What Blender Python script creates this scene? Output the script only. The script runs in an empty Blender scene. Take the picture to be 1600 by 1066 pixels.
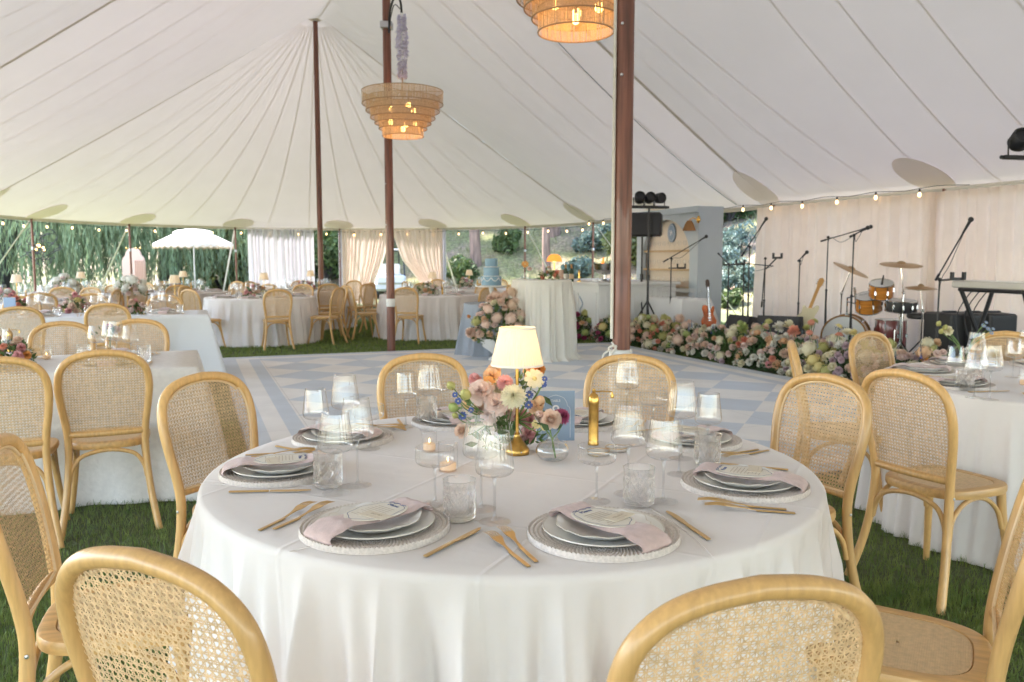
import bpy, math, random
import numpy as np
from mathutils import Vector, Matrix
random.seed(7); rng = np.random.default_rng(7)
PI = math.pi; R = math.radians
C = bpy.context.scene.collection
sc = bpy.context.scene

# ------------------------------------------------------------------ camera, sky, sun, exposure
F, H, PITCH = 1289.23, 1.3792, .0976
cam = bpy.data.cameras.new('camera'); co = bpy.data.objects.new('camera', cam); C.objects.link(co)
co.location = (0, 0, H); co.rotation_euler = (PI/2 - PITCH, 0, 0)
cam.sensor_width = 36; cam.lens = 36*F/1600; cam.clip_end = 600; cam.clip_start = .05
cam.dof.use_dof = True; cam.dof.focus_distance = 2.15; cam.dof.aperture_fstop = 7.5
sc.camera = co
SUN_EL, SUN_AZ = R(50), R(302)            # azimuth clockwise from +Y: sun high beyond the far left corner
w = bpy.data.worlds.new('World'); sc.world = w; w.use_nodes = True
nt = w.node_tree; sky = nt.nodes.new('ShaderNodeTexSky'); sky.sky_type = 'NISHITA'; sky.sun_disc = False
sky.sun_elevation = SUN_EL; sky.sun_rotation = SUN_AZ; sky.air_density = 1.0; sky.dust_density = 1.0
bg = nt.nodes['Background']; bg.inputs[1].default_value = .15
hz = nt.nodes.new('ShaderNodeMixRGB'); hz.blend_type = 'MULTIPLY'; hz.inputs[0].default_value = 1; hz.inputs[2].default_value = (1, .945, .915, 1)   # warm afternoon haze
nt.links.new(sky.outputs[0], hz.inputs[1]); nt.links.new(hz.outputs[0], bg.inputs[0])
sl = bpy.data.lights.new('sun', 'SUN'); sl.energy = 2.6; sl.angle = R(2.5); sl.color = (1, .90, .865)
so = bpy.data.objects.new('sun', sl); C.objects.link(so)
sd = Vector((math.sin(SUN_AZ)*math.cos(SUN_EL), math.cos(SUN_AZ)*math.cos(SUN_EL), math.sin(SUN_EL)))
so.rotation_euler = sd.to_track_quat('Z', 'Y').to_euler(); so.location = sd*40
sc.view_settings.view_transform = 'Standard'; sc.view_settings.look = 'None'
sc.view_settings.exposure = 3.52; sc.view_settings.gamma = 1
cy = sc.cycles; cy.use_denoising = True; cy.max_bounces = 10; cy.diffuse_bounces = 5; cy.transparent_max_bounces = 40
cy.transmission_bounces = 8; cy.caustics_reflective = False; cy.caustics_refractive = False; cy.sample_clamp_indirect = 6

# ------------------------------------------------------------------ measuring helpers: a picture ray meets a real plane
_c, _s = math.cos(PITCH), math.sin(PITCH)
def ray(px, py):
    b = (533-py)/F
    return (px-800)/F, _c+b*_s, -_s+b*_c
def G(px, py, z=0.):
    r = ray(px, py); t = (z-H)/r[2]; return Vector((r[0]*t, r[1]*t, z))
def AY(px, py, y):
    r = ray(px, py); t = y/r[1]; return Vector((r[0]*t, y, H+r[2]*t))
A3 = .3681; U = Vector((-math.sin(A3), math.cos(A3), 0)); N = Vector((math.cos(A3), math.sin(A3), 0))
P3 = Vector((-4.389, 19.019, 0)); L = 7.148; W = 6.954; EV = 2.37
P2 = P3-U*L; P1 = P3-U*2*L
def TS(t, s, z=0.):                       # tent frame: t across, s along the ridge
    p = P3+N*t+U*s; return Vector((p.x, p.y, z))
def ST(p):
    q = Vector((p[0], p[1], 0))-P3; return q.dot(N), q.dot(U)
def onT(px, py, t):                       # where the ray through a pixel meets the upright plane at distance t from the ridge
    r = ray(px, py); k = (t+N.dot(P3))/(r[0]*N.x+r[1]*N.y); return Vector((r[0]*k, r[1]*k, H+r[2]*k))

# ------------------------------------------------------------------ materials
def pmat(name, col, rough=.6, metal=0., bump=0., bscale=40., var=0., vscale=6., stretch=(1,1,1), sheen=0., trans=0., spec=.5, em=None, coat=0., var2=None):
    m = bpy.data.materials.new(name); m.use_nodes = True; nt = m.node_tree; b = nt.nodes['Principled BSDF']; ln = nt.links.new
    col = tuple(col)+(1,) if len(col) == 3 else col
    b.inputs['Base Color'].default_value = col; b.inputs['Roughness'].default_value = rough; b.inputs['Metallic'].default_value = metal
    b.inputs['Specular IOR Level'].default_value = spec; b.inputs['Coat Weight'].default_value = coat
    if sheen: b.inputs['Sheen Weight'].default_value = sheen
    if var or bump:
        tc = nt.nodes.new('ShaderNodeTexCoord'); mp = nt.nodes.new('ShaderNodeMapping'); mp.inputs['Scale'].default_value = stretch
        ln(tc.outputs['Object'], mp.inputs['Vector'])
    if var:
        nz = nt.nodes.new('ShaderNodeTexNoise'); nz.inputs['Scale'].default_value = vscale; nz.inputs['Detail'].default_value = 5
        ln(mp.outputs[0], nz.inputs['Vector'])
        rp = nt.nodes.new('ShaderNodeValToRGB'); rp.color_ramp.elements[0].position = .32; rp.color_ramp.elements[1].position = .68
        lo = tuple(c*(1-var) for c in col[:3])+(1,) if var2 is None else tuple(var2)+(1,)
        rp.color_ramp.elements[0].color = lo
        rp.color_ramp.elements[1].color = tuple(min(1, c*(1+(var*.6 if var2 is None else 0))) for c in col[:3])+(1,)
        ln(nz.outputs['Fac'], rp.inputs[0]); ln(rp.outputs[0], b.inputs['Base Color'])
    if bump:
        n2 = nt.nodes.new('ShaderNodeTexNoise'); n2.inputs['Scale'].default_value = bscale; n2.inputs['Detail'].default_value = 4
        ln(mp.outputs[0], n2.inputs['Vector']); bp = nt.nodes.new('ShaderNodeBump'); bp.inputs['Strength'].default_value = bump
        bp.inputs['Distance'].default_value = .004; ln(n2.outputs['Fac'], bp.inputs['Height']); ln(bp.outputs[0], b.inputs['Normal'])
    if trans:                              # cloth, petals and leaves let light through
        tr = nt.nodes.new('ShaderNodeBsdfTranslucent'); tr.inputs[0].default_value = col
        if var: ln(rp.outputs[0], tr.inputs[0])
        mx = nt.nodes.new('ShaderNodeMixShader'); mx.inputs[0].default_value = trans
        ln(b.outputs[0], mx.inputs[1]); ln(tr.outputs[0], mx.inputs[2]); ln(mx.outputs[0], nt.nodes['Material Output'].inputs[0])
    if em:
        b.inputs['Emission Color'].default_value = tuple(em[0])+(1,); b.inputs['Emission Strength'].default_value = em[1]
    return m
def glassmat(name, tint=(.985,.985,.985), ior=1.5, rough=.015, gain=1.0):   # a thin wall of clear glass
    m = bpy.data.materials.new(name); m.use_nodes = True; nt = m.node_tree; ln = nt.links.new
    nt.nodes.remove(nt.nodes['Principled BSDF'])
    t = nt.nodes.new('ShaderNodeBsdfTransparent'); t.inputs[0].default_value = tint+(1,)
    g = nt.nodes.new('ShaderNodeBsdfGlossy'); g.inputs['Roughness'].default_value = rough
    ge = nt.nodes.new('ShaderNodeNewGeometry'); dt = nt.nodes.new('ShaderNodeVectorMath'); dt.operation = 'DOT_PRODUCT'; ln(ge.outputs['Normal'], dt.inputs[0]); ln(ge.outputs['Incoming'], dt.inputs[1])
    def mt(op, a, b=None):
        n = nt.nodes.new('ShaderNodeMath'); n.operation = op; n.use_clamp = op != 'MULTIPLY_ADD'
        for i, v in enumerate((a, b)):
            if isinstance(v, (int, float)): n.inputs[i].default_value = v
            elif v is not None: ln(v, n.inputs[i])
        return n.outputs[0]
    f = mt('ADD', mt('MULTIPLY', mt('POWER', mt('SUBTRACT', 1., mt('ABSOLUTE', dt.outputs['Value'])), 4.), .9), .045)   # reflection grows towards the edge (Schlick)
    k = nt.nodes.new('ShaderNodeMath'); k.operation = 'MULTIPLY_ADD'; k.inputs[1].default_value = gain; k.inputs[2].default_value = .015; k.use_clamp = True
    mx = nt.nodes.new('ShaderNodeMixShader'); ln(f, k.inputs[0]); ln(k.outputs[0], mx.inputs[0]); ln(t.outputs[0], mx.inputs[1]); ln(g.outputs[0], mx.inputs[2])
    ln(mx.outputs[0], nt.nodes['Material Output'].inputs[0]); return m
def solidglass(name, tint=(1,1,1), rough=0.):
    m = bpy.data.materials.new(name); m.use_nodes = True; nt = m.node_tree; b = nt.nodes['Principled BSDF']
    b.inputs['Base Color'].default_value = tint+(1,); b.inputs['Roughness'].default_value = rough; b.inputs['Transmission Weight'].default_value = 1; b.inputs['IOR'].default_value = 1.48
    return m

M = {}
M['wood'] = pmat('bent_ash_wood', (.62,.365,.135), .38, var=.14, vscale=14, stretch=(6,6,.55), bump=.12, bscale=60, coat=.15)
M['seatwood'] = pmat('seat_ash_wood', (.59,.345,.125), .42, var=.20, vscale=9, stretch=(6,.6,6), bump=.1, bscale=60)
M['cane'] = pmat('cane_strands', (.66,.45,.245), .5, var=.22, vscale=55)
M['canering'] = pmat('cane_spline', (.72,.53,.31), .45)
def vary(m, lo, hi):
    nt = m.node_tree; b = nt.nodes['Principled BSDF']; src = b.inputs['Base Color'].links[0].from_socket; oi = nt.nodes.new('ShaderNodeObjectInfo')
    r = nt.nodes.new('ShaderNodeMapRange'); r.inputs[3].default_value = lo; r.inputs[4].default_value = hi; nt.links.new(oi.outputs['Random'], r.inputs[0])
    h = nt.nodes.new('ShaderNodeHueSaturation'); nt.links.new(r.outputs[0], h.inputs['Value']); nt.links.new(src, h.inputs['Color']); nt.links.new(h.outputs[0], b.inputs['Base Color'])
vary(M['wood'], .86, 1.10); vary(M['seatwood'], .88, 1.08); vary(M['cane'], .88, 1.1)
M['screw'] = pmat('steel_screw', (.6,.6,.62), .3, 1)
M['linen'] = pmat('ivory_linen', (.80,.745,.71), .85, bump=.10, bscale=420, var=.04, vscale=3, sheen=.2, trans=.10)
def wrinkle(m, scale, dist, strength=.5, press=0):
    nt = m.node_tree; ln = nt.links.new; b = nt.nodes['Principled BSDF']; old = b.inputs['Normal'].links[0].from_socket if b.inputs['Normal'].links else None
    tc = nt.nodes.new('ShaderNodeTexCoord'); n = nt.nodes.new('ShaderNodeTexNoise'); n.inputs['Scale'].default_value = scale; n.inputs['Detail'].default_value = 3; n.inputs['Distortion'].default_value = .3; ln(tc.outputs['Object'], n.inputs[0])
    bp = nt.nodes.new('ShaderNodeBump'); bp.inputs['Strength'].default_value = strength*.45; bp.inputs['Distance'].default_value = dist; ln(n.outputs['Fac'], bp.inputs['Height'])
    if old: ln(old, bp.inputs['Normal'])
    if press:                              # ironed fold lines
        mp = nt.nodes.new('ShaderNodeMapping'); mp.inputs['Rotation'].default_value = (0,0,.45); mp.inputs['Location'].default_value = (.13,.07,0); ln(tc.outputs['Object'], mp.inputs[0]); sp = nt.nodes.new('ShaderNodeSeparateXYZ'); ln(mp.outputs[0], sp.inputs[0]); hs = []
        for k in (0, 1):
            a = nt.nodes.new('ShaderNodeMath'); a.operation = 'PINGPONG'; a.inputs[1].default_value = press/2; ln(sp.outputs[k], a.inputs[0])
            c = nt.nodes.new('ShaderNodeMapRange'); c.inputs[1].default_value = 0; c.inputs[2].default_value = .009; c.inputs[3].default_value = 1; c.inputs[4].default_value = 0; ln(a.outputs[0], c.inputs[0]); hs.append(c.outputs[0])
        mx = nt.nodes.new('ShaderNodeMath'); mx.operation = 'MAXIMUM'; ln(hs[0], mx.inputs[0]); ln(hs[1], mx.inputs[1]); b2 = nt.nodes.new('ShaderNodeBump'); b2.inputs['Strength'].default_value = .55; b2.inputs['Distance'].default_value = .003
        ln(mx.outputs[0], b2.inputs['Height']); ln(bp.outputs[0], b2.inputs['Normal']); bp = b2
    ln(bp.outputs[0], b.inputs['Normal'])
M['linenline'] = pmat('linen_hem', (.60,.57,.51), .85)
M['linenblue'] = pmat('cool_white_linen', (.75,.745,.745), .85, bump=.1, bscale=300, sheen=.2, trans=.12)
M['linentex'] = pmat('jacquard_linen', (.76,.72,.67), .85, bump=.8, bscale=48, var=.06, vscale=30, trans=.08)
M['greycloth'] = pmat('dusty_blue_cloth', (.29,.315,.35), .8, bump=.1, bscale=200, trans=.08)
M['cream'] = pmat('cream_cloth', (.70,.665,.59), .8, bump=.1, bscale=200, sheen=.2, trans=.15)
M['drape'] = pmat('blush_drape', (.88,.77,.69), .85, bump=.1, bscale=150, var=.03, trans=.14)
M['drapewhite'] = pmat('white_drape', (.68,.68,.73), .85, bump=.1, bscale=150, trans=.15)
M['roof'] = pmat('sailcloth', (.77,.72,.705), .75, bump=.05, bscale=12, var=.02, vscale=1.3, trans=.038)
M['tape'] = pmat('roof_webbing', (.66,.60,.53), .8, trans=.18)
M['seam'] = pmat('roof_seam', (.82,.77,.73), .8, trans=.22)
M['patch'] = pmat('roof_patch', (.90,.815,.79), .8, trans=.10)
M['pole'] = pmat('stained_fir_pole', (.175,.062,.036), .42, var=.45, vscale=5, stretch=(8,8,.35), bump=.15, bscale=30, coat=.2)
M['polewhite'] = pmat('white_sleeve', (.66,.64,.60), .75, bump=.2, bscale=60)
M['rope'] = pmat('cotton_rope', (.68,.64,.56), .9, bump=.5, bscale=300)
M['strap'] = pmat('white_webbing', (.72,.73,.74), .8)
M['black'] = pmat('black_plastic', (.018,.018,.02), .5, bump=.1, bscale=200)
M['blackmetal'] = pmat('black_steel', (.02,.02,.022), .35, .3)
M['grille'] = pmat('black_grille', (.03,.03,.032), .7, bump=.6, bscale=500)
M['chrome'] = pmat('chrome', (.72,.72,.73), .12, 1)
M['brass'] = pmat('polished_brass', (.70,.44,.13), .2, 1, bump=.05, bscale=60)
M['gold'] = pmat('brushed_gold_cutlery', (.66,.45,.20), .34, 1, bump=.08, bscale=300)
M['antique'] = pmat('antique_brass', (.60,.36,.10), .28, 1, var=.3, vscale=30)
M['charger'] = pmat('whitewashed_rattan', (.62,.555,.505), .75, var=.16, vscale=160, bump=.2, bscale=260)
M['plate'] = pmat('grey_stoneware', (.80,.78,.74), .3, var=.05, vscale=14, coat=.1)
M['platerim'] = pmat('sand_stoneware_rim', (.66,.62,.55), .3)
M['plate2'] = pmat('white_stoneware', (.85,.84,.81), .3, var=.04, vscale=20, coat=.1)
M['napkin'] = pmat('mauve_linen', (.58,.43,.40), .9, bump=.35, bscale=420, var=.10, vscale=60, sheen=.3)
M['card'] = pmat('cream_card', (.74,.69,.60), .7)
M['card2'] = pmat('sand_card', (.66,.58,.46), .7)
M['ink'] = pmat('blue_ink', (.11,.13,.24), .7)
M['ink2'] = pmat('brown_ink', (.46,.38,.29), .7)
M['bluecard'] = pmat('dusty_blue_card', (.27,.35,.46), .7)
M['whiteink'] = pmat('white_ink', (.80,.80,.80), .7)
M['glass'] = glassmat('clear_glass', gain=1.25, tint=(.99,.99,.99))
M['footglass'] = glassmat('foot_glass', gain=.45, tint=(.985,.985,.985), rough=.05)
M['ribglass'] = glassmat('ribbed_glass', gain=1.25, rough=.05, tint=(.985,.985,.985))
M['stemglass'] = glassmat('stem_glass', tint=(.93,.935,.94), gain=1.6)
M['crystal'] = glassmat('cut_crystal', tint=(.985,.985,.985), gain=2.0, rough=.04)
M['greenglass'] = pmat('bottle_glass', (.02,.05,.02), .1, coat=.5)
M['amberglass'] = pmat('amber_resin', (.55,.20,.05), .2, trans=.5, em=((1,.35,.06),.2))
M['water'] = glassmat('water_surface', tint=(.97,.98,.985), ior=1.33)
M['wax'] = pmat('candle_wax', (.80,.70,.55), .5, trans=.4, em=((1,.55,.25),.03))
M['flame'] = pmat('candle_flame', (1,.7,.3), .5, em=((1,.55,.18),1.2))
M['shade'] = pmat('pleated_lampshade', (.80,.73,.60), .8, trans=.35, em=((1,.62,.25),.015))
M['bulb'] = pmat('lit_bulb', (1,.8,.5), .4, em=((1,.50,.12),1.2))
M['bulbw'] = pmat('festoon_bulb', (1,.85,.6), .3, em=((1,.60,.26),.55))
M['raffia'] = pmat('raffia_strands', (.60,.44,.28), .7, var=.2, vscale=60, trans=.2)
M['raffiaring'] = pmat('raffia_ring', (.36,.24,.14), .8)
M['lilac'] = pmat('wisteria_lilac', (.66,.63,.76), .8, trans=.3)
M['floor_blue'] = None
M['leaf'] = pmat('leaf_green', (.11,.18,.055), .5, var=.5, vscale=9, trans=.25)
M['leafdk'] = pmat('leaf_dark', (.065,.13,.045), .5, var=.4, vscale=9, trans=.2)
M['leafblue'] = pmat('leaf_eucalyptus', (.13,.19,.15), .6, var=.3, vscale=9, trans=.2)
M['stem'] = pmat('flower_stem', (.12,.20,.05), .5)
M['willowleaf'] = pmat('willow_leaf', (.20,.27,.14), .6, var=.65, vscale=1.6, stretch=(1,1,.22), trans=.3)  # paler streaks put sunlit strands into the leaf colour
M['bark'] = pmat('dark_bark', (.055,.05,.048), .9, var=.4, vscale=3, stretch=(3,3,.6), bump=1, bscale=8)
M['pinebark'] = pmat('pine_bark', (.20,.135,.10), .9, var=.45, vscale=3, stretch=(3,3,.5), bump=1, bscale=8)
M['bushleaf'] = pmat('bush_leaf', (.10,.15,.045), .6, var=.5, vscale=1.6, trans=.35)
M['orangewood'] = pmat('natural_drum_lacquer', (.64,.25,.05), .22, var=.3, vscale=4, stretch=(1,1,8), coat=.6)
M['drumwood'] = pmat('maple_drum_lacquer', (.36,.19,.07), .25, var=.3, vscale=4, stretch=(1,1,8), coat=.6)
M['drumred'] = pmat('red_drum_lacquer', (.18,.02,.015), .3, coat=.5)
M['drumhead'] = pmat('drum_skin', (.74,.74,.73), .5)
M['cymbal'] = pmat('bronze_cymbal', (.42,.30,.17), .35, 1)
M['sunburst'] = pmat('sunburst_lacquer', (.46,.10,.02), .18, var=.6, vscale=5, coat=.7)
M['gcream'] = pmat('cream_lacquer', (.72,.62,.42), .25, coat=.5)
M['maple'] = pmat('maple_neck', (.55,.30,.11), .35)
M['rosewood'] = pmat('rosewood', (.06,.03,.02), .4)
M['barwhite'] = pmat('painted_bar_panel', (.66,.66,.645), .5)
M['barblue'] = pmat('powder_blue_paint', (.46,.52,.575), .5, var=.04, vscale=2)
M['barcream'] = pmat('cream_panel', (.74,.64,.53), .6)
M['shelf'] = pmat('shelf_oak', (.52,.36,.20), .5)
M['wicker'] = pmat('wicker_shade', (.28,.14,.05), .8, bump=.6, bscale=150)
M['cakeblue'] = pmat('blue_fondant', (.20,.325,.41), .5, var=.12, vscale=9)
M['icing'] = pmat('white_icing', (.76,.74,.70), .5)
M['stone'] = pmat('cast_stone', (.66,.64,.61), .7, bump=.3, bscale=40)
M['silver'] = pmat('hammered_silver', (.60,.60,.59), .2, 1, bump=.5, bscale=60)
M['peach'] = pmat('peach_fabric', (.66,.44,.34), .85, trans=.1)
M['umb'] = pmat('white_canvas', (.80,.79,.75), .8, trans=.25)
M['fringe'] = pmat('tan_fringe', (.60,.46,.30), .9)
M['steel'] = pmat('brushed_steel', (.45,.46,.47), .35, .9)
M['keys'] = pmat('keyboard_shell', (.50,.49,.46), .4)
M['cart'] = pmat('golf_cart_body', (.55,.56,.56), .3, coat=.5)

wrinkle(M['roof'], 1.3, .05); wrinkle(M['linen'], 7, .022, press=.46); wrinkle(M['linentex'], 8, .02); wrinkle(M['linenblue'], 6, .025)

# ------------------------------------------------------------------ mesh helpers
class MB:
    def __init__(s): s.v = []; s.f = []; s.mi = []; s.cur = 0
    def add(s, vs, fs):
        o = len(s.v); s.v.extend([tuple(v) for v in vs]); s.f.extend([tuple(i+o for i in f) for f in fs]); s.mi.extend([s.cur]*len(fs)); return s
    def box(s, c, d, rot=None, bev=0.):
        x, y, z = d[0]/2, d[1]/2, d[2]/2
        if bev:
            b = bev; vs = []; 
            for zz, k in ((-z, b), (-z+b, 0), (z-b, 0), (z, b)):
                a, e = x-k, y-k
                q = b if k == 0 else b*.4
                vs += [(-a+q,-e,zz),(a-q,-e,zz),(a,-e+q,zz),(a,e-q,zz),(a-q,e,zz),(-a+q,e,zz),(-a,e-q,zz),(-a,-e+q,zz)]
            fs = [tuple(range(7,-1,-1)), tuple(range(24,32))]
            for r in range(3):
                for i in range(8): fs.append((r*8+i, r*8+(i+1)%8, r*8+8+(i+1)%8, r*8+8+i))
        else:
            vs = [(i*x, j*y, k*z) for k in (-1,1) for j in (-1,1) for i in (-1,1)]
            fs = [(0,2,3,1),(4,5,7,6),(0,1,5,4),(2,6,7,3),(0,4,6,2),(1,3,7,5)]
        m = Matrix.Translation(Vector(c))
        if rot is not None: m = m @ (rot if isinstance(rot, Matrix) else Matrix.Rotation(rot, 4, 'Z'))
        return s.add([m @ Vector(v) for v in vs], fs)
    def lathe(s, prof, n=32, c=(0,0,0), mod=None, M4=None, cap=True, arc=None):
        vs = []; m = len(prof)
        for i in range(n):
            a = 2*PI*i/n
            for r, z in prof:
                rr, zz = (r, z) if mod is None else mod(a, r, z)
                vs.append(Vector((rr*math.cos(a), rr*math.sin(a), zz)))
        fs = []
        for i in range(n):
            j = (i+1) % n
            for k in range(m-1): fs.append((i*m+k, j*m+k, j*m+k+1, i*m+k+1))
        if cap:
            if prof[0][0] > 1e-6: fs.append(tuple(i*m for i in range(n-1,-1,-1)))
            if prof[-1][0] > 1e-6: fs.append(tuple(i*m+m-1 for i in range(n)))
        T = Matrix.Translation(Vector(c))
        if M4 is not None: T = T @ M4
        return s.add([T @ v for v in vs], fs)
    def tube(s, pts, r, n=8, cap=True, closed=False, flat=1., up=None):
        P = [Vector(p) for p in pts]; k = len(P); rs = r if isinstance(r, (list, tuple)) else [r]*k
        vs = []; nx = None
        for i in range(k):
            a = P[i-1] if (i > 0 or closed) else P[i]; b = P[(i+1) % k] if (i < k-1 or closed) else P[i]
            d = (b-a); d = d.normalized() if d.length > 1e-9 else Vector((0,0,1))
            if up is not None: nx = Vector(up)-d*d.dot(Vector(up)); nx.normalize()
            elif nx is None:
                h = Vector((0,0,1)) if abs(d.z) < .9 else Vector((1,0,0)); nx = (h-d*d.dot(h)).normalized()
            else: nx = (nx-d*d.dot(nx)).normalized()
            ny = d.cross(nx)
            for j in range(n):
                t = 2*PI*j/n; vs.append(P[i]+nx*(rs[i]*flat*math.cos(t))+ny*(rs[i]*math.sin(t)))
        fs = []
        for i in range(k if closed else k-1):
            o, q = i*n, ((i+1) % k)*n
            for j in range(n): fs.append((o+j, o+(j+1) % n, q+(j+1) % n, q+j))
        if cap and not closed: fs += [tuple(range(n-1,-1,-1)), tuple((k-1)*n+j for j in range(n))]
        return s.add(vs, fs)
    def ball(s, c, r, n=12, m=8, sc3=(1,1,1), M4=None):
        prof = [(r*math.sin(PI*i/m), -r*math.cos(PI*i/m)) for i in range(m+1)]
        T = Matrix.Diagonal((*sc3, 1)) if M4 is None else M4 @ Matrix.Diagonal((*sc3, 1))
        return s.lathe(prof, n, c, M4=T, cap=False)
    def grid(s, fn, nu, nv, wrapu=False):
        vs = [fn(i/(nu if wrapu else nu-1), j/(nv-1)) for i in range(nu) for j in range(nv)]
        fs = []
        for i in range(nu if wrapu else nu-1):
            q = (i+1) % nu
            for j in range(nv-1): fs.append((i*nv+j, q*nv+j, q*nv+j+1, i*nv+j+1))
        return s.add(vs, fs)
    def prism(s, out, z0, z1):
        n = len(out); s.add([(x, y, z0) for x, y in out]+[(x, y, z1) for x, y in out],
            [tuple(range(n-1,-1,-1)), tuple(range(n, 2*n))]+[(i, (i+1) % n, n+(i+1) % n, n+i) for i in range(n)]); return s
    def xf(s, m): s.v = [tuple(m @ Vector(v)) for v in s.v]; return s
    def mesh(s, name, mats, smooth=True, angle=40):
        me = bpy.data.meshes.new(name); me.from_pydata(s.v, [], s.f)
        for m in (mats if isinstance(mats, (list, tuple)) else [mats]): me.materials.append(m)
        if any(s.mi): me.polygons.foreach_set('material_index', s.mi)
        if smooth:
            me.polygons.foreach_set('use_smooth', [True]*len(me.polygons)); me.set_sharp_from_angle(angle=R(angle))
        me.update(); return me
    def obj(s, name, mats, parent=None, smooth=True, angle=40, **kw):
        return link(name, s.mesh(name, mats, smooth, angle), parent, **kw)
def link(name, data, parent=None, loc=None, rotz=None, **kw):
    o = bpy.data.objects.new(name, data); C.objects.link(o)
    if parent is not None: o.parent = parent
    if loc is not None: o.location = loc
    if rotz is not None: o.rotation_euler = (0, 0, rotz)
    for k, v in kw.items(): o[k] = v
    return o
def tag(o, label=None, cat=None, group=None, kind=None):
    for k, v in (('label', label), ('category', cat), ('group', group), ('kind', kind)):
        if v: o[k] = v
    return o
def thing(name, label, cat, loc=(0,0,0), rotz=0., group=None):
    o = bpy.data.objects.new(name, None); C.objects.link(o); o.location = loc; o.rotation_euler = (0,0,rotz); o.empty_display_size = .1
    return tag(o, label, cat, group)
def struct(o): o['kind'] = 'structure'; return o
def kids(o): return [c for c in KID.get(o.name, [])]
KID = {}
def freeze(root):                          # remember a prototype's tree so copies need no scene search
    for c in C.objects:
        if c.parent is not None: KID.setdefault(c.parent.name, [])
    KID.clear()
    for c in C.objects:
        if c.parent is not None: KID.setdefault(c.parent.name, []).append(c)
def dup(o, parent=None, **kw):
    c = o.copy(); C.objects.link(c); c.parent = parent
    for ch in KID.get(o.name, []): dup(ch, c)
    return c
class Proto:                               # first use moves the prototype itself, later uses copy it
    def __init__(s, root): s.root = root; s.used = False
    def put(s, loc, rotz=0., label=None, group=None, rot=None, scale=None):
        if not s.used: s.used = True; o = s.root; freeze(o); s.tree = dict(KID)
        else:
            KID.clear(); KID.update(s.tree); o = dup(s.root)
        o.location = loc; o.rotation_euler = rot if rot is not None else (0,0,rotz)
        if scale: o.scale = (scale,)*3 if not isinstance(scale, tuple) else scale
        if label: o['label'] = label
        if group: o['group'] = group
        return o
def cr(pts, n=6, closed=False):            # Catmull-Rom through points
    P = [Vector(p) for p in pts]; out = []; k = len(P)
    for i in range(k if closed else k-1):
        g = lambda j: P[j % k] if closed else P[min(max(j,0),k-1)]
        a, b, c, d = g(i-1), g(i), g(i+1), g(i+2)
        for q in range(n):
            t = q/n; out.append(.5*((2*b)+(c-a)*t+(2*a-5*b+4*c-d)*t*t+(3*b-a-3*c+d)*t**3))
    if not closed: out.append(P[-1])
    return out
def textmesh(s, size, mat, name='lettering', ext=.0004, align='CENTER'):
    cu = bpy.data.curves.new(name, 'FONT'); cu.body = s; cu.size = size; cu.align_x = align; cu.align_y = 'CENTER'; cu.extrude = ext; cu.resolution_u = 3
    o = bpy.data.objects.new('tmp', cu); C.objects.link(o); dg = bpy.context.evaluated_depsgraph_get(); dg.update()
    me = bpy.data.meshes.new_from_object(o.evaluated_get(dg)); bpy.data.objects.remove(o); bpy.data.curves.remove(cu)
    me.materials.clear(); me.materials.append(mat); me.name = name; return me
def lerp(a, b, t): return a+(b-a)*t
def interp(x, xs, ys): return float(np.interp(x, xs, ys))
def npmesh(name, verts, faces, mat, parent=None, smooth=False, mi=None, **kw):   # verts (n,3), faces (m,4 or 3)
    me = bpy.data.meshes.new(name); k = faces.shape[1]
    me.vertices.add(len(verts)); me.vertices.foreach_set('co', verts.astype(np.float32).ravel())
    me.loops.add(faces.size); me.loops.foreach_set('vertex_index', faces.astype(np.int32).ravel())
    me.polygons.add(len(faces)); me.polygons.foreach_set('loop_start', np.arange(len(faces), dtype=np.int32)*k)
    for m in (mat if isinstance(mat, (list, tuple)) else [mat]): me.materials.append(m)
    if mi is not None: me.polygons.foreach_set('material_index', mi.astype(np.int32))
    if smooth: me.polygons.foreach_set('use_smooth', np.ones(len(faces), dtype=bool))
    me.update(calc_edges=True); me.validate()
    return link(name, me, parent, **kw)

# ------------------------------------------------------------------ ground and hill
def hill_z(x, y):
    # rises behind and right of the tent: distance beyond a line through the tent's far right
    d1 = (x*.28+y*.96)-27.5; d2 = (x*N.x+y*N.y)-(N.dot(P3)+W+1.7)
    k = interp(x/max(y, 1), [-.62, -.36, -.2, -.12, 0], [.12, .25, .50, .85, 1])
    a = max(0, d1)*k; b = max(0, d2)*(1 if y > 0 else 0)
    q = max(a*.52, b*.50); q = 9*(1-math.exp(-q/9)) if q < 40 else 9
    return q + (.12*math.sin(x*1.7+y*.9)+.1*math.sin(x*.6-y*1.3))*min(1, q)
xs = np.concatenate([np.linspace(-300,-44,8), np.linspace(-40,40,100), np.linspace(44,300,8)]); ys = np.concatenate([np.linspace(-300,-12,6), np.linspace(-8,62,92), np.linspace(70,300,6)])
m = MB(); m.grid(lambda a, b: (lambda x, y: (x, y, hill_z(x, y)-.004))(float(np.interp(a, np.linspace(0,1,len(xs)), xs)), float(np.interp(b, np.linspace(0,1,len(ys)), ys))), len(xs), len(ys))
gm = pmat('ground_soil', (.05,.085,.025), .95, var=.5, vscale=14, bump=.8, bscale=30)
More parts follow.
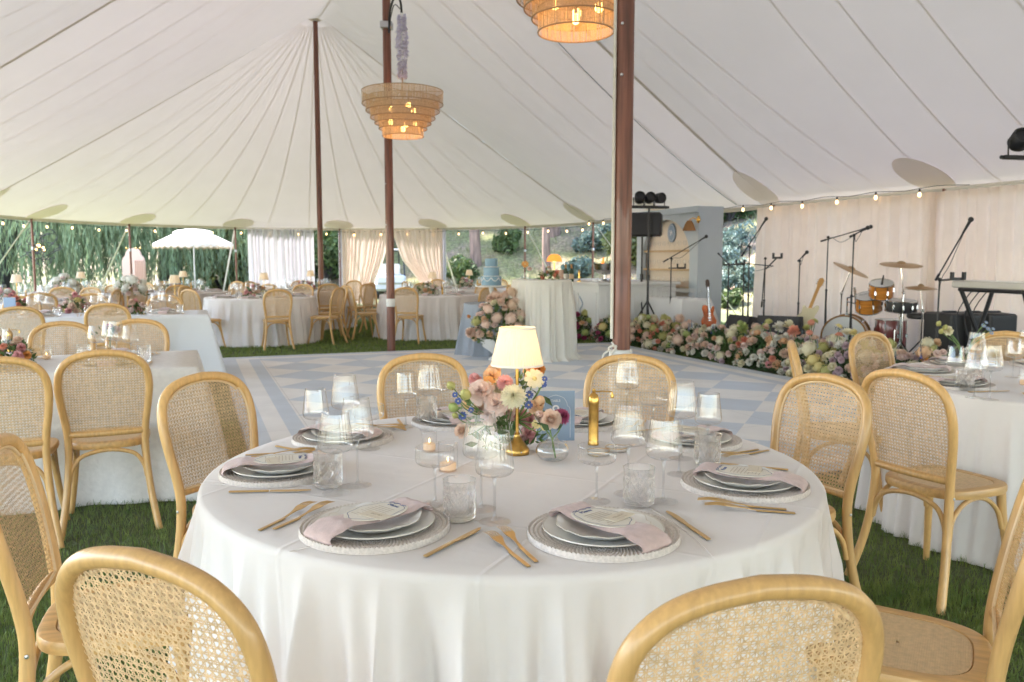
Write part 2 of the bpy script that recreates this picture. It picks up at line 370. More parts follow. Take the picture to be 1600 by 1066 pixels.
def hillmat():
    m = bpy.data.materials.new('hillside_ground'); m.use_nodes = True; nt = m.node_tree; ln = nt.links.new; b = nt.nodes['Principled BSDF']; b.inputs['Roughness'].default_value = .95
    tc = nt.nodes.new('ShaderNodeTexCoord'); sx = nt.nodes.new('ShaderNodeSeparateXYZ'); ln(tc.outputs['Object'], sx.inputs[0])
    n1 = nt.nodes.new('ShaderNodeTexNoise'); n1.inputs['Scale'].default_value = .35; n1.inputs['Detail'].default_value = 8; n1.inputs['Roughness'].default_value = .65; ln(tc.outputs['Object'], n1.inputs[0])
    n2 = nt.nodes.new('ShaderNodeTexNoise'); n2.inputs['Scale'].default_value = 9; n2.inputs['Detail'].default_value = 8; ln(tc.outputs['Object'], n2.inputs[0])
    r1 = nt.nodes.new('ShaderNodeValToRGB'); e = r1.color_ramp.elements; e[0].position = .42; e[0].color = (.25,.19,.14,1); e[1].position = .58; e[1].color = (.17,.18,.075,1); ln(n1.outputs[0], r1.inputs[0])
    r2 = nt.nodes.new('ShaderNodeValToRGB'); e = r2.color_ramp.elements; e[0].position = .35; e[0].color = (.55,.55,.5,1); e[1].position = .7; e[1].color = (1.35,1.3,1.2,1); ln(n2.outputs[0], r2.inputs[0])
    mx = nt.nodes.new('ShaderNodeMixRGB'); mx.blend_type = 'MULTIPLY'; mx.inputs[0].default_value = 1; ln(r1.outputs[0], mx.inputs[1]); ln(r2.outputs[0], mx.inputs[2])
    g = nt.nodes.new('ShaderNodeMapRange'); g.inputs[1].default_value = .02; g.inputs[2].default_value = .5; ln(sx.outputs[2], g.inputs[0])
    gr = nt.nodes.new('ShaderNodeMixRGB'); gr.inputs[1].default_value = (.095,.115,.050,1); ln(g.outputs[0], gr.inputs[0]); ln(mx.outputs[0], gr.inputs[2]); ln(gr.outputs[0], b.inputs['Base Color'])
    bp = nt.nodes.new('ShaderNodeBump'); bp.inputs['Strength'].default_value = .8; bp.inputs['Distance'].default_value = .08; ln(n2.outputs[0], bp.inputs['Height']); ln(bp.outputs[0], b.inputs['Normal']); return m
struct(m.obj('ground', hillmat()))

gv = MB(); gv.add([(-60,-60,.004),(60,-60,.004),(60,-11,.004),(-60,-11,.004)], [(0,1,2,3)]); gv.add([(-60,-11,.004),(-15.5,-11,.004),(-20.5,9,.004),(-60,9,.004)], [(0,1,2,3)])
struct(gv.obj('added_bounce_ground', pmat('pale_bounce_gravel', (.50,.48,.44), .95, var=.2, vscale=6, bump=.5, bscale=60), smooth=False))  # unseen pale ground added to bounce light inside and brighten glass reflections

def blades(cells, h0, h1, wd, mat, name='grass', label=None):
    """cells: list of (x0,x1,y0,y1,n); one mesh of bent grass blades"""
    pts = []
    for (fn, n) in cells: pts.append(fn(n))
    P = np.concatenate(pts); n = len(P)
    ang = rng.uniform(0, 2*PI, n); hh = rng.uniform(h0, h1, n)*(0.75+.5*(np.sin(P[:,0]*5)*np.sin(P[:,1]*4.3)*.5+.5)); lean = rng.uniform(.15, .9, n)*hh; la = rng.uniform(0, 2*PI, n)
    dx, dy = np.cos(ang)*wd, np.sin(ang)*wd; z = P[:,2]
    v = np.empty((n, 5, 3))
    v[:,0] = np.stack([P[:,0]-dx, P[:,1]-dy, z-.004], 1); v[:,1] = np.stack([P[:,0]+dx, P[:,1]+dy, z-.004], 1)
    mx, my = P[:,0]+np.cos(la)*lean*.35, P[:,1]+np.sin(la)*lean*.35
    v[:,2] = np.stack([mx+dx*.8, my+dy*.8, z+hh*.6], 1); v[:,3] = np.stack([mx-dx*.8, my-dy*.8, z+hh*.6], 1)
    v[:,4] = np.stack([P[:,0]+np.cos(la)*lean, P[:,1]+np.sin(la)*lean, z+hh], 1)
    b = (np.arange(n)*5)[:,None]
    f = np.concatenate([b+np.array([[0,1,2]]), b+np.array([[0,2,3]]), b+np.array([[3,2,4]])])
    return npmesh(name, v.reshape(-1,3), f, mat)
def region(x0, x1, y0, y1, keep):
    def fn(n):
        P = np.stack([rng.uniform(x0, x1, n), rng.uniform(y0, y1, n), np.zeros(n)], 1)
        return P[keep(P)]
    return fn
def ts_np(P): 
    q = P[:,:2]-np.array([P3.x, P3.y]); return q@np.array([N.x, N.y]), q@np.array([U.x, U.y])
T0, T1, S0, S1 = -2.42, 3.68, -15.2, -7.235
def offfloor(P):
    t, s = ts_np(P); r = np.hypot(P[:,0], P[:,1]-2.46)
    return ~((t > T0-.01) & (t < T1+.01) & (s > S0-.01) & (s < S1+.01)) & (r > .75)
def infan(P): return np.abs(P[:,0]) < P[:,1]*.66+.45
gmat = pmat('grass_blades', (.27,.335,.085), .6, var=.55, vscale=11, trans=.35, var2=(.10,.165,.035))
g = blades([(region(-3.6, 3.4, .35, 3.4, lambda P: offfloor(P) & infan(P)), 190000), (region(-4.6, 4.2, 3.4, 7, lambda P: offfloor(P) & infan(P)), 110000)], .018, .042, .0016, gmat)
tag(g, 'short green lawn grass growing under the tent chairs', 'grass', kind='stuff')
g = blades([(region(-8, 6, 11, 19, lambda P: offfloor(P) & infan(P)), 90000)], .02, .045, .006, gmat)
tag(g, 'strip of green lawn beyond the far edge of the dance floor', 'grass', kind='stuff')
# hill tufts
def hillpts(n):
    x = rng.uniform(-14, 16, n); y = rng.uniform(12, 52, n)
    z = np.array([hill_z(a, b) for a, b in zip(x, y)]); P = np.stack([x, y, z], 1); return P[z > .15]
g = blades([(hillpts, 26000)], .08, .30, .014, pmat('dry_grass', (.27,.235,.13), .7, var=.5, vscale=.6, trans=.2, var2=(.15,.18,.06)))
tag(g, 'dry yellow green tufts of grass scattered over the hillside', 'wild grass', kind='stuff')

# ------------------------------------------------------------------ dance floor
def floormat():
    m = bpy.data.materials.new('painted_floor'); m.use_nodes = True; nt = m.node_tree; ln = nt.links.new; b = nt.nodes['Principled BSDF']
    def mth(op, a, c=None):
        n = nt.nodes.new('ShaderNodeMath'); n.operation = op
        for i, v in enumerate((a, c)):
            if v is None: continue
            if isinstance(v, (int, float)): n.inputs[i].default_value = v
            else: ln(v, n.inputs[i])
        return n.outputs[0]
    tc = nt.nodes.new('ShaderNodeTexCoord'); sp = nt.nodes.new('ShaderNodeSeparateXYZ'); ln(tc.outputs['Object'], sp.inputs[0]); x, y = sp.outputs[0], sp.outputs[1]
    d = mth('MINIMUM', mth('MINIMUM', mth('SUBTRACT', x, T0), mth('SUBTRACT', T1, x)), mth('MINIMUM', mth('SUBTRACT', y, S0), mth('SUBTRACT', S1, y)))
    X = mth('SUBTRACT', x, T0+.48); Y = mth('SUBTRACT', y, S1-.48); k = 1/.857
    p = mth('FLOOR', mth('MULTIPLY', mth('ADD', X, Y), k)); q = mth('FLOOR', mth('MULTIPLY', mth('SUBTRACT', X, Y), k))
    chk = mth('MODULO', mth('ABSOLUTE', mth('ADD', p, q)), 2)
    inner = mth('GREATER_THAN', d, .48); band = mth('MULTIPLY', mth('GREATER_THAN', d, .18), mth('LESS_THAN', d, .34))
    fac = mth('MAXIMUM', mth('MULTIPLY', inner, chk), band)
    mx = nt.nodes.new('ShaderNodeMixRGB'); ln(fac, mx.inputs[0]); mx.inputs[1].default_value = (.49,.545,.60,1); mx.inputs[2].default_value = (.71,.70,.67,1)
    nz = nt.nodes.new('ShaderNodeTexNoise'); nz.inputs['Scale'].default_value = 3; nz.inputs['Detail'].default_value = 6; ln(tc.outputs['Object'], nz.inputs[0])
    r = nt.nodes.new('ShaderNodeMapRange'); r.inputs[1].default_value = .3; r.inputs[2].default_value = .7; r.inputs[3].default_value = .9; r.inputs[4].default_value = 1.05; ln(nz.outputs[0], r.inputs[0])
    jn = mth('MINIMUM', mth('GREATER_THAN', mth('MODULO', mth('ADD', X, 50), 1.22), .006), mth('GREATER_THAN', mth('MODULO', mth('ADD', mth('MULTIPLY', Y, -1), 50), 1.22), .006))
    jj = mth('ADD', mth('MULTIPLY', jn, .3), .7); rr_ = mth('MULTIPLY', r.outputs[0], jj)
    m2 = nt.nodes.new('ShaderNodeMixRGB'); m2.blend_type = 'MULTIPLY'; m2.inputs[0].default_value = 1; ln(mx.outputs[0], m2.inputs[1]); ln(rr_, m2.inputs[2]); ln(m2.outputs[0], b.inputs['Base Color'])
    r3 = nt.nodes.new('ShaderNodeMapRange'); r3.inputs[3].default_value = .34; r3.inputs[4].default_value = .55; ln(nz.outputs[0], r3.inputs[0]); ln(r3.outputs[0], b.inputs['Roughness'])
    return m
m = MB(); m.box(((T0+T1)/2, (S0+S1)/2, .010), (T1-T0, S1-S0, .036)); m.cur = 1
m.tube([(T0,S0,.012),(T0,S1,.012),(T1,S1,.012),(T1,S0,.012)], .012, 6, closed=True)
o = m.obj('dance_floor', [floormat(), pmat('floor_edge', (.16,.16,.17), .5)], smooth=False); o.location = P3; o.rotation_euler = (0,0,A3); struct(o)

# ------------------------------------------------------------------ the tent
PK = [6.76, 7.3, 7.3, 6.9]; DTH = .4479
def ridge(a):
    k = min(int(a/L), 2); f = a/L-k; f = min(max(f, 0), 1)
    return lerp(PK[k], PK[k+1], f)-.42*(4*f*(1-f))**.8, f
def roof_z(t, s):
    if s > 0 or s < -3*L:
        c = s if s > 0 else s+3*L; r = math.hypot(t, c)/W; pk = PK[0] if s > 0 else PK[3]
        an = abs(math.atan2(abs(c), abs(t)+1e-9)); p = 1.04+.30*math.sin(an)**.6
        r = max(r, .025)
        return EV+(pk-EV)*max(0, 1-(r-.025)/.975)**p
    h, f = ridge(-s); x = abs(t)/W; p = 1.04+.12*math.sin(PI*f)
    e = .025*(1-math.sin(PI*f)); x = max(x, e)
    return EV+(h-EV)*max(0, 1-(x-e)/(1-e))**p
canopy = thing('tent_canopy', 'large white sailcloth tent roof stretched over tall brown poles', 'tent roof', (P3.x, P3.y, 0), A3)
m = MB()
m.grid(lambda a, b: (lambda s, t: (t, s, roof_z(t, s)))(-3*L*a, (2*b-1)*W), 130, 61)
m.grid(lambda a, b: (lambda th, r: (r*math.cos(th), r*math.sin(th)+1e-4, roof_z(r*math.cos(th), r*math.sin(th)+1e-4)))(PI*a, W*b), 73, 34)
m.grid(lambda a, b: (lambda th, r: (r*math.cos(th), -3*L-r*math.sin(th)-1e-4, roof_z(r*math.cos(th), -3*L-r*math.sin(th)-1e-4)))(PI*a, W*b), 49, 30)
m.obj('roof_fabric', M['roof'], canopy, angle=60)
def ribbon(m, pts, wd, off):
    """a flat strip following points lying under the roof; width horizontal"""
    P = [Vector(p) for p in pts]; vs = []
    for i, p in enumerate(P):
        d = (P[min(i+1, len(P)-1)]-P[max(i-1, 0)]); h = Vector((-d.y, d.x, 0)); h.normalize(); a = p-h*wd/2; b = p+h*wd/2
        for q in (a, b):
            vs.append((q.x, q.y, min(roof_z(q.x, q.y), p.z+.05)-off))
    m.add(vs, [(2*i, 2*i+1, 2*i+3, 2*i+2) for i in range(len(P)-1)])
seam = MB(); tape = MB()
def side_line(m, s, sg, wd, off, n=26, t0=.05): ribbon(m, [(sg*W*lerp(t0, .998, i/n), s, 0) for i in range(n+1)], wd, off) 
def _z(p): return (p[0], p[1], roof_z(p[0], p[1]))
def rib(m, pts, wd, off): ribbon(m, [_z(p) for p in pts], wd, off)
for sg in (-1, 1):
    for k in range(4):
        tape = MB(); rib(tape, [(sg*W*lerp(.05, .998, i/30), -k*L if k else -.02, 0) for i in range(31)], .085, .012); tape.obj('webbing_tape', M['tape'], canopy, smooth=False)
    for k in range(3):
        for j in range(1, 8):      # seams gather towards the nearer peak at the ridge
            f = j/8; s_e = -(k+f)*L
            s_r = -(k+(f*.62 if f < .5 else 1-(1-f)*.62))*L
            rib(seam, [(sg*W*lerp(.02, .998, i/30), lerp(s_r, s_e, (i/30)**.7), 0) for i in range(31)], .022, .009)
for q in range(1, 17):
    th = PI*q/17
    bend = .16*math.cos(th)
    rib(seam, [(W*lerp(.045,.998,i/30)*math.cos(th+bend*(1-i/30)), W*lerp(.045,.998,i/30)*math.sin(th+bend*(1-i/30))+.001, 0) for i in range(31)], .022, .009)
rib(seam, [(0, -3*L*i/120, 0) for i in range(121)], .03, .009)
seam.obj('seams', M['seam'], canopy, smooth=False)
POST = [(W, -k*L/2) for k in range(7)]+[(-W, -k*L/2) for k in range(7)]+[(W*math.cos(k*DTH), W*math.sin(k*DTH)) for k in range(1, 7)]
ed = MB()
edge = [(W, -3*L*i/60) for i in range(60, 0, -1)]+[(W*math.cos(PI*i/60), W*math.sin(PI*i/60)) for i in range(61)]+[(-W, -3*L*i/60) for i in range(1, 61)]
ed.tube([(x, y, EV-.004) for x, y in edge], .022, 6); 
for sg, off in ((1, .03),): ed.add([(x*1.003, y*1.003 if y > 0 else y, EV+z) for x, y in edge for z in (.0, -.07)], [(2*i, 2*i+2, 2*i+3, 2*i+1) for i in range(len(edge)-1)])
ed.obj('eave_rope', M['linenline'], canopy, smooth=False)
for (t, s) in POST:
    mb = MB(); th = math.atan2(max(s, 0), t) if s > 0 else (0 if t > 0 else PI)
    ca, sa = math.cos(th), math.sin(th); vs = []; rr = .45
    cx, cy_ = t-ca*rr*.86, (s if s <= 0 else s)-sa*rr*.86
    if s > 0: cx, cy_ = (W-rr*.86)*ca, (W-rr*.86)*sa
    nn = 40; ring = []
    for j in range(6):
        q = rr*(j)/5
        for i in range(nn):
            a = 2*PI*i/nn; x = cx+q*math.cos(a); y = cy_+q*.8*math.sin(a); r = math.hypot(x, max(0, y)) if s > 0 else abs(x)
            if r > W*.995: k = W*.995/r; x *= k; y = y*k if s > 0 else y
            vs.append((x, y, roof_z(x, y)-.016))
    mb.add(vs, [(j*nn+i, j*nn+(i+1) % nn, (j+1)*nn+(i+1) % nn, (j+1)*nn+i) for j in range(5) for i in range(nn)])
    mb.obj('corner_patch', M['patch'], canopy, smooth=False)
for k in range(4):                         # the rings the centre poles carry
    m = MB(); m.lathe([(.13,0),(.16,.015),(.13,.03),(.08,.04),(.06,.02),(.06,-.03),(.10,-.02)], 28, (0, -k*L, PK[k]-.045)); m.obj('peak_ring', M['patch'], canopy)

# poles
def centre_pole(p, top, label, r=.062, sleeve=None, band=None):
    t = thing('centre_pole', label, 'tent pole', (p.x, p.y, 0), 0, 'tall brown centre poles of the tent')
    m = MB(); m.lathe([(r*1.0, 0), (r*1.0, 2.5), (r*.96, top*.7), (r*.85, top-.04)], 24, cap=True); m.obj('pole_shaft', M['pole'], t)
    if sleeve:
        m = MB(); m.lathe([(r+.045, 0), (r+.045, .03), (r+.02, .05), (r+.022, .35), (r+.018, sleeve-.03), (r+.012, sleeve), (r+.001, sleeve+.004)], 24, mod=lambda a, rr, z: (rr+.006*math.sin(7*a+z*9)*(1 if z < sleeve-.01 and z > .04 else 0), z)); m.obj('padded_sleeve', M['polewhite'], t)
    if band:
        m = MB(); m.lathe([(r+.001, band-.06), (r+.008, band-.05), (r+.008, band+.05), (r+.001, band+.06)], 24); m.obj('cloth_band', M['polewhite'], t)
    return t
z_sl = onT(972, 547, 0).z
pole1 = centre_pole(P1, 7.2, 'thick brown centre pole nearest the camera, padded sleeve and rope at its foot', sleeve=z_sl)
pole2 = centre_pole(P2, 7.2, 'brown centre pole beside the hanging tiered chandelier, white cloth band low on its shaft', band=AY(611, 473, P2.y).z)
pole3 = centre_pole(P3, 6.72, 'brown centre pole under the far peak, foot hidden by chairs')
pole0 = centre_pole(P1-U*L, 6.86, 'brown centre pole behind the camera')
for py in (37, 117):                       # bolt heads on the near pole
    z = AY(965, py, P1.y-.05).z; m = MB(); d = Vector((-.42,-.9,0)).normalized()
    m.ball((P1*0+Vector((d.x*.062, d.y*.062, z))), .011, 10, 6); m.obj('bolt', M['screw'], pole1)
for z in (1.9, 2.5, 3.3): 
    m = MB(); m.ball((-.045, -.042, z), .010, 8, 6); m.obj('bolt', M['screw'], pole2)
# rope down the near pole and its knot
rp = thing('tie_rope', 'pale cotton rope running down the near brown pole to a knot at its padded foot', 'rope', (P1.x, P1.y, 0))
m = MB(); dx = Vector((-.93, -.36, 0)); q = dx*.075
m.tube([(q.x, q.y, 7.0), (q.x, q.y, 4), (q.x, q.y, 2), (q.x, q.y, z_sl+.08)], .011, 8); m.obj('rope_line', M['rope'], rp)
m = MB(); kz = z_sl+.02; rk = rp
m.tube(cr([(q.x+.0, q.y, kz+.06), (q.x+.03, q.y-.02, kz+.02), (q.x+.05, q.y-.05, kz-.03), (q.x-.02, q.y-.03, kz-.05), (q.x-.03, q.y-.01, kz), (q.x+.05, q.y-.06, kz+.02), (q.x+.01, q.y-.05, kz-.05), (q.x-.07, q.y-.04, kz-.16), (q.x-.09, q.y-.04, kz-.24)], 6), .013, 8)
m.tube(cr([(q.x-.02, q.y-.02, kz-.03), (q.x-.10, q.y-.03, kz-.08), (q.x-.13, q.y-.03, kz-.2)], 6), .012, 8); m.v = [((x-q.x)*.55+q.x, (y-q.y)*.55+q.y, (z-kz)*.6+kz) for x, y, z in m.v]; m.obj('rope_knot', M['rope'], rp)

PLAB = {}
def side_pole(t, s, label):
    p = TS(t, s); o = thing('side_pole', label, 'tent pole', (p.x, p.y, 0), 0, 'slim brown poles round the tent eave')
    m = MB(); m.lathe([(.028, 0), (.030, .3), (.026, EV-.01)], 12); m.obj('pole_shaft', M['pole'], o)
    m = MB(); m.lathe([(.031, 0), (.036, .02), (.036, .05), (.031, .07)], 12, (0, 0, 1.62)); m.obj('pole_clip', M['steel'], o)
    return o
def strap(t, s, label, dist=1.9):
    a = TS(t, s, EV); d = (N*t+U*max(s, 0)).normalized(); b = Vector((a.x, a.y, 0))+d*dist; b.z = max(0, hill_z(b.x, b.y))
    m = MB(); k = Vector((-d.y, d.x, 0))*.026
    v = b-a; m.add([a-k, a+k, b+k, b-k]+[p+Vector((0,0,.004)) for p in (a-k, a+k, b+k, b-k)], [(0,1,2,3),(7,6,5,4),(0,4,5,1),(1,5,6,2),(2,6,7,3),(3,7,4,0)])
    o = m.obj('guy_strap', M['strap'], smooth=False); tag(o, label, 'tent strap', 'white webbing straps staking the tent down'); return o
where = {1: 'right of the mushroom lamp', 2: 'right of the parted cream drapes', 3: 'between the white drape and the cream drapes', 4: 'left of the white drape', 5: 'in front of the peach arched board', 6: 'in front of the dark willow trunk'}
for k in range(1, 7):
    t, s = W*math.cos(k*DTH), W*math.sin(k*DTH)
    side_pole(t, s, 'slim brown eave pole '+where[k]); strap(t, s, 'white webbing strap slanting from the eave pole '+where[k])
sidew = {0: 'above the silver urn on the bar', 1: 'behind the loudspeaker', 2: 'left of the blush drape', 3: 'behind the drum kit', 4: 'behind the keyboard'}
for k in range(0, 7):
    side_pole(W, -k*L/2, 'slim brown eave pole '+sidew.get(k, 'along the right side behind the camera')); 
    if k < 3: strap(W, -k*L/2, 'white webbing strap slanting down from the eave pole '+sidew[k])
for k in range(0, 7):
    side_pole(-W, -k*L/2, 'slim brown eave pole along the open left side')

# festoon lights under the eave
fl = thing('string_lights', 'string of small warm bulbs hanging along the tent eave', 'string lights', (P3.x, P3.y, 0), A3)
cab = MB(); pts = []
path = [(W-.38, -3.2*L/2*(1-i/22)) for i in range(22)]+[(W-.2, 0)]+[((W-.12)*math.cos(PI*i/34), (W-.12)*math.sin(PI*i/34)) for i in range(1, 34)]+[(-W+.12, -L*1.5*i/16) for i in range(17)]
for i, (x, y) in enumerate(path):
    dz = (.0 if i % 2 else .03)-(.10 if i < 22 else 0); pts.append((x, y, EV-.10-dz))
cab.tube(cr(pts, 3), .005, 5); cab.obj('cable', M['black'], fl)
acc = 0; dpts = cr(pts, 6); last = -1; nb = 0
for i in range(1, len(dpts)):
    acc += (dpts[i]-dpts[i-1]).length
    if acc > .78 and nb < 58:
        acc = 0; nb += 1; p = dpts[i]; m = MB()
        m.lathe([(.0,-.115),(.015,-.111),(.023,-.092),(.023,-.078),(.015,-.055),(.011,-.045)], 12, p); bo = m.obj('bulb', M['bulbw'], fl)
        m = MB(); m.lathe([(.014,-.05),(.015,-.02),(.008,0)], 8, p); m.obj('socket', M['black'], bo)
# power cable under the roof
m = MB(); cp = []
for i in range(25):
    f = i/24; t = lerp(.15, W-.15, f); s = -L+lerp(.1, .9, f)*1.0; cp.append((t, s, roof_z(t, s)-.03-.18*math.sin(PI*f)))
m.tube(cp, .009, 6); o = m.obj('power_cable', M['steel']); o.location = P3; o.rotation_euler = (0,0,A3)
tag(o, 'thin grey cable running under the roof from the middle pole to the right eave', 'cable')

# ------------------------------------------------------------------ drapes
def drape(name, p0, p1, z0, z1, nf, amp, mat, label, parent=None, group=None, pinch=None, seed=1, n=None, header=True):
    """pinch(v)->(a,b): horizontal span used at height fraction v (0 bottom,1 top)"""
    p0 = Vector(p0); p1 = Vector(p1); d = (p1-p0); ln_ = d.length; d.normalize(); nn = Vector((-d.y, d.x, 0)); r = random.Random(seed)
    ph = [r.uniform(0, 6.28) for _ in range(6)]; fr = [r.uniform(.6, 1.5) for _ in range(6)]
    N1 = n or max(60, int(nf*12)); m = MB()
    def fn(u, v):
        a, b = (0, 1) if pinch is None else pinch(v)
        x = u+.010*math.sin(6.28*fr[0]*3*u+ph[0])
        w = math.sin(2*PI*nf*(x+.03*math.sin(2*PI*1.7*x+ph[1]))+.8*math.sin(v*2+ph[2]))+.5*math.sin(2*PI*nf*.47*x+ph[3]+v*.7)+.25*math.sin(2*PI*nf*2.1*x+ph[4])
        k = amp*(.55+.45*(1-v))*w
        q = p0+d*(ln_*lerp(a, b, u))+nn*k; return (q.x, q.y, lerp(z0, z1, v))
    m.grid(fn, N1, 18)
    o = m.obj(name, mat, parent, angle=180)
    if label: tag(o, label, 'drape', group)
    return o
EC = lambda th, r=W-.10: TS(r*math.cos(th), r*math.sin(th))
def thpx(px, r=W-.1):                      # angle on the round tent end that shows at picture column px
    lo, hi = .0, 3.1
    for _ in range(40):
        md = (lo+hi)/2; p = EC(md, r); v = 800+F*p.x/(p.y*_c+(H-2.0)*_s*-1+0)
        if v > px: lo = md
        else: hi = md
    return md
dg = 'curtains hung round the tent'
drape('curtain', EC(thpx(492)), EC(thpx(389)), 0.02, EV-.06, 13, .055, M['drapewhite'], 'white bluish backlit curtain hanging alone left of the far centre pole', seed=3, group=dg)
tieL = lambda v: (0, interp(v, [0, .22, .38, 1], [.46, .44, .56, .99]))
a, b, mid = EC(thpx(536)), EC(thpx(692)), EC(thpx(612))
drape('curtain', a, mid, .02, EV-.05, 11, .05, M['drape'], 'cream curtain swept to the left of the golf cart', seed=5, group=dg, pinch=lambda v: (0, interp(v, [0, .3, .6, 1], [.62, .66, .84, 1])))
drape('curtain', b, mid, .02, EV-.05, 11, .05, M['drape'], 'cream curtain swept to the right of the golf cart', seed=6, group=dg, pinch=lambda v: (0, interp(v, [0, .3, .6, 1], [.40, .46, .80, 1])))
drape('curtain', EC(thpx(538), W-.02), EC(thpx(530), W-.02), .02, EV-.04, 3, .05, M['drapewhite'], 'narrow bunched white curtain at the left edge of the parted cream curtains', seed=8, group=dg, n=40)
drape('curtain', EC(thpx(696), W-.02), EC(thpx(688), W-.02), .02, EV-.04, 3, .05, M['drapewhite'], 'narrow bunched white curtain at the right edge of the parted cream curtains', seed=9, group=dg, n=40)
TW = W-.22
def spx(px):
    p = onT(px, 400, TW); return ST(p)[1]
sA, sB = spx(1183), spx(1458)
drape('curtain', TS(TW, sA), TS(TW, sB), .02, EV-.06, 17, .075, M['drape'], 'blush pleated curtain behind the drum kit, from the open gap to the middle seam', seed=11, group=dg)
drape('curtain', TS(TW+.05, sB+.16), TS(TW+.05, sB-3.6), .02, EV-.06, 17, .075, M['drape'], 'blush pleated curtain behind the keyboard, right of the middle seam', seed=12, group=dg)
m = MB(); a = TS(TW+.15, sA+.05, EV-.10); b = TS(TW+.15, sB-3.6, EV-.10); m.tube([a, b], .016, 8)
tag(m.obj('curtain_rod', M['steel']), 'thin steel rod carrying the blush curtains behind the band', 'curtain rod')
# gathered headers of the big drapes
for (s0, s1, lab) in ((sA, sB, 'left'), (sB, sB-3.6, 'right')):
    pass

# ------------------------------------------------------------------ trees and things outside
def leaf_cloud(centres, radii, n, size, mat, name, parent=None, flat=1.):
    c = np.array(centres); r = np.array(radii); k = rng.integers(0, len(c), n)
    d = rng.normal(size=(n,3)); d /= np.linalg.norm(d, axis=1)[:,None]; rad = rng.uniform(.35, 1, n)**.5
    P = c[k]+d*r[k][:,None]*rad[:,None]*np.array([1,1,flat])
    a = rng.normal(size=(n,3)); a /= np.linalg.norm(a, axis=1)[:,None]; b = np.cross(a, rng.normal(size=(n,3))); b /= np.linalg.norm(b, axis=1)[:,None]
    s = size*rng.uniform(.5, 1.4, n)[:,None]
    v = np.stack([P-a*s, P+b*s*.45, P+a*s, P-b*s*.45], 1).reshape(-1,3); f = np.arange(4*n).reshape(-1,4)
    return npmesh(name, v, f, mat, parent)
def limb(m, pts, r0, r1, n=9):
    q = cr(pts, 5); m.tube(q, [lerp(r0, r1, i/(len(q)-1)) for i in range(len(q))], n)
# weeping willows
def willow(x, y, label, cw, nstr, seed, trunk_r=.55, lean=0, zlow=.3, density=1.):
    r = np.random.default_rng(seed); t = thing('willow_tree', label, 'tree', (x, y, 0), 0, 'weeping willows beyond the tent')
    m = MB(); limb(m, [(0,0,-.1),(lean*.3,0,1.6),(lean*.8,.2,3.4),(lean,.3,5.2)], trunk_r, trunk_r*.55, 14)
    for k in range(7):
        a = k*.9+seed; limb(m, [(lean*.85,.2,3.6),(lean+math.cos(a)*1.5,math.sin(a)*1.5,5.6),(lean+math.cos(a)*cw*.6,math.sin(a)*cw*.55,7.2)], trunk_r*.4, .06, 7)
    m.obj('trunk', M['bark'], t)
    V = []; 
    for i in range(nstr):
        a = r.uniform(0, 2*PI); q = cw*math.sqrt(r.uniform(.12, 1)); x0, y0 = lean+q*math.cos(a), q*math.sin(a)*.8
        ztop = 7.6-2.4*(q/cw)**2+r.uniform(-.5,.5); zb = max(.15, r.uniform(zlow, zlow+3.0)**1.0*(.5+.8*r.random())); 
        if ztop-zb < 1: continue
        nl = int((ztop-zb)*15*density); zz = np.linspace(ztop, zb, nl); ph = r.uniform(0, 6.28); amp = r.uniform(.05, .22)
        cx = x0+amp*np.sin(zz*.8+ph)+r.normal(0, .03, nl); cyy = y0+amp*np.cos(zz*.7+ph)+r.normal(0, .05, nl)
        P = np.stack([cx, cyy, zz], 1); dv = np.stack([r.normal(0,.16,nl), r.normal(0,.16,nl), -np.ones(nl)], 1); dv /= np.linalg.norm(dv, axis=1)[:,None]
        sd_ = np.cross(dv, r.normal(size=(nl,3))); sd_ /= np.linalg.norm(sd_, axis=1)[:,None]; ln_ = r.uniform(.18,.38,nl)[:,None]; wd = .016
        V.append(np.stack([P, P+dv*ln_*.5+sd_*wd, P+dv*ln_, P+dv*ln_*.5-sd_*wd], 1).reshape(-1,3))
    v = np.concatenate(V); f = np.arange(len(v)).reshape(-1,4); npmesh('crown', v, f, M['willowleaf'], t); return t
willow(-18.6, 29.5, 'dark leaning willow trunk with hanging strands at the far left', 6.2, 900, 3, .62, lean=1.0)
willow(-13.6, 33.0, 'weeping willow with long pale green strands behind the peach board', 6.0, 1000, 5, .5)
willow(-25.5, 34, 'weeping willow set back at the far left', 7, 800, 7, .5)
willow(-12.2, 41, 'deeper weeping willow filling the gap behind the umbrella', 4.6, 500, 9, .4)
# pines on the hillside
def on_hill(px, py, y0=24., y1=60.):       # where the ray through a pixel reaches the slope
    y = y0
    while y < y1 and AY(px, py, y).z > hill_z(AY(px, py, y).x, y): y += .1
    return y
def pine(px, py, y, r, label, h=11, lean=0., seed=1):
    y = on_hill(px, py); r *= .72; p = AY(px, py, y); z = hill_z(p.x, y); t = thing('pine_tree', label, 'tree', (p.x, y, z), 0, 'pine trunks on the hillside')
    m = MB(); q = [(lean*k/6+.05*math.sin(k*2+seed), 0, -.4+k*h/6) for k in range(7)]; qq = cr(q, 4)
    m.tube(qq, [r*lerp(1.15, .35, i/(len(qq)-1))*(1.15 if i == 0 else 1) for i in range(len(qq))], 12)
    rr = random.Random(seed); cs = []; rs = []
    for k in range(16):
        a = rr.uniform(0, 6.28); z0 = rr.uniform(.5, .98)*h; ll = rr.uniform(1.0, 2.3)*(1.25-z0/h); e = (lean*z0/h+math.cos(a)*ll, math.sin(a)*ll, z0+.2)
        m.tube([(lean*z0/h, 0, z0), e], [.06, .02], 6); cs.append(e); rs.append(rr.uniform(.5,.95))
    m.obj('trunk', M['pinebark'], t); leaf_cloud(cs, rs, 5200, .16, M['leaf'], 'crown', t, flat=.6); return t
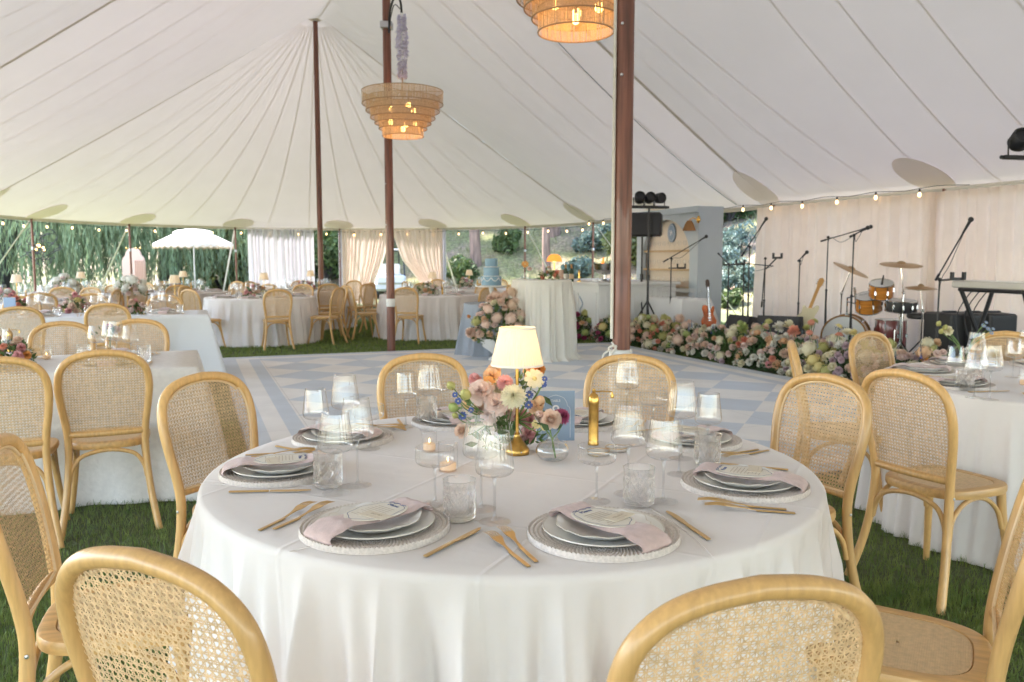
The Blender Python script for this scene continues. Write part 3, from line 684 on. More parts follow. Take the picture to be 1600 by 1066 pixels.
pine(743, 415, 36, .27, 'broad brown pine trunk on the hillside left of the cake', seed=2)
pine(855, 430, 33, .20, 'slim brown pine trunk behind the amber mushroom lamp', seed=3)
pine(868, 365, 42, .30, 'short looking far pine trunk high on the slope behind the mushroom lamp', seed=4)
pine(962, 400, 35, .25, 'pine trunk on the slope just left of the near brown pole', seed=6)
pine(1008, 430, 34, .18, 'pine trunk hidden behind the loudspeaker', seed=7)
def shade_tree(x, y, h, r, label, seed):
    z = hill_z(x, y); t = thing('pine_tree', label, 'tree', (x, y, z), 0, 'tall trees added to shade the hillside'); rr = random.Random(seed); m = MB(); limb(m, [(0,0,-.4),(.1,0,h*.3),(-.1,.1,h*.65),(0,0,h)], .30, .08, 12); cs = []; rs = []
    for k in range(22):
        a = rr.uniform(0, 6.28); z0 = rr.uniform(.42, 1.0)*h; ll = r*rr.uniform(.3,1)*(1.3-z0/h); e = (math.cos(a)*ll, math.sin(a)*ll, z0+.3); m.tube([(0,0,z0-.3), e], [.07, .02], 6); cs.append(e); rs.append(r*rr.uniform(.25,.42))
    m.obj('trunk', M['pinebark'], t); leaf_cloud(cs, rs, 9000, .24, M['leaf'], 'crown', t, flat=.7)
for i, (x, y, lb) in enumerate(((-3.1, 37.5, 'behind the right edge of the parted curtains'), (-6, 41, 'behind the golf cart'), (-9.2, 44, 'behind the far centre pole'), (2.1, 47, 'behind the slim pine trunk'), (6.4, 43, 'behind the near brown pole'), (-2.1, 47, 'behind the broad pine trunk'), (-12.5, 40, 'behind the white curtain'), (9.2, 36, 'behind the loudspeaker'), (13.5, 33, 'behind the blue cabinet'),
    (-14, 46, 'far behind the white curtain'), (-10.5, 50, 'high up behind the far centre pole'), (-6.5, 47, 'high up behind the parted curtains'), (-5.5, 52, 'at the very back behind the parted curtains'), (-1.5, 53, 'at the very back left of the cake'), (2.5, 53, 'at the very back above the cake'), (-9.5, 38, 'low behind the far centre pole'), (5.8, 37, 'beside the near brown pole'), (11, 41, 'high up behind the loudspeaker'), (7, 49, 'high up behind the near brown pole'), (1.2, 42.5, 'above the tall cocktail table'), (-13, 53, 'at the very back behind the white curtain'))):
    shade_tree(x, y, 13+i % 3, 3.8, 'tall tree added to shade the slope '+lb, i+20)  # trees mostly out of sight, added so the visible slope lies in shade
def bush(px, py, y, r, n, mat, label, size=.12, grp='bushes beyond the tent', tall=1.):
    if px > 700: y = on_hill(px, py, 17.5); r *= y/34
    p = AY(px, py, y); z = max(0, hill_z(p.x, y)); t = thing('bush', label, 'bush', (p.x, y, z), 0, grp); rr = random.Random(px)
    cs = [(rr.uniform(-.6,.6)*r, rr.uniform(-.5,.5)*r, rr.uniform(.25, 1.1)*r*tall) for _ in range(9)]
    m = MB()
    for c in cs: m.tube([(0,0,-.1), (c[0]*.5, c[1]*.5, c[2]*.5), c], [.05, .035, .012], 6)
    m.obj('stems', M['bark'], t); leaf_cloud(cs, [r*rr.uniform(.35,.62) for _ in cs], n, size, mat, 'foliage', t); return t
bl2 = pmat('bush_leaf_yellow', (.17,.20,.065), .6, var=.5, vscale=1.2, trans=.4)
bush(345, 430, 34, 2.4, 5200, bl2, 'yellow green sunlit bush right of the umbrella pole', .13)
bush(378, 400, 37, 3.4, 6500, M['bushleaf'], 'tall mid green bush left of the white curtain', .14, tall=1.3)
bush(505, 430, 33, 1.5, 3600, M['bushleaf'], 'green bush seen between the white curtain and the far centre pole', .11)
bush(522, 390, 36, 2.6, 5200, bl2, 'bright yellow bush behind the gap right of the far centre pole', .13)
bush(600, 400, 40, 2.2, 3600, bl2, 'bright bush seen through the parted cream curtains', .13)
bush(715, 445, 29.5, .8, 2200, M['bushleaf'], 'low scrub at the foot of the slope left of the cake', .08)
bush(792, 395, 38, .7, 1500, M['bushleaf'], 'small green shrub half way up the slope above the tall cocktail table', .09)
bush(925, 395, 34, .8, 1800, M['leafblue'], 'grey green shrub on the slope above the bar', .09)
bush(900, 440, 30, .7, 1500, M['leafblue'], 'low grey green shrub behind the champagne bottles', .08)
bush(1000, 420, 29, 1.6, 3600, bl2, 'yellow green bush behind the loudspeaker stand', .10)
bush(1140, 345, 27, 1.8, 5200, M['leafdk'], 'dark green bush at the top of the bank right of the blue arched cabinet', .10, tall=1.2)
bush(1168, 340, 27.5, 1.9, 5200, M['leafdk'], 'dark green bush at the top of the bank beside the blush curtain', .10, tall=1.3)
bush(1110, 350, 30, 1.7, 3600, M['leafdk'], 'dark green bush behind the blue arched cabinet', .10, tall=1.3)
bush(1150, 430, 21, .5, 900, M['leafblue'], 'small tuft of scrub on the bank right of the cabinet', .06)
bush(1142, 480, 19.5, .5, 900, M['bushleaf'], 'low scrub at the foot of the bank right of the cabinet', .06)

for px, py, r_, lb in ((1128, 418, .8, 'low dark shrub added over the bank just right of the cabinet'), (1150, 395, .9, 'dark shrub added half way up the bank behind the microphone stands'), (1168, 452, .7, 'dark shrub added low on the bank beside the curtain edge'), (1132, 460, .6, 'dark shrub added at the foot of the bank by the cabinet')):
    bush(px, py, 20, r_, 1300, M['leafblue'], lb, .06)  # shrubs added to darken the bank, which the sun leaves too bright
# market umbrella
def umbrella():
    y = 25.8; c = AY(305, 452, y); t = thing('garden_umbrella', 'white scalloped garden umbrella with a fringe and vented top on the lawn', 'umbrella', (c.x, y, 0))
    zt = AY(305, 358, y).z; zb = AY(305, 382, y).z; Rr = 1.17
    m = MB(); m.lathe([(.022, 0), (.022, zt-.08)], 12); m.lathe([(.25, 0), (.25, .05), (.05, .08)], 20); m.obj('pole', M['steel'], t)
    n = 96
    def mod(a, r, z): 
        k = abs(math.cos(4*a)); return (r*(1-.03*(1-k)*min(1, r/Rr)), z)
    m = MB(); m.lathe([(Rr, zb+.03), (Rr*.8, lerp(zb, zt, .30)), (Rr*.55, lerp(zb, zt, .60)), (Rr*.42, lerp(zb, zt, .76))], n, mod=mod, cap=False); m.obj('canopy', M['umb'], t)
    m = MB(); m.lathe([(Rr*.52, lerp(zb, zt, .76)), (Rr*.40, lerp(zb, zt, .90)), (Rr*.2, lerp(zb, zt, .99)), (.001, zt)], n, mod=mod, cap=False); m.obj('vent_cap', M['umb'], t)
    m = MB(); m.grid(lambda u, v: ((lambda a: (Rr*math.cos(a), Rr*math.sin(a), zb+.03-v*(.07+.05*abs(math.sin(a*16)))))(2*PI*u)), 256, 2, wrapu=True); v_ = m.obj('valance', M['umb'], t)
    m = MB()
    for i in range(200):
        a = 2*PI*i/200; z = zb-.04-.05*abs(math.sin(a*16)); m.tube([(Rr*math.cos(a), Rr*math.sin(a), z+.02), (Rr*math.cos(a), Rr*math.sin(a), z-.05)], .006, 4)
    m.obj('fringe', M['fringe'], v_)
    for k in range(8):
        a = k*PI/4; m = MB(); m.tube([(0,0,zt-.1), (Rr*.97*math.cos(a), Rr*.97*math.sin(a), zb+.02)], .009, 6); m.obj('rib', M['shelf'], t)
umbrella()
# peach arched board
y = 24.6; c = AY(211, 455, y); t = thing('arched_board', 'peach fabric covered arched board standing on the lawn behind the tables', 'display board', (c.x, y, 0), R(-8))
zt = AY(211, 388, y).z; wd = 38/F*y/2
out = [(-wd, 0), (-wd, zt-.45)]+[(-wd*.62+wd*.38*math.cos(PI-PI*i/16)*1, zt-.45+.28*math.sin(PI*i/32)) for i in range(9)]
out = [(-wd, .02), (-wd, zt-.42), (-wd*.92, zt-.30), (-wd*.70, zt-.21), (-wd*.62, zt-.12), (-wd*.42, zt-.03), (0, zt), (wd*.42, zt-.03), (wd*.62, zt-.12), (wd*.70, zt-.21), (wd*.92, zt-.30), (wd, zt-.42), (wd, .02)]
m = MB(); m.prism(out, -.03, .03); m.xf(Matrix.Rotation(PI/2, 4, 'X')); m.obj('board', M['peach'], t, smooth=False)
m = MB(); m.grid(lambda u, v: (lerp(.05, wd*1.02, u)+.012*math.sin(v*9), -.045-.022*math.sin(u*30)-.01, lerp(.04, zt-.36, v)), 40, 8); m.obj('draped_fabric', M['peach'], t)
for x in (-.1, .1, -.2, .24): 
    m = MB(); m.ball((x, -.02, zt+.0), .03, 8, 6); m.obj('finial', M['brass'], t)
# golf cart glimpsed between the parted drapes
y = 30.5; c = AY(607, 455, y); t = thing('golf_cart', 'pale golf cart with a black windscreen frame glimpsed between the parted cream curtains', 'golf cart', (c.x, y, 0), R(15))
m = MB(); m.box((0, 0, .45), (1.15, 1.9, .35), bev=.08); m.box((0, -.85, .68), (1.05, .35, .35), bev=.08); m.obj('body', M['cart'], t)
m = MB(); m.box((0, .25, .82), (1.0, .5, .16), bev=.05); m.box((0, .5, 1.05), (1.0, .12, .4), bev=.05); m.obj('seat', M['card'], t)
m = MB(); m.tube([(-.5,-.8,.8),(-.48,-.55,1.72),(.48,-.55,1.72),(.5,-.8,.8)], .03, 8); m.tube([(-.5,-.78,.85),(.5,-.78,.85)], .02, 8)
for sx in (-1, 1): m.tube([(sx*.48,.7,.6),(sx*.48,.6,1.72)], .025, 8)
m.obj('windscreen_frame', M['blackmetal'], t)
m = MB(); m.box((0, .05, 1.76), (1.15, 1.5, .06), bev=.02); m.obj('roof', M['cart'], t)
for sx in (-1, 1):
    for sy in (-.62, .62):
        m = MB(); m.lathe([(.1,-.09),(.2,-.09),(.225,-.05),(.225,.05),(.2,.09),(.1,.09)], 20, M4=Matrix.Rotation(PI/2, 4, 'Y')); wl = m.obj('wheel', M['black'], t, loc=(sx*.52, sy, .225))
        m = MB(); m.lathe([(.0,-.08),(.1,-.08),(.1,.085),(0,.085)], 16, M4=Matrix.Rotation(PI/2, 4, 'Y')); m.obj('rim', M['chrome'], wl)
# lit twig pendant hanging in the willow
t = thing('twig_pendant', 'round twig pendant with lit bulbs hanging in front of the willows', 'pendant light', AY(60, 384, 25.5)); m = MB(); rr = random.Random(4)
for k in range(60):
    a = rr.uniform(0, 6.28); e = rr.uniform(-1.2, 1.2); q = .55*rr.uniform(.6, 1); p = Vector((q*math.cos(a)*math.cos(e), q*math.sin(a)*math.cos(e), q*math.sin(e))); b = p+Vector((rr.uniform(-.3,.3), rr.uniform(-.3,.3), rr.uniform(-.3,.3))); m.tube([p, (p+b)/2*1.1, b], .012, 4)
m.tube([(0,0,.4),(0,0,3.4)], .008, 4); m.obj('twigs', M['bark'], t)
for d in ((0,0,0),(-.08,0,-.12),(.12,.1,-.14),(.2,-.1,-.06)):
    m = MB(); m.ball(d, .05 if d[0] == 0 else .03, 12, 8); m.obj('bulb', M['bulb'], t)

# ------------------------------------------------------------------ cane-back bentwood chair (faces +Y)
CH = .925
HZ = [0, .15, .30, .45, .55, .66, .76, .84, .89, .915, .925]
HX = [.225, .200, .183, .176, .182, .198, .206, .192, .150, .085, 0]
HY = [-.275, -.228, -.200, -.188, -.196, -.215, -.236, -.254, -.265, -.270, -.272]
def hx(z): return float(np.interp(z, HZ, HX))
def hy(z): return float(np.interp(z, HZ, HY))
def build_chair():
    t = thing('cane_chair', 'x', 'chair', group='honey coloured cane back chairs')
    half = cr(list(zip(HX, HY, HZ)), 5); full = half+[Vector((-p.x, p.y, p.z)) for p in reversed(half[:-1])]
    m = MB(); m.tube(full, .0175, 12, flat=1.05, up=(0,1,0)); m.obj('back_frame', M['wood'], t)
    # inner outline of the hoop, refined
    hz = np.array([p.z for p in half]); hxx = np.array([p.x for p in half]); 
    xin = lambda z: float(np.interp(z, hz, hxx))-.013
    yb = lambda x, z: hy(z)-.010*(1-(x/.2)**2)
    z0 = .520
    m = MB(); s = cr([(p.x-.0165 if p.x > .02 else 0, p.y+.004, p.z-(.0165 if p.x < .17 else .004)) for p in half if p.z > z0], 1)
    ring = s+[Vector((-p.x, p.y, p.z)) for p in reversed(s[:-1])]+[Vector((x, hy(z0)+.004, z0)) for x in np.linspace(-.16, .16, 7)]
    m.tube(ring, .0045, 6, closed=True); sp = m
    # cane strands
    m = MB(); rr = random.Random(2); wv = .0011
    def ins(x, z): return z0 < z < .912 and abs(x) < xin(z)-.002*0
    def strand(p, d, ln_, wd, off, ph):
        n = int(ln_/.008); run = []
        for i in range(n+1):
            x, z = p[0]+d[0]*ln_*i/n, p[1]+d[1]*ln_*i/n
            if ins(x, z): run.append((x, z, i))
            else:
                if len(run) > 1: emit(run, d, wd, off, ph)
                run = []
        if len(run) > 1: emit(run, d, wd, off, ph)
    def emit(run, d, wd, off, ph):
        vs = []
        for x, z, i in run:
            y = yb(x, z)+off+wv*math.sin(i*1.6+ph); ox, oz = -d[1]*wd/2, d[0]*wd/2
            vs += [(x-ox, y, z-oz), (x+ox, y, z+oz)]
        m.add(vs, [(2*i, 2*i+1, 2*i+3, 2*i+2) for i in range(len(run)-1)])
    q = .0138
    k = 0
    for x in np.arange(-.2070, .2071, q):
        for o in (-.0019, .0019): k += 1; strand((x+o, .51), (0, 1), .42, .0020, 0, k*PI)
    for z in np.arange(z0+.004, .915, q):
        for o in (-.0019, .0019): k += 1; strand((-.21, z+o), (1, 0), .42, .0020, .0008, k*PI)
    for b in np.arange(-.7, .7, q):
        strand((-.21, .71+b-.21), (.7071, .7071), .60, .0019, .0020, 0)
        strand((.21, .71+b-.21), (-.7071, .7071), .60, .0019, -.0014, 0)
    cb = m.obj('cane_back', M['cane'], t, smooth=False)
    sp.obj('cane_edging', M['canering'], cb)
    m = MB(); m.tube([(x, hy(.508)-.016*(1-(x/.18)**2)+.002, .508) for x in np.linspace(-.172, .172, 9)], .0135, 10, flat=1.15); m.obj('back_rail', M['wood'], t)
    # seat
    out = []
    for i in range(48):
        a = 2*PI*i/48; ca, sa = math.cos(a), math.sin(a); e = 2/3.4
        x = .213*math.copysign(abs(ca)**e, ca); y = .205*math.copysign(abs(sa)**e, sa)+.012
        x *= 1-.14*(.217-y)/.43; out.append((x, y))
    m = MB(); n = len(out)
    lay = [(.90, .422), (.985, .424), (1, .432), (1, .449), (.985, .457), (.95, .460), (.80, .459), (.78, .452)]
    vs = [(x*k, (y-.012)*k+.012, z) for k, z in lay for x, y in out]; fs = []
    for r_ in range(len(lay)-1):
        for i in range(n): fs.append((r_*n+i, r_*n+(i+1) % n, (r_+1)*n+(i+1) % n, (r_+1)*n+i))
    fs.append(tuple(range(n-1, -1, -1))); m.add(vs, fs); st = m.obj('seat', M['seatwood'], t)
    m = MB(); lay = [(.785, .452), (.78, .4575), (.6, .4560), (.3, .4535), (.02, .453)]
    m.add([(x*k, (y-.012)*k+.012, z) for k, z in lay for x, y in out], [(r_*n+i, r_*n+(i+1) % n, (r_+1)*n+(i+1) % n, (r_+1)*n+i) for r_ in range(4) for i in range(n)])
    m.obj('seat_panel', M['seatcane'], st)
    for sx in (-1, 1):
        m = MB(); q = cr([(sx*.165,.150,.425),(sx*.172,.163,.30),(sx*.188,.185,.15),(sx*.210,.215,0)], 5); m.tube(q, [lerp(.019, .0135, i/(len(q)-1)) for i in range(len(q))], 12); m.obj('leg', M['wood'], t)
    m = MB()
    m.tube(cr([(-.176,-.200,.270),(-.163,-.196,.335),(-.115,-.190,.395),(0,-.186,.418),(.115,-.190,.395),(.163,-.196,.335),(.176,-.200,.270)], 5), .0105, 10); m.obj('rear_brace', M['wood'], t)
    for sx in (-1, 1):
        m = MB(); m.tube(cr([(sx*.183,-.185,.270),(sx*.176,-.165,.345),(sx*.172,-.10,.400),(sx*.170,-.02,.418),(sx*.170,.06,.400),(sx*.171,.125,.345),(sx*.176,.150,.270)], 5), .0100, 10); m.obj('side_brace', M['wood'], t)
        m = MB(); m.lathe([(.0,.004),(.005,.003),(.006,0)], 8, M4=Matrix.Rotation(sx*PI/2, 4, 'Y')); m.obj('bolt', M['screw'], t, loc=(sx*.194, -.186, .442))
    return t
def seatcane():
    m = pmat('woven_seat_cane', (.63,.44,.23), .5, var=.15, vscale=70); nt = m.node_tree; ln = nt.links.new; b = nt.nodes['Principled BSDF']
    tc = nt.nodes.new('ShaderNodeTexCoord'); w1 = nt.nodes.new('ShaderNodeTexWave'); w1.inputs['Scale'].default_value = 62; w1.bands_direction = 'X'
    w2 = nt.nodes.new('ShaderNodeTexWave'); w2.inputs['Scale'].default_value = 62; w2.bands_direction = 'Y'; ln(tc.outputs['Object'], w1.inputs[0]); ln(tc.outputs['Object'], w2.inputs[0])
    mu = nt.nodes.new('ShaderNodeMath'); mu.operation = 'MULTIPLY'; ln(w1.outputs['Fac'], mu.inputs[0]); ln(w2.outputs['Fac'], mu.inputs[1])
    bp = nt.nodes.new('ShaderNodeBump'); bp.inputs['Strength'].default_value = .6; bp.inputs['Distance'].default_value = .002; ln(mu.outputs[0], bp.inputs['Height']); ln(bp.outputs[0], b.inputs['Normal']); return m
M['seatcane'] = seatcane()
CHAIR = Proto(build_chair())
def chair_at(x, y, face, label, group, z=0.): return CHAIR.put((x, y, z), face-PI/2, label, group)
def chair_px(px, py, tgt, label, group, rmin=None, rmax=None, lab_z=CH, turn=0.):
    h = G(px, py, lab_z); d = Vector((tgt[0]-h.x, tgt[1]-h.y, 0)).normalized()
    if turn: d = Matrix.Rotation(turn, 3, 'Z') @ d
    o = h+d*.27; return chair_at(o.x, o.y, math.atan2(d.y, d.x), label, group)
def chair_round(c, r, deg, label, group, turn=0.):
    a = R(deg); x, y = c[0]+r*math.cos(a), c[1]+r*math.sin(a); return chair_at(x, y, a+PI+R(turn), label, group)

# ------------------------------------------------------------------ cloth covered tables
TZ = .762
def round_cloth(name, c, Rt, top, label, mat, nf=15, flare=.06, seed=1, nth=360, cat='table', group=None, pool=0., fold=.05, lines=()):
    r_ = random.Random(seed); ph = [r_.uniform(0, 6.28) for _ in range(8)]; kz = top-.005
    def fold_(a):
        x = nf*a+1.1*math.sin(2*a+ph[0])+.8*math.sin(3*a+ph[1])+.5*math.sin(5*a+ph[5])
        v = math.sin(x); v2 = math.sin(nf*1.63*a+ph[2]+math.sin(3*a+ph[3])); 
        return (1.15-2*abs(math.sin(x*.5))**.8)*.62+.34*v2+.14*math.sin(nf*3.1*a+ph[4])
    prof = [(0, 0)]+[(Rt*f, 0) for f in (.25, .5, .7, .85, .94)]+[(Rt-.012, -.0008), (Rt-.004, -.004), (Rt+.001, -.011), (Rt+.003, -.022)]
    nz = 26; m = MB(); vs = []; P = len(prof)+nz
    def surf(a, v):
        fa = fold_(a); fb = .5+.5*math.sin(3*a+ph[6]); g = min(1, v*3.6)**.9
        rr = Rt+.004+flare*v**1.2+fold*g*(.55+.45*v)*(fa*(.6+.5*fb)*1.1+.12*math.sin(a*nf*2+v*4+ph[5])*v)+.012*math.sin(a*2+ph[1])*v
        return Vector((rr*math.cos(a+.012*math.sin(v*5+a*3)*v), rr*math.sin(a+.012*math.sin(v*5+a*3)*v), kz-.020-v*(kz-.024)))
    for i in range(nth):
        a = 2*PI*i/nth; fa = fold_(a); fb = .5+.5*math.sin(3*a+ph[6])
        for r, z in prof: vs.append((r*math.cos(a), r*math.sin(a), kz+.005+z+(.0006*math.sin(a*3+r*20) if r < Rt*.9 else 0)))
        for j in range(1, nz+1):
            v = j/nz; d = v*(kz-.004); g = min(1, v*3.6)**.9
            rr = Rt+.004+flare*v**1.2+fold*g*(.55+.45*v)*(fa*(.6+.5*fb)*1.1+.12*math.sin(a*nf*2+v*4+ph[5])*v)+.012*math.sin(a*2+ph[1])*v
            if pool: rr += pool*max(0, (v-.93)/.07)**1.5*(1+.4*math.sin(a*nf*2))
            at = a+.012*math.sin(v*5+a*3)*v
            vs.append((rr*math.cos(at), rr*math.sin(at), kz-.020-d*(kz-.024)/(kz-.004)))
    fs = []
    for i in range(nth):
        q = (i+1) % nth
        for j in range(P-1):
            if j == 0: fs.append((i*P, q*P+1, i*P+1))
            else: fs.append((i*P+j, q*P+j, q*P+j+1, i*P+j+1))
    for i in range(nth):                   # all the inner ends meet in one point
        vs[i*P] = (0, 0, top)
    m.add(vs, [tuple(reversed(f)) for f in fs]); o = m.obj(name, mat, angle=180); o.location = (c[0], c[1], 0)
    tag(o, label, cat, group)
    if lines:
        for (a0, v0, a1, v1, bow) in lines:
            m = MB(); m.tube([surf(R(lerp(a0, a1, i/160))+bow*math.sin(PI*i/160), lerp(v0, v1, i/160))+Vector((math.cos(R(a0)), math.sin(R(a0)), 0))*.0022 for i in range(161)], .0011, 5)
            m.obj('pressed_crease', M['linenline'], o)
    return o
def rect_cloth(name, t0, t1, s0, s1, top, label, mat, seed=1, flare=.05, fold=.035):
    """long table in the tent frame, cloth to the floor, corners falling in a fold"""
    r_ = random.Random(seed); ph = [r_.uniform(0, 6.28) for _ in range(8)]
    w2, d2 = (t1-t0)/2, (s1-s0)/2; per = []; rc = .02; n = 0
    step = .022
    def side(a, b):
        k = int((Vector(b)-Vector(a)).length/step); return [(lerp(a[0], b[0], i/k), lerp(a[1], b[1], i/k)) for i in range(k)]
    cs = [(-w2,-d2),(w2,-d2),(w2,d2),(-w2,d2)]
    for i in range(4):
        a, b = cs[i], cs[(i+1) % 4]; per += side(a, b)
    m = MB(); nz = 22; vs = []; nP = len(per)
    lay = [0.0, .5, .9, 1]
    for x, y in per:
        for k in lay: vs.append((x*k, y*k, top-(.002 if k == 1 else 0)))
        L1 = max(abs(x)-(w2-.35), 0)/.35*max(abs(y)-(d2-.35), 0)/.35
        ln_ = math.hypot(x, y); nx = 1 if abs(abs(x)-w2) < 1e-6 else 0; ny = 1 if abs(abs(y)-d2) < 1e-6 else 0
        sx, sy = math.copysign(1, x), math.copysign(1, y); cc = L1**2
        ox = nx*sx*(1-cc)+sx*cc*.9; oy = ny*sy*(1-cc)+sy*cc*.9; u = x*sy+y*sx
        for j in range(1, nz+1):
            v = j/nz; f = math.sin(u*7+ph[0]+math.sin(u*3+ph[1]))*.7+.4*math.sin(u*17+ph[2])
            o = .006+flare*v+fold*v**.9*f*(1-cc*.6)+cc*.16*v**.9
            vs.append((x+ox*o, y+oy*o, top-.008-(top-.014)*v))
    P = len(lay)+nz; fs = []
    for i in range(nP):
        q = (i+1) % nP
        for j in range(P-1): fs.append((i*P+j, i*P+j+1, q*P+j+1, q*P+j))
    m.add(vs, [tuple(reversed(f)) for f in fs]); o = m.obj(name, mat, angle=180); o.location = TS((t0+t1)/2, (s0+s1)/2); o.rotation_euler = (0,0,A3)
    return tag(o, label, 'table')

# ------------------------------------------------------------------ place setting pieces (local +Y = towards the middle of the table)
def P_charger():
    m = MB(); prof = [(0, .004), (.09, .004)]; n = 420
    for i in range(33): prof.append((.095+.0775*i/32, 0))
    def mod(a, r, z):
        if r <= .0901: return (r, z)
        k = (r-.095)/.0775*7.75; ring = math.floor(k); f = k-ring
        z = .0045+.0035*math.sin(PI*min(1, max(0, f)))**.6+.0017*math.sin(a*105+ring*PI)*math.sin(PI*f)+ .006*max(0, (r-.13)/.04)
        return (r+(.0005*math.sin(a*84) if r > .168 else 0), z)
    m.lathe(prof+[(.172, .004), (.166, .0)], n, mod=lambda a, r, z: mod(a, r, z) if r < .1725 and not (z > 0 and r > .1) else (r, z), cap=False)
    m.cur = 0; m.lathe([(0, .001), (.166, .001)], 60, cap=False)
    return m.obj('woven_charger', M['charger'])
def P_plate():
    m = MB(); m.lathe([(0,.0025),(.075,.0025),(.092,.004),(.125,.0145),(.133,.0175)], 72, cap=False); m.cur = 1
    m.lathe([(.133,.0175),(.1362,.0185),(.1368,.0165),(.134,.0145)], 72, cap=False); m.cur = 0
    m.lathe([(.134,.0145),(.10,.003),(.07,0),(0,0)], 72, cap=False)
    return m.obj('dinner_plate', [M['plate'], M['platerim']])
def P_salad():
    wav = lambda a: 1+.022*math.sin(11*a)+.012*math.sin(5*a+1)+.008*math.sin(17*a)
    m = MB(); m.lathe([(0,.003),(.055,.003),(.070,.006),(.097,.019),(.104,.022)], 120, mod=lambda a, r, z: (r*(wav(a) if r > .08 else 1), z+(.002*math.sin(11*a) if r > .09 else 0)), cap=False); m.cur = 1
    m.lathe([(.104,.022),(.1062,.0225),(.1055,.0205),(.103,.020)], 120, mod=lambda a, r, z: (r*wav(a), z+.002*math.sin(11*a)), cap=False); m.cur = 0
    m.lathe([(.103,.020),(.07,.003),(.05,0),(0,0)], 120, mod=lambda a, r, z: (r*(wav(a) if r > .08 else 1), z+(.002*math.sin(11*a) if r > .09 else 0)), cap=False)
    return m.obj('salad_plate', [M['plate2'], M['platerim']])
def P_napkin():
    m = MB(); path = [(-.152,.004),(-.158,.012),(-.150,.022),(-.125,.030),(-.100,.0345),(-.06,.0305),(0,.0285),(.06,.0305),(.098,.0355),(.115,.0345),(.128,.028),(.131,.020),(.124,.016)]
    q = cr([(0, y, z) for y, z in path], 4); n = len(q); vs = []; nu = 11
    for i, p in enumerate(q):
        d = (q[min(i+1, n-1)]-q[max(0, i-1)]).normalized(); nn = Vector((0, -d.z, d.y)); hw = .050*(1+.05*math.cos(i*.5))
        for sgn in (1, -1):
            for k in range(nu):
                u = k/(nu-1)*2-1; e = .0042*math.sqrt(max(0, 1-u**6))
                vs.append(Vector((u*hw+.006*math.sin(p.y*14), p.y, p.z))+nn*(sgn*e+.0008*math.sin(u*9+i*.7)))
    fs = []; S = 2*nu
    for i in range(n-1):
        for k in range(nu-1):
            fs.append((i*S+k, i*S+k+1, (i+1)*S+k+1, (i+1)*S+k)); fs.append((i*S+nu+k+1, i*S+nu+k, (i+1)*S+nu+k, (i+1)*S+nu+k+1))
        fs.append((i*S+nu-1, i*S+S-1, (i+1)*S+S-1, (i+1)*S+nu-1)); fs.append((i*S+nu, i*S, (i+1)*S, (i+1)*S+nu))
    m.add(vs, fs)
    return m.obj('linen_napkin', M['napkin'], angle=70)
def oval(n, ax, ay, w=0., k=8): return [((ax*(1+w*math.cos(k*a)))*math.cos(a), (ay*(1+w*math.cos(k*a)))*math.sin(a)) for a in [2*PI*i/n for i in range(n)]]
def strip_loop(m, pts, wd, z):
    n = len(pts); vs = []
    for i in range(n):
        a, b = Vector(pts[i-1]), Vector(pts[(i+1) % n]); d = (b-a).normalized(); k = Vector((-d.y, d.x))*wd/2; p = Vector(pts[i])
        vs += [(p.x-k.x, p.y-k.y, z), (p.x+k.x, p.y+k.y, z)]
    m.add(vs, [(2*i, 2*i+1, (2*i+3) % (2*n), (2*i+2) % (2*n)) for i in range(n)])
def P_menu():
    t = thing('menu_card', 'x', 'menu card'); m = MB(); m.prism(oval(64, .058, .082), 0, .0012); m.obj('paper', M['card'], t, smooth=False)
    m = MB(); strip_loop(m, oval(96, .050, .073, .035, 8), .0016, .0018); m.obj('scalloped_line', M['ink'], t, smooth=False)
    o = link('heading', textmesh('Menu', .016, M['ink']), t); o.location = (0, .052, .0018)
    m = MB(); r_ = random.Random(5)
    for i in range(9):
        y = .030-i*.0095; w_ = r_.uniform(.018, .034); m.box((0, y, .0018), (2*w_, .0016, .0004))
    m.obj('text_lines', M['ink2'], t, smooth=False)
    m = MB(); m.tube(cr([(-.03,.064,.002),(-.02,.070,.002),(-.012,.064,.002),(0,.071,.002),(.012,.064,.002),(.02,.070,.002),(.03,.064,.002)], 5), .0007, 4); m.obj('flourish', M['ink'], t)
    return t
def P_name(txt):
    t = thing('name_card', 'x', 'name card'); m = MB(); m.box((0,0,.0006), (.075,.036,.0012)); m.obj('paper', M['card2'], t, smooth=False)
    if txt: o = link('name_lettering', textmesh(txt, .011, M['ink2']), t); o.location = (0, .003, .0016)
    m = MB(); m.box((0,-.009,.0014), (.040,.0012,.0004)); m.obj('small_print', M['ink2'], t, smooth=False)
    return t
def P_knife():
    m = MB(); m.box((0,-.055,.0035), (.011,.105,.004), bev=.0015)
    out = [(-.005,0),(.0048,0),(.0062,.012),(.0085,.03),(.0088,.07),(.006,.095),(.001,.108),(-.004,.104),(-.0052,.05)]
    m.prism(out, .0024, .0042); return m.obj('gold_knife', M['gold'], angle=30)
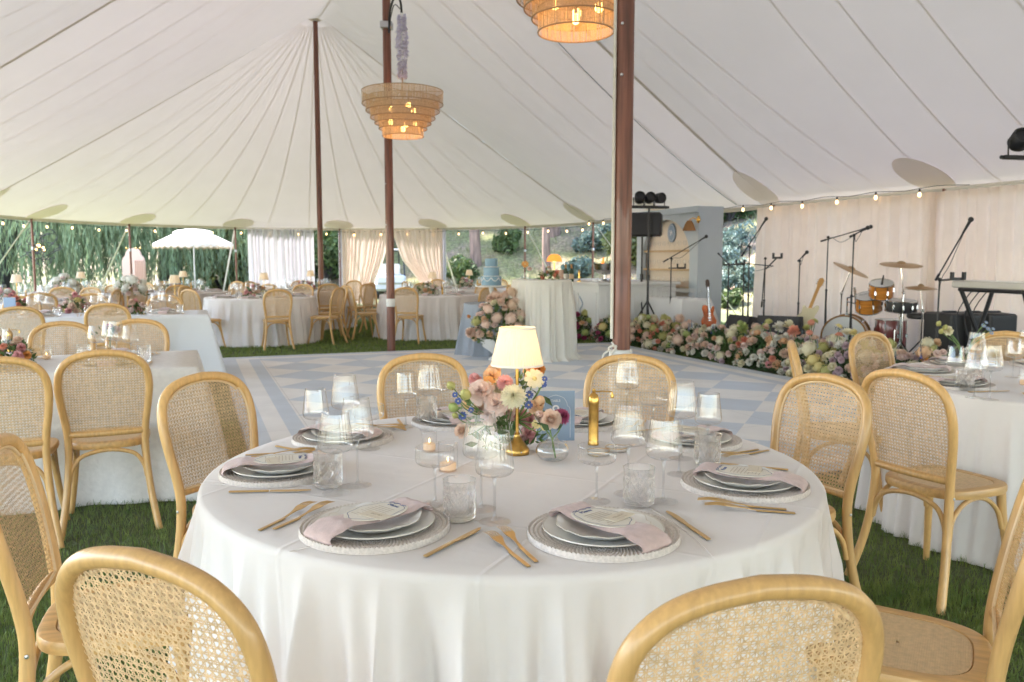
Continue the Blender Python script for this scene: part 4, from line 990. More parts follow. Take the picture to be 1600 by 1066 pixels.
def P_fork():
    m = MB(); m.box((0,-.062,.0032), (.010,.092,.0034), bev=.0014)
    pts = [(-.0035,-.02),(-.0028,.012),(-.006,.030),(-.0112,.046),(-.0120,.060)]; out = pts+[(-x, y) for x, y in reversed(pts)]
    n = len(out); h = lambda y: .004+.010*max(0, (y+.02)/.08)-.006*max(0, (y-.045)/.05)**2
    m.add([(x, y, h(y)-.001) for x, y in out]+[(x, y, h(y)+.001) for x, y in out], [tuple(range(n-1,-1,-1)), tuple(range(n, 2*n))]+[(i, (i+1) % n, n+(i+1) % n, n+i) for i in range(n)])
    for k in range(4):
        x = -.0099+.0066*k; m.tube([(x, .056, h(.056)), (x, .08, h(.08)+.001), (x*.96, .108, h(.1)-.001)], [.0016,.0013,.0007], 6)
    return m.obj('gold_fork', M['gold'], angle=40)
def glassthing(name, bowl, foot_r, hb, ribs, bowlmat, cat='glass', stem_r=.0038):
    """bowl: [(r,z)] from the base of the bowl to the rim, z measured from the table"""
    t = thing(name, 'x', cat); m = MB(); b = cr([(r, 0, z) for r, z in bowl], 4); pf = [(max(p.x, 0), p.z) for p in b]
    top = bowl[-1][1]; z0 = bowl[0][1]
    mod = (lambda a, r, z: (r*(1+.018*math.cos(ribs*a)) if z > z0+.006 else r, z)) if ribs else None
    rim = pf[-1]; m.lathe(pf, ribs*4 if ribs else 48, mod=mod, cap=False); bo = m.obj('bowl', bowlmat, t)
    m = MB(); m.tube([(rim[0]*math.cos(a), rim[0]*math.sin(a), rim[1]) for a in [2*PI*i/48 for i in range(48)]], .0008, 5, closed=True); m.obj('rim', M['crystal'], bo)
    m = MB(); m.lathe([(stem_r*2.4, z0+.003), (stem_r*1.2, z0-.008), (stem_r*.8, z0-.03), (stem_r*.75, hb+.02), (stem_r*1.2, hb+.006), (stem_r*2.4, hb+.001)], 14, cap=False); m.obj('stem', M['stemglass'], t)
    m = MB(); m.lathe([(0,.0045),(.006,.0043),(foot_r*.6,.0024),(foot_r,.0014),(foot_r,.0004),(foot_r*.5,.0003),(0,.0003)], 40, cap=False); m.obj('foot', M['footglass'], t)
    return t
M['solid'] = solidglass('solid_glass')
def P_wine(tall=0.): return glassthing('wine_glass', [(0,.110+tall),(.020,.111+tall),(.040,.119+tall),(.0455,.132+tall),(.044,.150+tall),(.0405,.175+tall),(.0365,.203+tall),(.0345,.216+tall+tall*.5)], .038, .004, 30, M['ribglass'])
def P_wine2(): return glassthing('wine_glass', [(0,.105),(.018,.106),(.036,.113),(.0415,.125),(.040,.145),(.037,.170),(.034,.194),(.0325,.205)], .037, .004, 0, M['glass'])
def P_coupe(): return glassthing('coupe_glass', [(0,.098),(.022,.099),(.043,.106),(.049,.116),(.049,.130),(.0485,.146)], .036, .004, 32, M['ribglass'])
def cutglass():
    m = bpy.data.materials.new('cut_glass'); m.use_nodes = True; nt = m.node_tree; ln = nt.links.new; nt.nodes.remove(nt.nodes['Principled BSDF'])
    g = nt.nodes.new('ShaderNodeBsdfGlass'); g.inputs['IOR'].default_value = 1.45; g.inputs['Roughness'].default_value = .02; t = nt.nodes.new('ShaderNodeBsdfTransparent'); mx = nt.nodes.new('ShaderNodeMixShader'); mx.inputs[0].default_value = .5
    ln(t.outputs[0], mx.inputs[1]); ln(g.outputs[0], mx.inputs[2]); ln(mx.outputs[0], nt.nodes['Material Output'].inputs[0]); return m
M['cut'] = cutglass()
def P_tumbler():
    t = thing('crystal_tumbler', 'x', 'glass'); m = MB(); nz = 44
    def mod(a, r, z):
        if z < .012 or z > .072: return (r, z)
        e = min(1, (z-.012)/.004)*min(1, (.072-z)/.004); k = max(0, 1-abs(math.sin(6*a+z*110))*2.4)+max(0, 1-abs(math.sin(6*a-z*110))*2.4); return (r+.0012-.0034*min(1.2, k)*e, z)
    m.lathe([(.0,.001),(.030,.001),(.036,.004),(.0375,.010)]+[(.0380, .012+.0605*i/nz) for i in range(nz+1)]+[(.0388,.085),(.0395,.098),(.0378,.098),(.0362,.083),(.0335,.07),(.0335,.03),(.032,.016),(0,.014)], 168, mod=lambda a, r, z: mod(a, r, z) if abs(r-.038) < .0004 else (r, z), cap=False); m.obj('body', M['cut'], t, angle=12)
    m = MB(); m.tube([(.0395*math.cos(a), .0395*math.sin(a), .098) for a in [2*PI*i/48 for i in range(48)]], .0011, 6, closed=True); m.obj('rim', M['crystal'], t)
    m = MB(); m.lathe([(0,.078),(.0345,.078)], 40, cap=False); m.obj('water', M['water'], t); return t
def P_votive(r=.024, h=.062):
    t = thing('ribbed_votive', 'x', 'candle holder'); m = MB(); m.lathe([(0,.002),(r*.85,.002),(r*.93,.006),(r*.95,.010),(r,.014),(r,h)], 112, mod=lambda a, rr, z: (rr*(1+.02*math.cos(28*a)) if z > .011 else rr, z), cap=False); m.obj('holder', M['ribglass'], t)
    m = MB(); m.tube([(r*math.cos(a), r*math.sin(a), h) for a in [2*PI*i/40 for i in range(40)]], .001, 5, closed=True); m.obj('rim', M['crystal'], t)
    m = MB(); m.lathe([(0,.006),(r*.82,.006),(r*.82,.024),(r*.7,.026),(0,.0255)], 28, cap=False); c = m.obj('candle', M['wax'], t)
    m = MB(); m.lathe([(0,.027),(.0025,.031),(.0022,.036),(0,.043)], 10, cap=False); m.obj('flame', M['flame'], c); return t
def P_mill():
    t = thing('pepper_mill', 'x', 'pepper mill'); m = MB(); m.lathe([(.0185,0),(.0185,.008),(.0172,.012),(.0168,.135),(.0182,.140),(.0182,.146)], 32); m.obj('barrel', M['antique'], t)
    m = MB(); m.lathe([(.0182,.146),(.0178,.158),(.0145,.168),(.008,.175),(.0045,.177),(.006,.182),(.0055,.188),(0,.191)], 28, cap=False); cp = m.obj('dome_cap', M['antique'], t)
    m = MB(); m.tube([(0,0,.1785),(.030,-.004,.181),(.062,-.008,.178)], .0022, 8); m.tube([(.062,-.008,.178),(.063,-.008,.173)], .002, 6); m.obj('crank', M['antique'], t)
    m = MB(); m.lathe([(.003,0),(.004,-.006),(.006,-.014),(.0055,-.018),(0,-.019)], 14, (.0625,-.008,.176)); m.obj('crank_knob', M['antique'], t)
    for a in (.8, 3.6): m = MB(); m.ball((.017*math.cos(a), .017*math.sin(a), .018), .0025, 8, 6); m.obj('rivet', M['antique'], t)
    return t
def P_dish():
    t = thing('salt_dish', 'x', 'small dish'); m = MB(); m.lathe([(0,.003),(.030,.003),(.034,.006),(.035,.013),(.0365,.013),(.036,.003),(.032,0),(0,0)], 40, cap=False); m.obj('glass_dish', M['glass'], t)
    m = MB(); m.tube([(.0358*math.cos(a), .0358*math.sin(a), .0135) for a in [2*PI*i/48 for i in range(48)]], .0014, 6, closed=True); m.obj('brass_rim', M['gold'], t)
    m = MB(); m.lathe([(0,.006),(.022,.0055),(.032,.0042)], 24, cap=False); m.obj('salt', M['icing'], t); return t
def P_lamp(power=.075, light=True):
    t = thing('table_lamp', 'x', 'lamp'); m = MB()
    m.lathe([(0,0),(.0385,0),(.0395,.003),(.0390,.016),(.036,.020),(.0350,.0215),(.028,.030),(.023,.038),(.0195,.041),(.015,.048),(.0095,.056),(.0085,.062),(.0095,.066),(.0058,.070)], 40, cap=False); b = m.obj('base', M['antique'], t)
    m = MB(); m.ball((0,-.0385,.012), .003, 8, 6); m.obj('switch_button', M['screw'], b)
    m = MB(); m.lathe([(.0052,.066),(.0052,.345),(.007,.347),(.007,.355),(0,.356)], 16, cap=False); m.obj('stem', M['antique'], t)
    np_ = 54; zb, zt = .288, .402
    mod = lambda a, r, z: (r*(1+.022*abs(math.sin(np_*a/2))), z)
    m = MB(); m.lathe([(.0815, zb), (.0750, lerp(zb, zt, .25)), (.0685, lerp(zb, zt, .5)), (.0620, lerp(zb, zt, .75)), (.0555, zt)], np_*4, mod=mod, cap=False); s_ = m.obj('lampshade', M['shade'], t)
    for r, z in ((.0830, zb), (.0567, zt)): m = MB(); m.lathe([(r, z-.003), (r+.0016, z-.003), (r+.0014, z+.004), (r-.0002, z+.004)], 64, cap=False); m.obj('shade_trim', M['card'], s_)
    m = MB(); m.ball((0,0,.342), .011, 12, 8, (1,1,1.3)); m.obj('bulb', M['bulb'], t)
    if light:
        l = bpy.data.lights.new('lamp_glow', 'POINT'); l.energy = power; l.color = (1,.62,.28); l.shadow_soft_size = .02; o = link('lamp_glow', l, t); o.location = (0,0,.342)
    return t

# ------------------------------------------------------------------ flowers
def petal(m, a, L_, w, el0, el1, r0=0., z0=0., tip=1., nv=5, cup=.25, tw=0.):
    """one petal leaving the axis at azimuth a; elevation runs el0 -> el1 along it"""
    ca, sa = math.cos(a), math.sin(a); r, z = r0, z0; vs = []
    for j in range(nv):
        v = j/(nv-1); e = lerp(el0, el1, v)
        if j: r += math.cos(e)*L_/(nv-1); z += math.sin(e)*L_/(nv-1)
        ww = w*(math.sin(PI*min(1, .12+v*(.62 if tip < 1 else .9)))**.8)*(1 if v < .99 else (tip if tip < 1 else .25))
        for k in (-1, 0, 1):
            up = cup*ww*(abs(k)-.3); nx_, nz_ = -math.sin(e), math.cos(e)
            x = r+nx_*up; y = k*ww; zz = z+nz_*up
            vs.append((x*ca-y*sa, x*sa+y*ca, zz))
    fs = [(3*j+k, 3*j+k+1, 3*j+k+4, 3*j+k+3) for j in range(nv-1) for k in (0, 1)]
    m.add(vs, fs)
def fl_rose(r_):
    m = MB()
    for i in range(9):
        o = i/8; n = 3+int(i*.5); 
        for k in range(n):
            a = 2*PI*(k+.5*(i % 2))/n+r_.uniform(-.15,.15)+i; petal(m, a, lerp(.55, 1.15, o), lerp(.22, .52, o), R(lerp(60, 5, o)), R(lerp(118, 62-60*max(0, o-.6)*2, o)), lerp(.02, .12, o), lerp(-.05, -.35, o), tip=.75, cup=.35)
    return m
def fl_dahlia(r_, pts=1.):
    m = MB()
    for i in range(8):
        o = i/7; n = int(7+i*1.9)
        for k in range(n):
            a = 2*PI*(k+.5*(i % 2))/n+r_.uniform(-.06,.06); petal(m, a, lerp(.38, 1.0, o)*r_.uniform(.92,1.05), lerp(.08, .175, o), R(lerp(88, 2, o)), R(lerp(70, -14, o)), .03+.05*o, lerp(.12, -.18, o), tip=pts, cup=.55)
    return m
def fl_ruffle(r_):
    m = MB()
    for i in range(6):
        o = i/5; n = 7+i*2
        for k in range(n):
            a = 2*PI*k/n+r_.uniform(-.3,.3); e = R(lerp(85, 0, o))+r_.uniform(-.15,.2); petal(m, a, r_.uniform(.75,1.0), .26, e, e-.35+r_.uniform(-.3,.3), .05, lerp(.1,-.2,o), tip=.9, cup=r_.uniform(-.5,.6), nv=4)
    return m
def fl_hydrangea(r_):
    m = MB(); n = 120
    m.ball((0,0,-.15), .72, 14, 9)
    for i in range(n):
        z = 1-1.55*(i+.5)/n; a = i*2.39996; q = math.sqrt(max(0, 1-z*z)); d = Vector((q*math.cos(a), q*math.sin(a), z*.85)); T = Matrix.Translation(d*r_.uniform(.74,1.02)*(1+.10*math.sin(5*a*.17+3*z))+Vector((0,0,-.1))) @ d.to_track_quat('Z','Y').to_matrix().to_4x4() @ Matrix.Rotation(r_.uniform(0,3), 4, 'Z')
        s = r_.uniform(.10,.145); vs = [(0,0,0)]
        fs = []
        for k in range(4):
            b = PI/2*k; p = [(.25,-.35),(1.1,-.55),(1.25,0),(1.1,.55),(.25,.35)]; o = len(vs)
            for x, y in p: vs.append(((x*math.cos(b)-y*math.sin(b))*s, (x*math.sin(b)+y*math.cos(b))*s, .12*s*x))
            fs.append((0, o, o+1, o+2)); fs.append((0, o+2, o+3, o+4))
        m.add([T @ Vector(v) for v in vs], fs)
    return m
def fl_daisy(r_):
    m = MB()
    for k in range(9): petal(m, 2*PI*k/9+r_.uniform(-.1,.1), .9, .27, R(20), R(-8), .1, 0, tip=.8, cup=.2)
    m.cur = 1; m.ball((0,0,.05), .22, 12, 8, (1,1,.7)); return m
def fl_bud(r_):
    m = MB(); m.ball((0,0,.3), .55, 12, 9, (.75,.75,1.35)); 
    for k in range(4): petal(m, k*PI/2, 1.1, .3, R(30), R(100), .1, -.45, tip=.5)
    return m
def fl_spike(r_, n=26, L_=6.):
    m = MB()
    for i in range(n):
        z = L_*i/n; a = i*2.4; s = lerp(.85, .3, i/n); d = Vector((math.cos(a), math.sin(a), .35)).normalized(); T = Matrix.Translation(Vector((0,0,z))+d*.45*s) @ d.to_track_quat('Z','Y').to_matrix().to_4x4()
        q = MB()
        for k in range(5): petal(q, k*1.257, .55*s, .22*s, R(35), R(5), 0, 0, tip=.8, nv=3)
        q.xf(T); m.add(q.v, q.f)
    m.cur = 1; m.tube([(0,0,-3),(0,0,L_)], .07, 5); return m
COL = {'cream': (.82,.77,.58), 'white': (.84,.82,.75), 'blush': (.82,.64,.52), 'palepink': (.84,.69,.63), 'pink': (.78,.43,.43), 'coral': (.80,.38,.27), 'peach': (.84,.60,.38), 'orange': (.75,.37,.11), 'magenta': (.45,.09,.20),
       'chartreuse': (.60,.58,.24), 'butter': (.82,.72,.36), 'mauve': (.66,.52,.56), 'blue': (.10,.15,.42), 'paleblue': (.30,.38,.55), 'antique': (.74,.57,.42), 'lime': (.48,.56,.22)}
for k, v in COL.items(): M['f_'+k] = pmat('petal_'+k, v, .6, var=.12, vscale=25, trans=.42)
FLB = {'rose': fl_rose, 'dahlia': fl_dahlia, 'ruffle': fl_ruffle, 'hydrangea': fl_hydrangea, 'daisy': fl_daisy, 'bud': fl_bud, 'spike': fl_spike}
FM = {}; _var = {}
def bloom_mesh(kind, col):
    if (kind, col) not in FM:
        m = FLB[kind](random.Random(len(FM)*3+1)); mats = [M['f_'+col]]
        if kind in ('daisy', 'spike'): mats.append(M['f_butter'] if kind == 'daisy' else M['stem'])
        if kind != 'spike': k_ = max(math.hypot(v[0], v[1]) for v in m.v); m.v = [(v[0]/k_, v[1]/k_, v[2]/k_) for v in m.v]
        FM[(kind, col)] = m.mesh(kind+'_'+col, mats, angle=60)
    return FM[(kind, col)]
BN = {'rose': 'rose', 'dahlia': 'dahlia', 'ruffle': 'carnation', 'hydrangea': 'hydrangea', 'daisy': 'daisy', 'bud': 'flower_bud', 'spike': 'flower_spike'}
def bloom(parent, kind, col, p, r, d, spin=0.):
    o = link(BN[kind], bloom_mesh(kind, col), parent); d = Vector(d).normalized(); q = d.to_track_quat('Z', 'Y')
    o.location = p; o.rotation_euler = (q.to_matrix() @ Matrix.Rotation(spin, 3, 'Z')).to_euler(); k_ = random.uniform(.86,1.12) if kind == 'hydrangea' else 1; o.scale = (r*k_, r/k_, r*random.uniform(.9,1.1) if kind == 'hydrangea' else r); return o
def leaves(P, D, size, mat, name, parent, asp=.42):
    """pointed leaves at points P along directions D"""
    n = len(P); D = D/np.linalg.norm(D, axis=1)[:,None]; S = np.cross(D, rng.normal(size=(n,3))); S /= np.linalg.norm(S, axis=1)[:,None]; Nn = np.cross(D, S)
    s = (size*rng.uniform(.6, 1.4, n))[:,None]; w_ = s*asp
    v = np.stack([P, P+D*s*.45+S*w_*.5+Nn*s*.05, P+D*s-Nn*s*.10, P+D*s*.45-S*w_*.5+Nn*s*.05, P+D*s*.5-Nn*s*.02], 1).reshape(-1,3)
    b = (np.arange(n)*5)[:,None]; f = np.concatenate([b+np.array([[0,1,4]]), b+np.array([[1,2,4]]), b+np.array([[2,3,4]]), b+np.array([[3,0,4]])])
    return npmesh(name, v, f, mat, parent)
def mound_foliage(parent, hx_, hy_, h, n, size, mat, z0=0., name='foliage'):
    d = rng.normal(size=(n,3)); d /= np.linalg.norm(d, axis=1)[:,None]; d[:,2] = np.abs(d[:,2]); q = rng.uniform(.3, 1, n)**.5
    P = d*q[:,None]*np.array([hx_, hy_, h]); P[:,2] += z0; D = d+rng.normal(size=(n,3))*.6+np.array([0,0,.3]); return leaves(P, D, size, mat, name, parent)
def arrangement(loc, rotz, hx_, hy_, h, palette, n, label, cat='flower arrangement', group=None, seed=1, spikes=0, scale=1., fol=900, face=(0,-1,.5), lsize=.05, tall=(), z0=0., name='flower_arrangement', front=True, leafmat='leaf'):
    t = thing(name, label, cat, loc, rotz, group); r_ = random.Random(seed)
    mound_foliage(t, hx_*1.02, hy_*1.02, h*.93, fol, lsize, M[leafmat], z0)
    fc = Vector(face).normalized(); used = []; tries = 0
    inv = Matrix.Rotation(-rotz, 3, 'Z')
    fl_ = inv @ fc
    while len(used) < n and tries < n*60:
        tries += 1; kind, col, r = r_.choice(palette); r *= scale*r_.uniform(.85, 1.2)
        d = Vector((r_.gauss(0,1), r_.gauss(0,1), abs(r_.gauss(0,.9)))).normalized()
        if d.dot(fl_) < -.15: continue
        p = Vector((d.x*hx_, d.y*hy_, z0+d.z*h))*1.0; p += d*r_.uniform(-.03,.04)
        if p.z < r*.7: continue
        if any((p-q).length < (r+s)*.72 for q, s in used): continue
        used.append((p, r)); bloom(t, kind, col, p, r, d*.8+fl_*.35+Vector((0,0,.25)), r_.uniform(0,6))
    for k in range(spikes):
        p = Vector((r_.uniform(-.8,.8)*hx_, r_.uniform(-.6,.6)*hy_, z0+h*r_.uniform(.8,1.0))); bloom(t, 'spike', r_.choice(['blue','paleblue','paleblue','white']), p, .016*scale*r_.uniform(.8,1.3), (r_.uniform(-.3,.3), r_.uniform(-.3,.3), 1))
    for (kind, col, r, dx, dy, z) in tall:
        m = MB(); m.tube([(dx*.6, dy*.6, z0+h*.3), (dx, dy, z-r*.5)], .004, 5); m.obj('stem', M['stem'], t); bloom(t, kind, col, (dx, dy, z), r, (dx*2, dy-.5, 1.2))
    return t

# ------------------------------------------------------------------ the near round table
MAIN = (0., 2.458)
cl = round_cloth('draped_table', MAIN, .893, TZ, 'large round dining table in the foreground under a floor length ivory cloth', M['linen'], nf=30, flare=.05, fold=.088, seed=4, nth=1100)
m = MB()                                   # hem seam lying over the cloth
def seamline(m, a0, r_in):
    pts = []
    for i in range(12): pts.append((MAIN[0]+lerp(r_in, .893, i/11)*math.cos(a0+.02*(11-i)), MAIN[1]+lerp(r_in, .893, i/11)*math.sin(a0+.02*(11-i)), TZ+.0012))
    m.tube(pts, .0011, 5)
for a0, ri in ((R(-122), .30), (R(-166), .5), (R(-62), .45), (R(20), .4)): seamline(m, a0, ri)
o = m.obj('cloth_crease', M['linen'], cl); o.matrix_parent_inverse = Matrix.Translation((-MAIN[0], -MAIN[1], 0))

g8 = 'cane back chairs round the near table'
for px, py, lab in ((657, 555, 'cane back chair on the far side of the near table, left of the lamp'), (997, 554, 'cane back chair on the far side of the near table, behind the pepper mill'),
                    (316, 588, 'cane back chair back left of the near round table, against the dance floor'), (1292, 590, 'cane back chair at the back right of the near round table, overlapping another chair'),
                    (228, 870, 'cane back chair in the front left foreground, only its hoop and cane showing'), (1192, 917, 'cane back chair in the front right foreground, hoop cut by the photo bottom'),
                    (14, 690, 'cane back chair cut off at the left edge with its woven seat showing'), (1612, 726, 'cane back chair cut off at the right edge with its woven seat showing')):
    h = G(px, py, CH); a = math.atan2(h.y-MAIN[1], h.x-MAIN[0]); r = (Vector((h.x-MAIN[0], h.y-MAIN[1]))).length
    r = min(max(r, 1.36), 1.50); chair_round(MAIN, r-.27, math.degrees(a), lab, g8)

CHG, PLT, SAL, NAP = Proto(P_charger()), Proto(P_plate()), Proto(P_salad()), Proto(P_napkin())
for p_ in (CHG, PLT, SAL, NAP):
    pass
CATS = {'woven_charger': 'charger', 'dinner_plate': 'plate', 'salad_plate': 'plate', 'linen_napkin': 'napkin', 'gold_knife': 'knife', 'gold_fork': 'fork'}
for p_ in (CHG, PLT, SAL, NAP): p_.root['category'] = CATS[p_.root.name]
MEN = Proto(P_menu()); NAMES = {'': Proto(P_name('')), 'DAVID': Proto(P_name('DAVID')), 'MELISSA': Proto(P_name('MELISSA'))}
KNF, FRK = Proto(P_knife()), Proto(P_fork()); KNF.root['category'] = 'knife'; FRK.root['category'] = 'fork'
WINE, WINET, WINES = Proto(P_wine()), Proto(P_wine(.018)), Proto(P_wine2()); COUPE, TUMB, VOT, VOTL = Proto(P_coupe()), Proto(P_tumbler()), Proto(P_votive()), Proto(P_votive(.029, .085))
MILL, DISH, LAMP, LAMPF = Proto(P_mill()), Proto(P_dish()), Proto(P_lamp()), Proto(P_lamp(light=False))
def setting(c, ang, r, where, full=True, z=TZ, nrot=0., who='', base=None, cut=True, gsuf='near round table', share=False):
    """one place setting; ang = direction from the table centre to the seat (or base=(x,y), ang = facing)"""
    if base is None: bx, by = c[0]+r*math.cos(ang), c[1]+r*math.sin(ang)
    else: bx, by = base
    rz = ang+PI/2; ca, sa = math.cos(rz), math.sin(rz)
    def at(x, y, zz): return (bx+x*ca-y*sa, by+x*sa+y*ca, zz)
    W_ = (lambda s: s+' on the '+where) if share else (lambda s: s+' at the '+where)
    CHG.put(at(0,0,z+.0005), rz, W_('whitewashed woven charger'), 'woven chargers on the '+gsuf)
    PLT.put(at(0,0,z+.0058), rz, W_('grey dinner plate'), 'dinner plates on the '+gsuf)
    SAL.put(at(0,0,z+.0095), rz, W_('small white plate'), 'small plates on the '+gsuf)
    NAP.put(at(0,0,z+.0055), rz+nrot, W_('mauve linen napkin'), 'mauve napkins on the '+gsuf)
    if full:
        c2, s2 = math.cos(nrot), math.sin(nrot)
        MEN.put(at(0,.004,z+.0405), rz+nrot, W_('oval menu card'), 'oval menu cards on the '+gsuf)
        NAMES[who].put(at(.028*c2+.022*s2, .028*s2-.022*c2, z+.0428), rz+nrot+.12, W_('small name card'), 'name cards on the '+gsuf)
    if cut:
        KNF.put(at(.212,.0,z+.0015), rz-.05, W_('gold knife'), 'gold knives on the '+gsuf)
        FRK.put(at(-.205,-.01,z+.0005), rz+.05, W_('inner gold fork' if not share else 'gold fork'), 'gold forks on the '+gsuf)
        FRK.put(at(-.236,-.032,z+.0005), rz+.12, W_('outer gold fork' if not share else 'gold fork'), 'gold forks on the '+gsuf)
PL = [('FL', -117.5, 'front left place, near table', R(-14), 'DAVID'), ('FR', -72.5, 'front right place, near table', R(24), 'MELISSA'),
      ('L', -172, 'left place, near table', R(8), ''), ('R', -20.5, 'right place, near table', R(-6), ''),
      ('BR', 27, 'back right place, near table', R(10), ''), ('KR', 68, 'far place behind the pepper mill', R(0), ''),
      ('KL', 108, 'far place left of the flower vase', R(0), ''), ('BL', 149, 'back left place, near table', R(8), '')]
for k, a, wh, nr, who in PL: setting(MAIN, R(a), .682, wh, nrot=nr, who=who)
GL = {'W': (WINE, 'ribbed wine glass', 'ribbed wine glasses'), 'T': (WINET, 'tall ribbed wine glass', 'ribbed wine glasses'), 'S': (WINES, 'smooth slim wine glass', 'smooth wine glasses'), 'C': (COUPE, 'ribbed coupe glass', 'coupe glasses'), 'X': (TUMB, 'cut crystal tumbler of water', 'crystal tumblers')}
for k, px, py, lab in (('C', 680, 788, 'ribbed coupe glass just left of the crystal tumbler, front left place'), ('X', 718, 812, 'cut crystal tumbler of water in the middle front of the near table'), ('T', 752, 796, 'tall ribbed wine glass directly left of the lamp base'), ('W', 773, 816, 'ribbed wine glass in front of the lamp base, nearest the gold forks'),
    ('C', 932, 784, 'ribbed coupe glass left of the crystal tumbler at the front right place'), ('X', 998, 789, 'cut crystal tumbler of water behind the front right place'), ('T', 981, 772, 'tall ribbed wine glass right of the pepper mill'), ('W', 1036, 784, 'ribbed wine glass just right of the front right crystal tumbler'),
    ('T', 1064, 717, 'tall ribbed wine glass left of the smooth one at the back right place'), ('S', 1105, 716, 'smooth slim wine glass at the back right place'), ('C', 1061, 742, 'ribbed coupe glass between the two right hand tumblers'), ('X', 1105, 727, 'cut crystal tumbler beside the right place napkin'),
    ('T', 979, 660, 'tall ribbed wine glass in front of the far chair behind the pepper mill'), ('C', 1020, 676, 'ribbed coupe glass right of the far place behind the pepper mill'),
    ('W', 526, 771, 'ribbed wine glass at the left place, in front of its tumbler'), ('T', 559, 759, 'tall ribbed wine glass right of the left place'), ('X', 513, 761, 'cut crystal tumbler at the right edge of the left place charger'),
    ('S', 495, 706, 'smooth slim wine glass at the back left place'), ('T', 541, 700, 'tall ribbed wine glass at the back left place'), ('C', 577, 702, 'ribbed coupe glass at the back left place'),
    ('S', 634, 667, 'smooth slim wine glass left of the candle, in front of the far left chair'), ('T', 672, 672, 'tall ribbed wine glass beside the candle, in front of the far left chair'), ('X', 667, 662, 'cut crystal tumbler behind the lit candle'), ('C', 713, 668, 'ribbed coupe glass behind the flower buds')):
    g = G(px, py, TZ); GL[k][0].put((g.x, g.y, TZ+.0005), random.uniform(0, 3), lab, GL[k][2]+' on the near round table')
g = G(671, 705, TZ); VOT.put((g.x, g.y, TZ+.0005), 0, 'lit candle in a small ribbed glass left of the flowers', 'ribbed candle glasses on the near table')
g = G(700, 736, TZ); VOTL.put((g.x, g.y, TZ+.0005), 0, 'taller ribbed candle glass behind the front left coupe', 'ribbed candle glasses on the near table')
g = G(927, 695, TZ); MILL.put((g.x, g.y, TZ+.0005), R(15), 'polished brass pepper mill with a crank handle on the near table')
g = G(935, 711, TZ); DISH.put((g.x, g.y, TZ+.0005), 0, 'small round glass dish in front of the brass pepper mill', 'small dishes beside the pepper mill')
g = G(963, 705, TZ); DISH.put((g.x, g.y, TZ+.0005), 1, 'small round glass dish half hidden behind the tall ribbed glass', 'small dishes beside the pepper mill')
LP = G(808, 709, TZ); LAMP.put((LP.x, LP.y, TZ+.0005), R(20), 'lit brass table lamp with a pleated cream shade on the near table')
# table number card
g = G(868, 690, TZ); t = thing('table_number_card', 'dusty blue table card lettered TABLE 8 standing behind the rose', 'table card', (g.x, g.y, TZ+.001), R(3))
m = MB(); m.box((0,0,.088), (.130,.0016,.172)); m.obj('card', M['bluecard'], t, smooth=False)
lt = link('lettering', textmesh('TABLE', .0115, M['whiteink']), t); lt.rotation_euler = (PI/2, 0, 0); lt.location = (0, -.0014, .140)
lt = link('numeral', textmesh('8', .058, M['whiteink']), t); lt.rotation_euler = (PI/2, 0, 0); lt.location = (0, -.0014, .103)
m = MB(); ar = [(-.050,.012),(-.050,.105),(-.047,.118),(-.040,.122),(-.038,.134),(-.028,.150),(-.012,.157),(0,.160)]; ar = ar+[(-x, z) for x, z in reversed(ar[:-1])]
m.tube([(x, -.0015, z) for x, z in ar], .0006, 4); m.obj('arch_outline', M['whiteink'], t)
# bud vase with a blush rose
g = G(863, 720, TZ); t = thing('bud_vase', 'squat round clear glass vase of water beside the lamp base', 'vase', (g.x, g.y, TZ+.0005))
m = MB(); pf = [(p.x, p.z) for p in cr([(0,0,.003),(.030,0,.003),(.047,0,.016),(.051,0,.034),(.042,0,.053),(.022,0,.063),(.015,0,.072),(.0145,0,.080),(.018,0,.088)], 4)]
m.lathe([(max(a, 0), b) for a, b in pf], 112, mod=lambda a, r, z: (r*(1+.012*math.cos(14*a)), z), cap=False); m.obj('vase_body', M['crystal'], t)
m = MB(); m.lathe([(0,.046),(.045,.046)], 40, cap=False); m.obj('water', M['water'], t)
t = thing('rose_posy', 'blush rose and magenta bloom standing in the squat glass vase', 'flowers', (g.x, g.y, TZ+.004)); m = MB()
for e in ((-.012,-.01,.115),(.036,.012,.120),(-.03,.012,.10)): m.tube(cr([(0.01,0,.004),(0,.0,.06),(e[0]*.5,e[1]*.5,.085),e], 4), .0022, 6)
m.obj('stems', M['stem'], t)
bloom(t, 'rose', 'blush', (-.006,-.012,.128), .034, (-.1,-1,.35)); bloom(t, 'dahlia', 'magenta', (.034,.010,.136), .032, (.5,-.5,.5)); bloom(t, 'ruffle', 'pink', (.018,.02,.128), .026, (.2,-.3,.9)); bloom(t, 'ruffle', 'palepink', (-.036,.01,.132), .022, (-.5,-.4,.5))
P = np.array([[-.02,0,.10],[.02,-.01,.10],[0,.02,.105],[-.035,0,.11],[.012,-.02,.094],[-.01,-.02,.095]]); leaves(P, P-np.array([0,0,.075])+rng.normal(size=(6,3))*.01, .035, M['leafdk'], 'foliage', t)
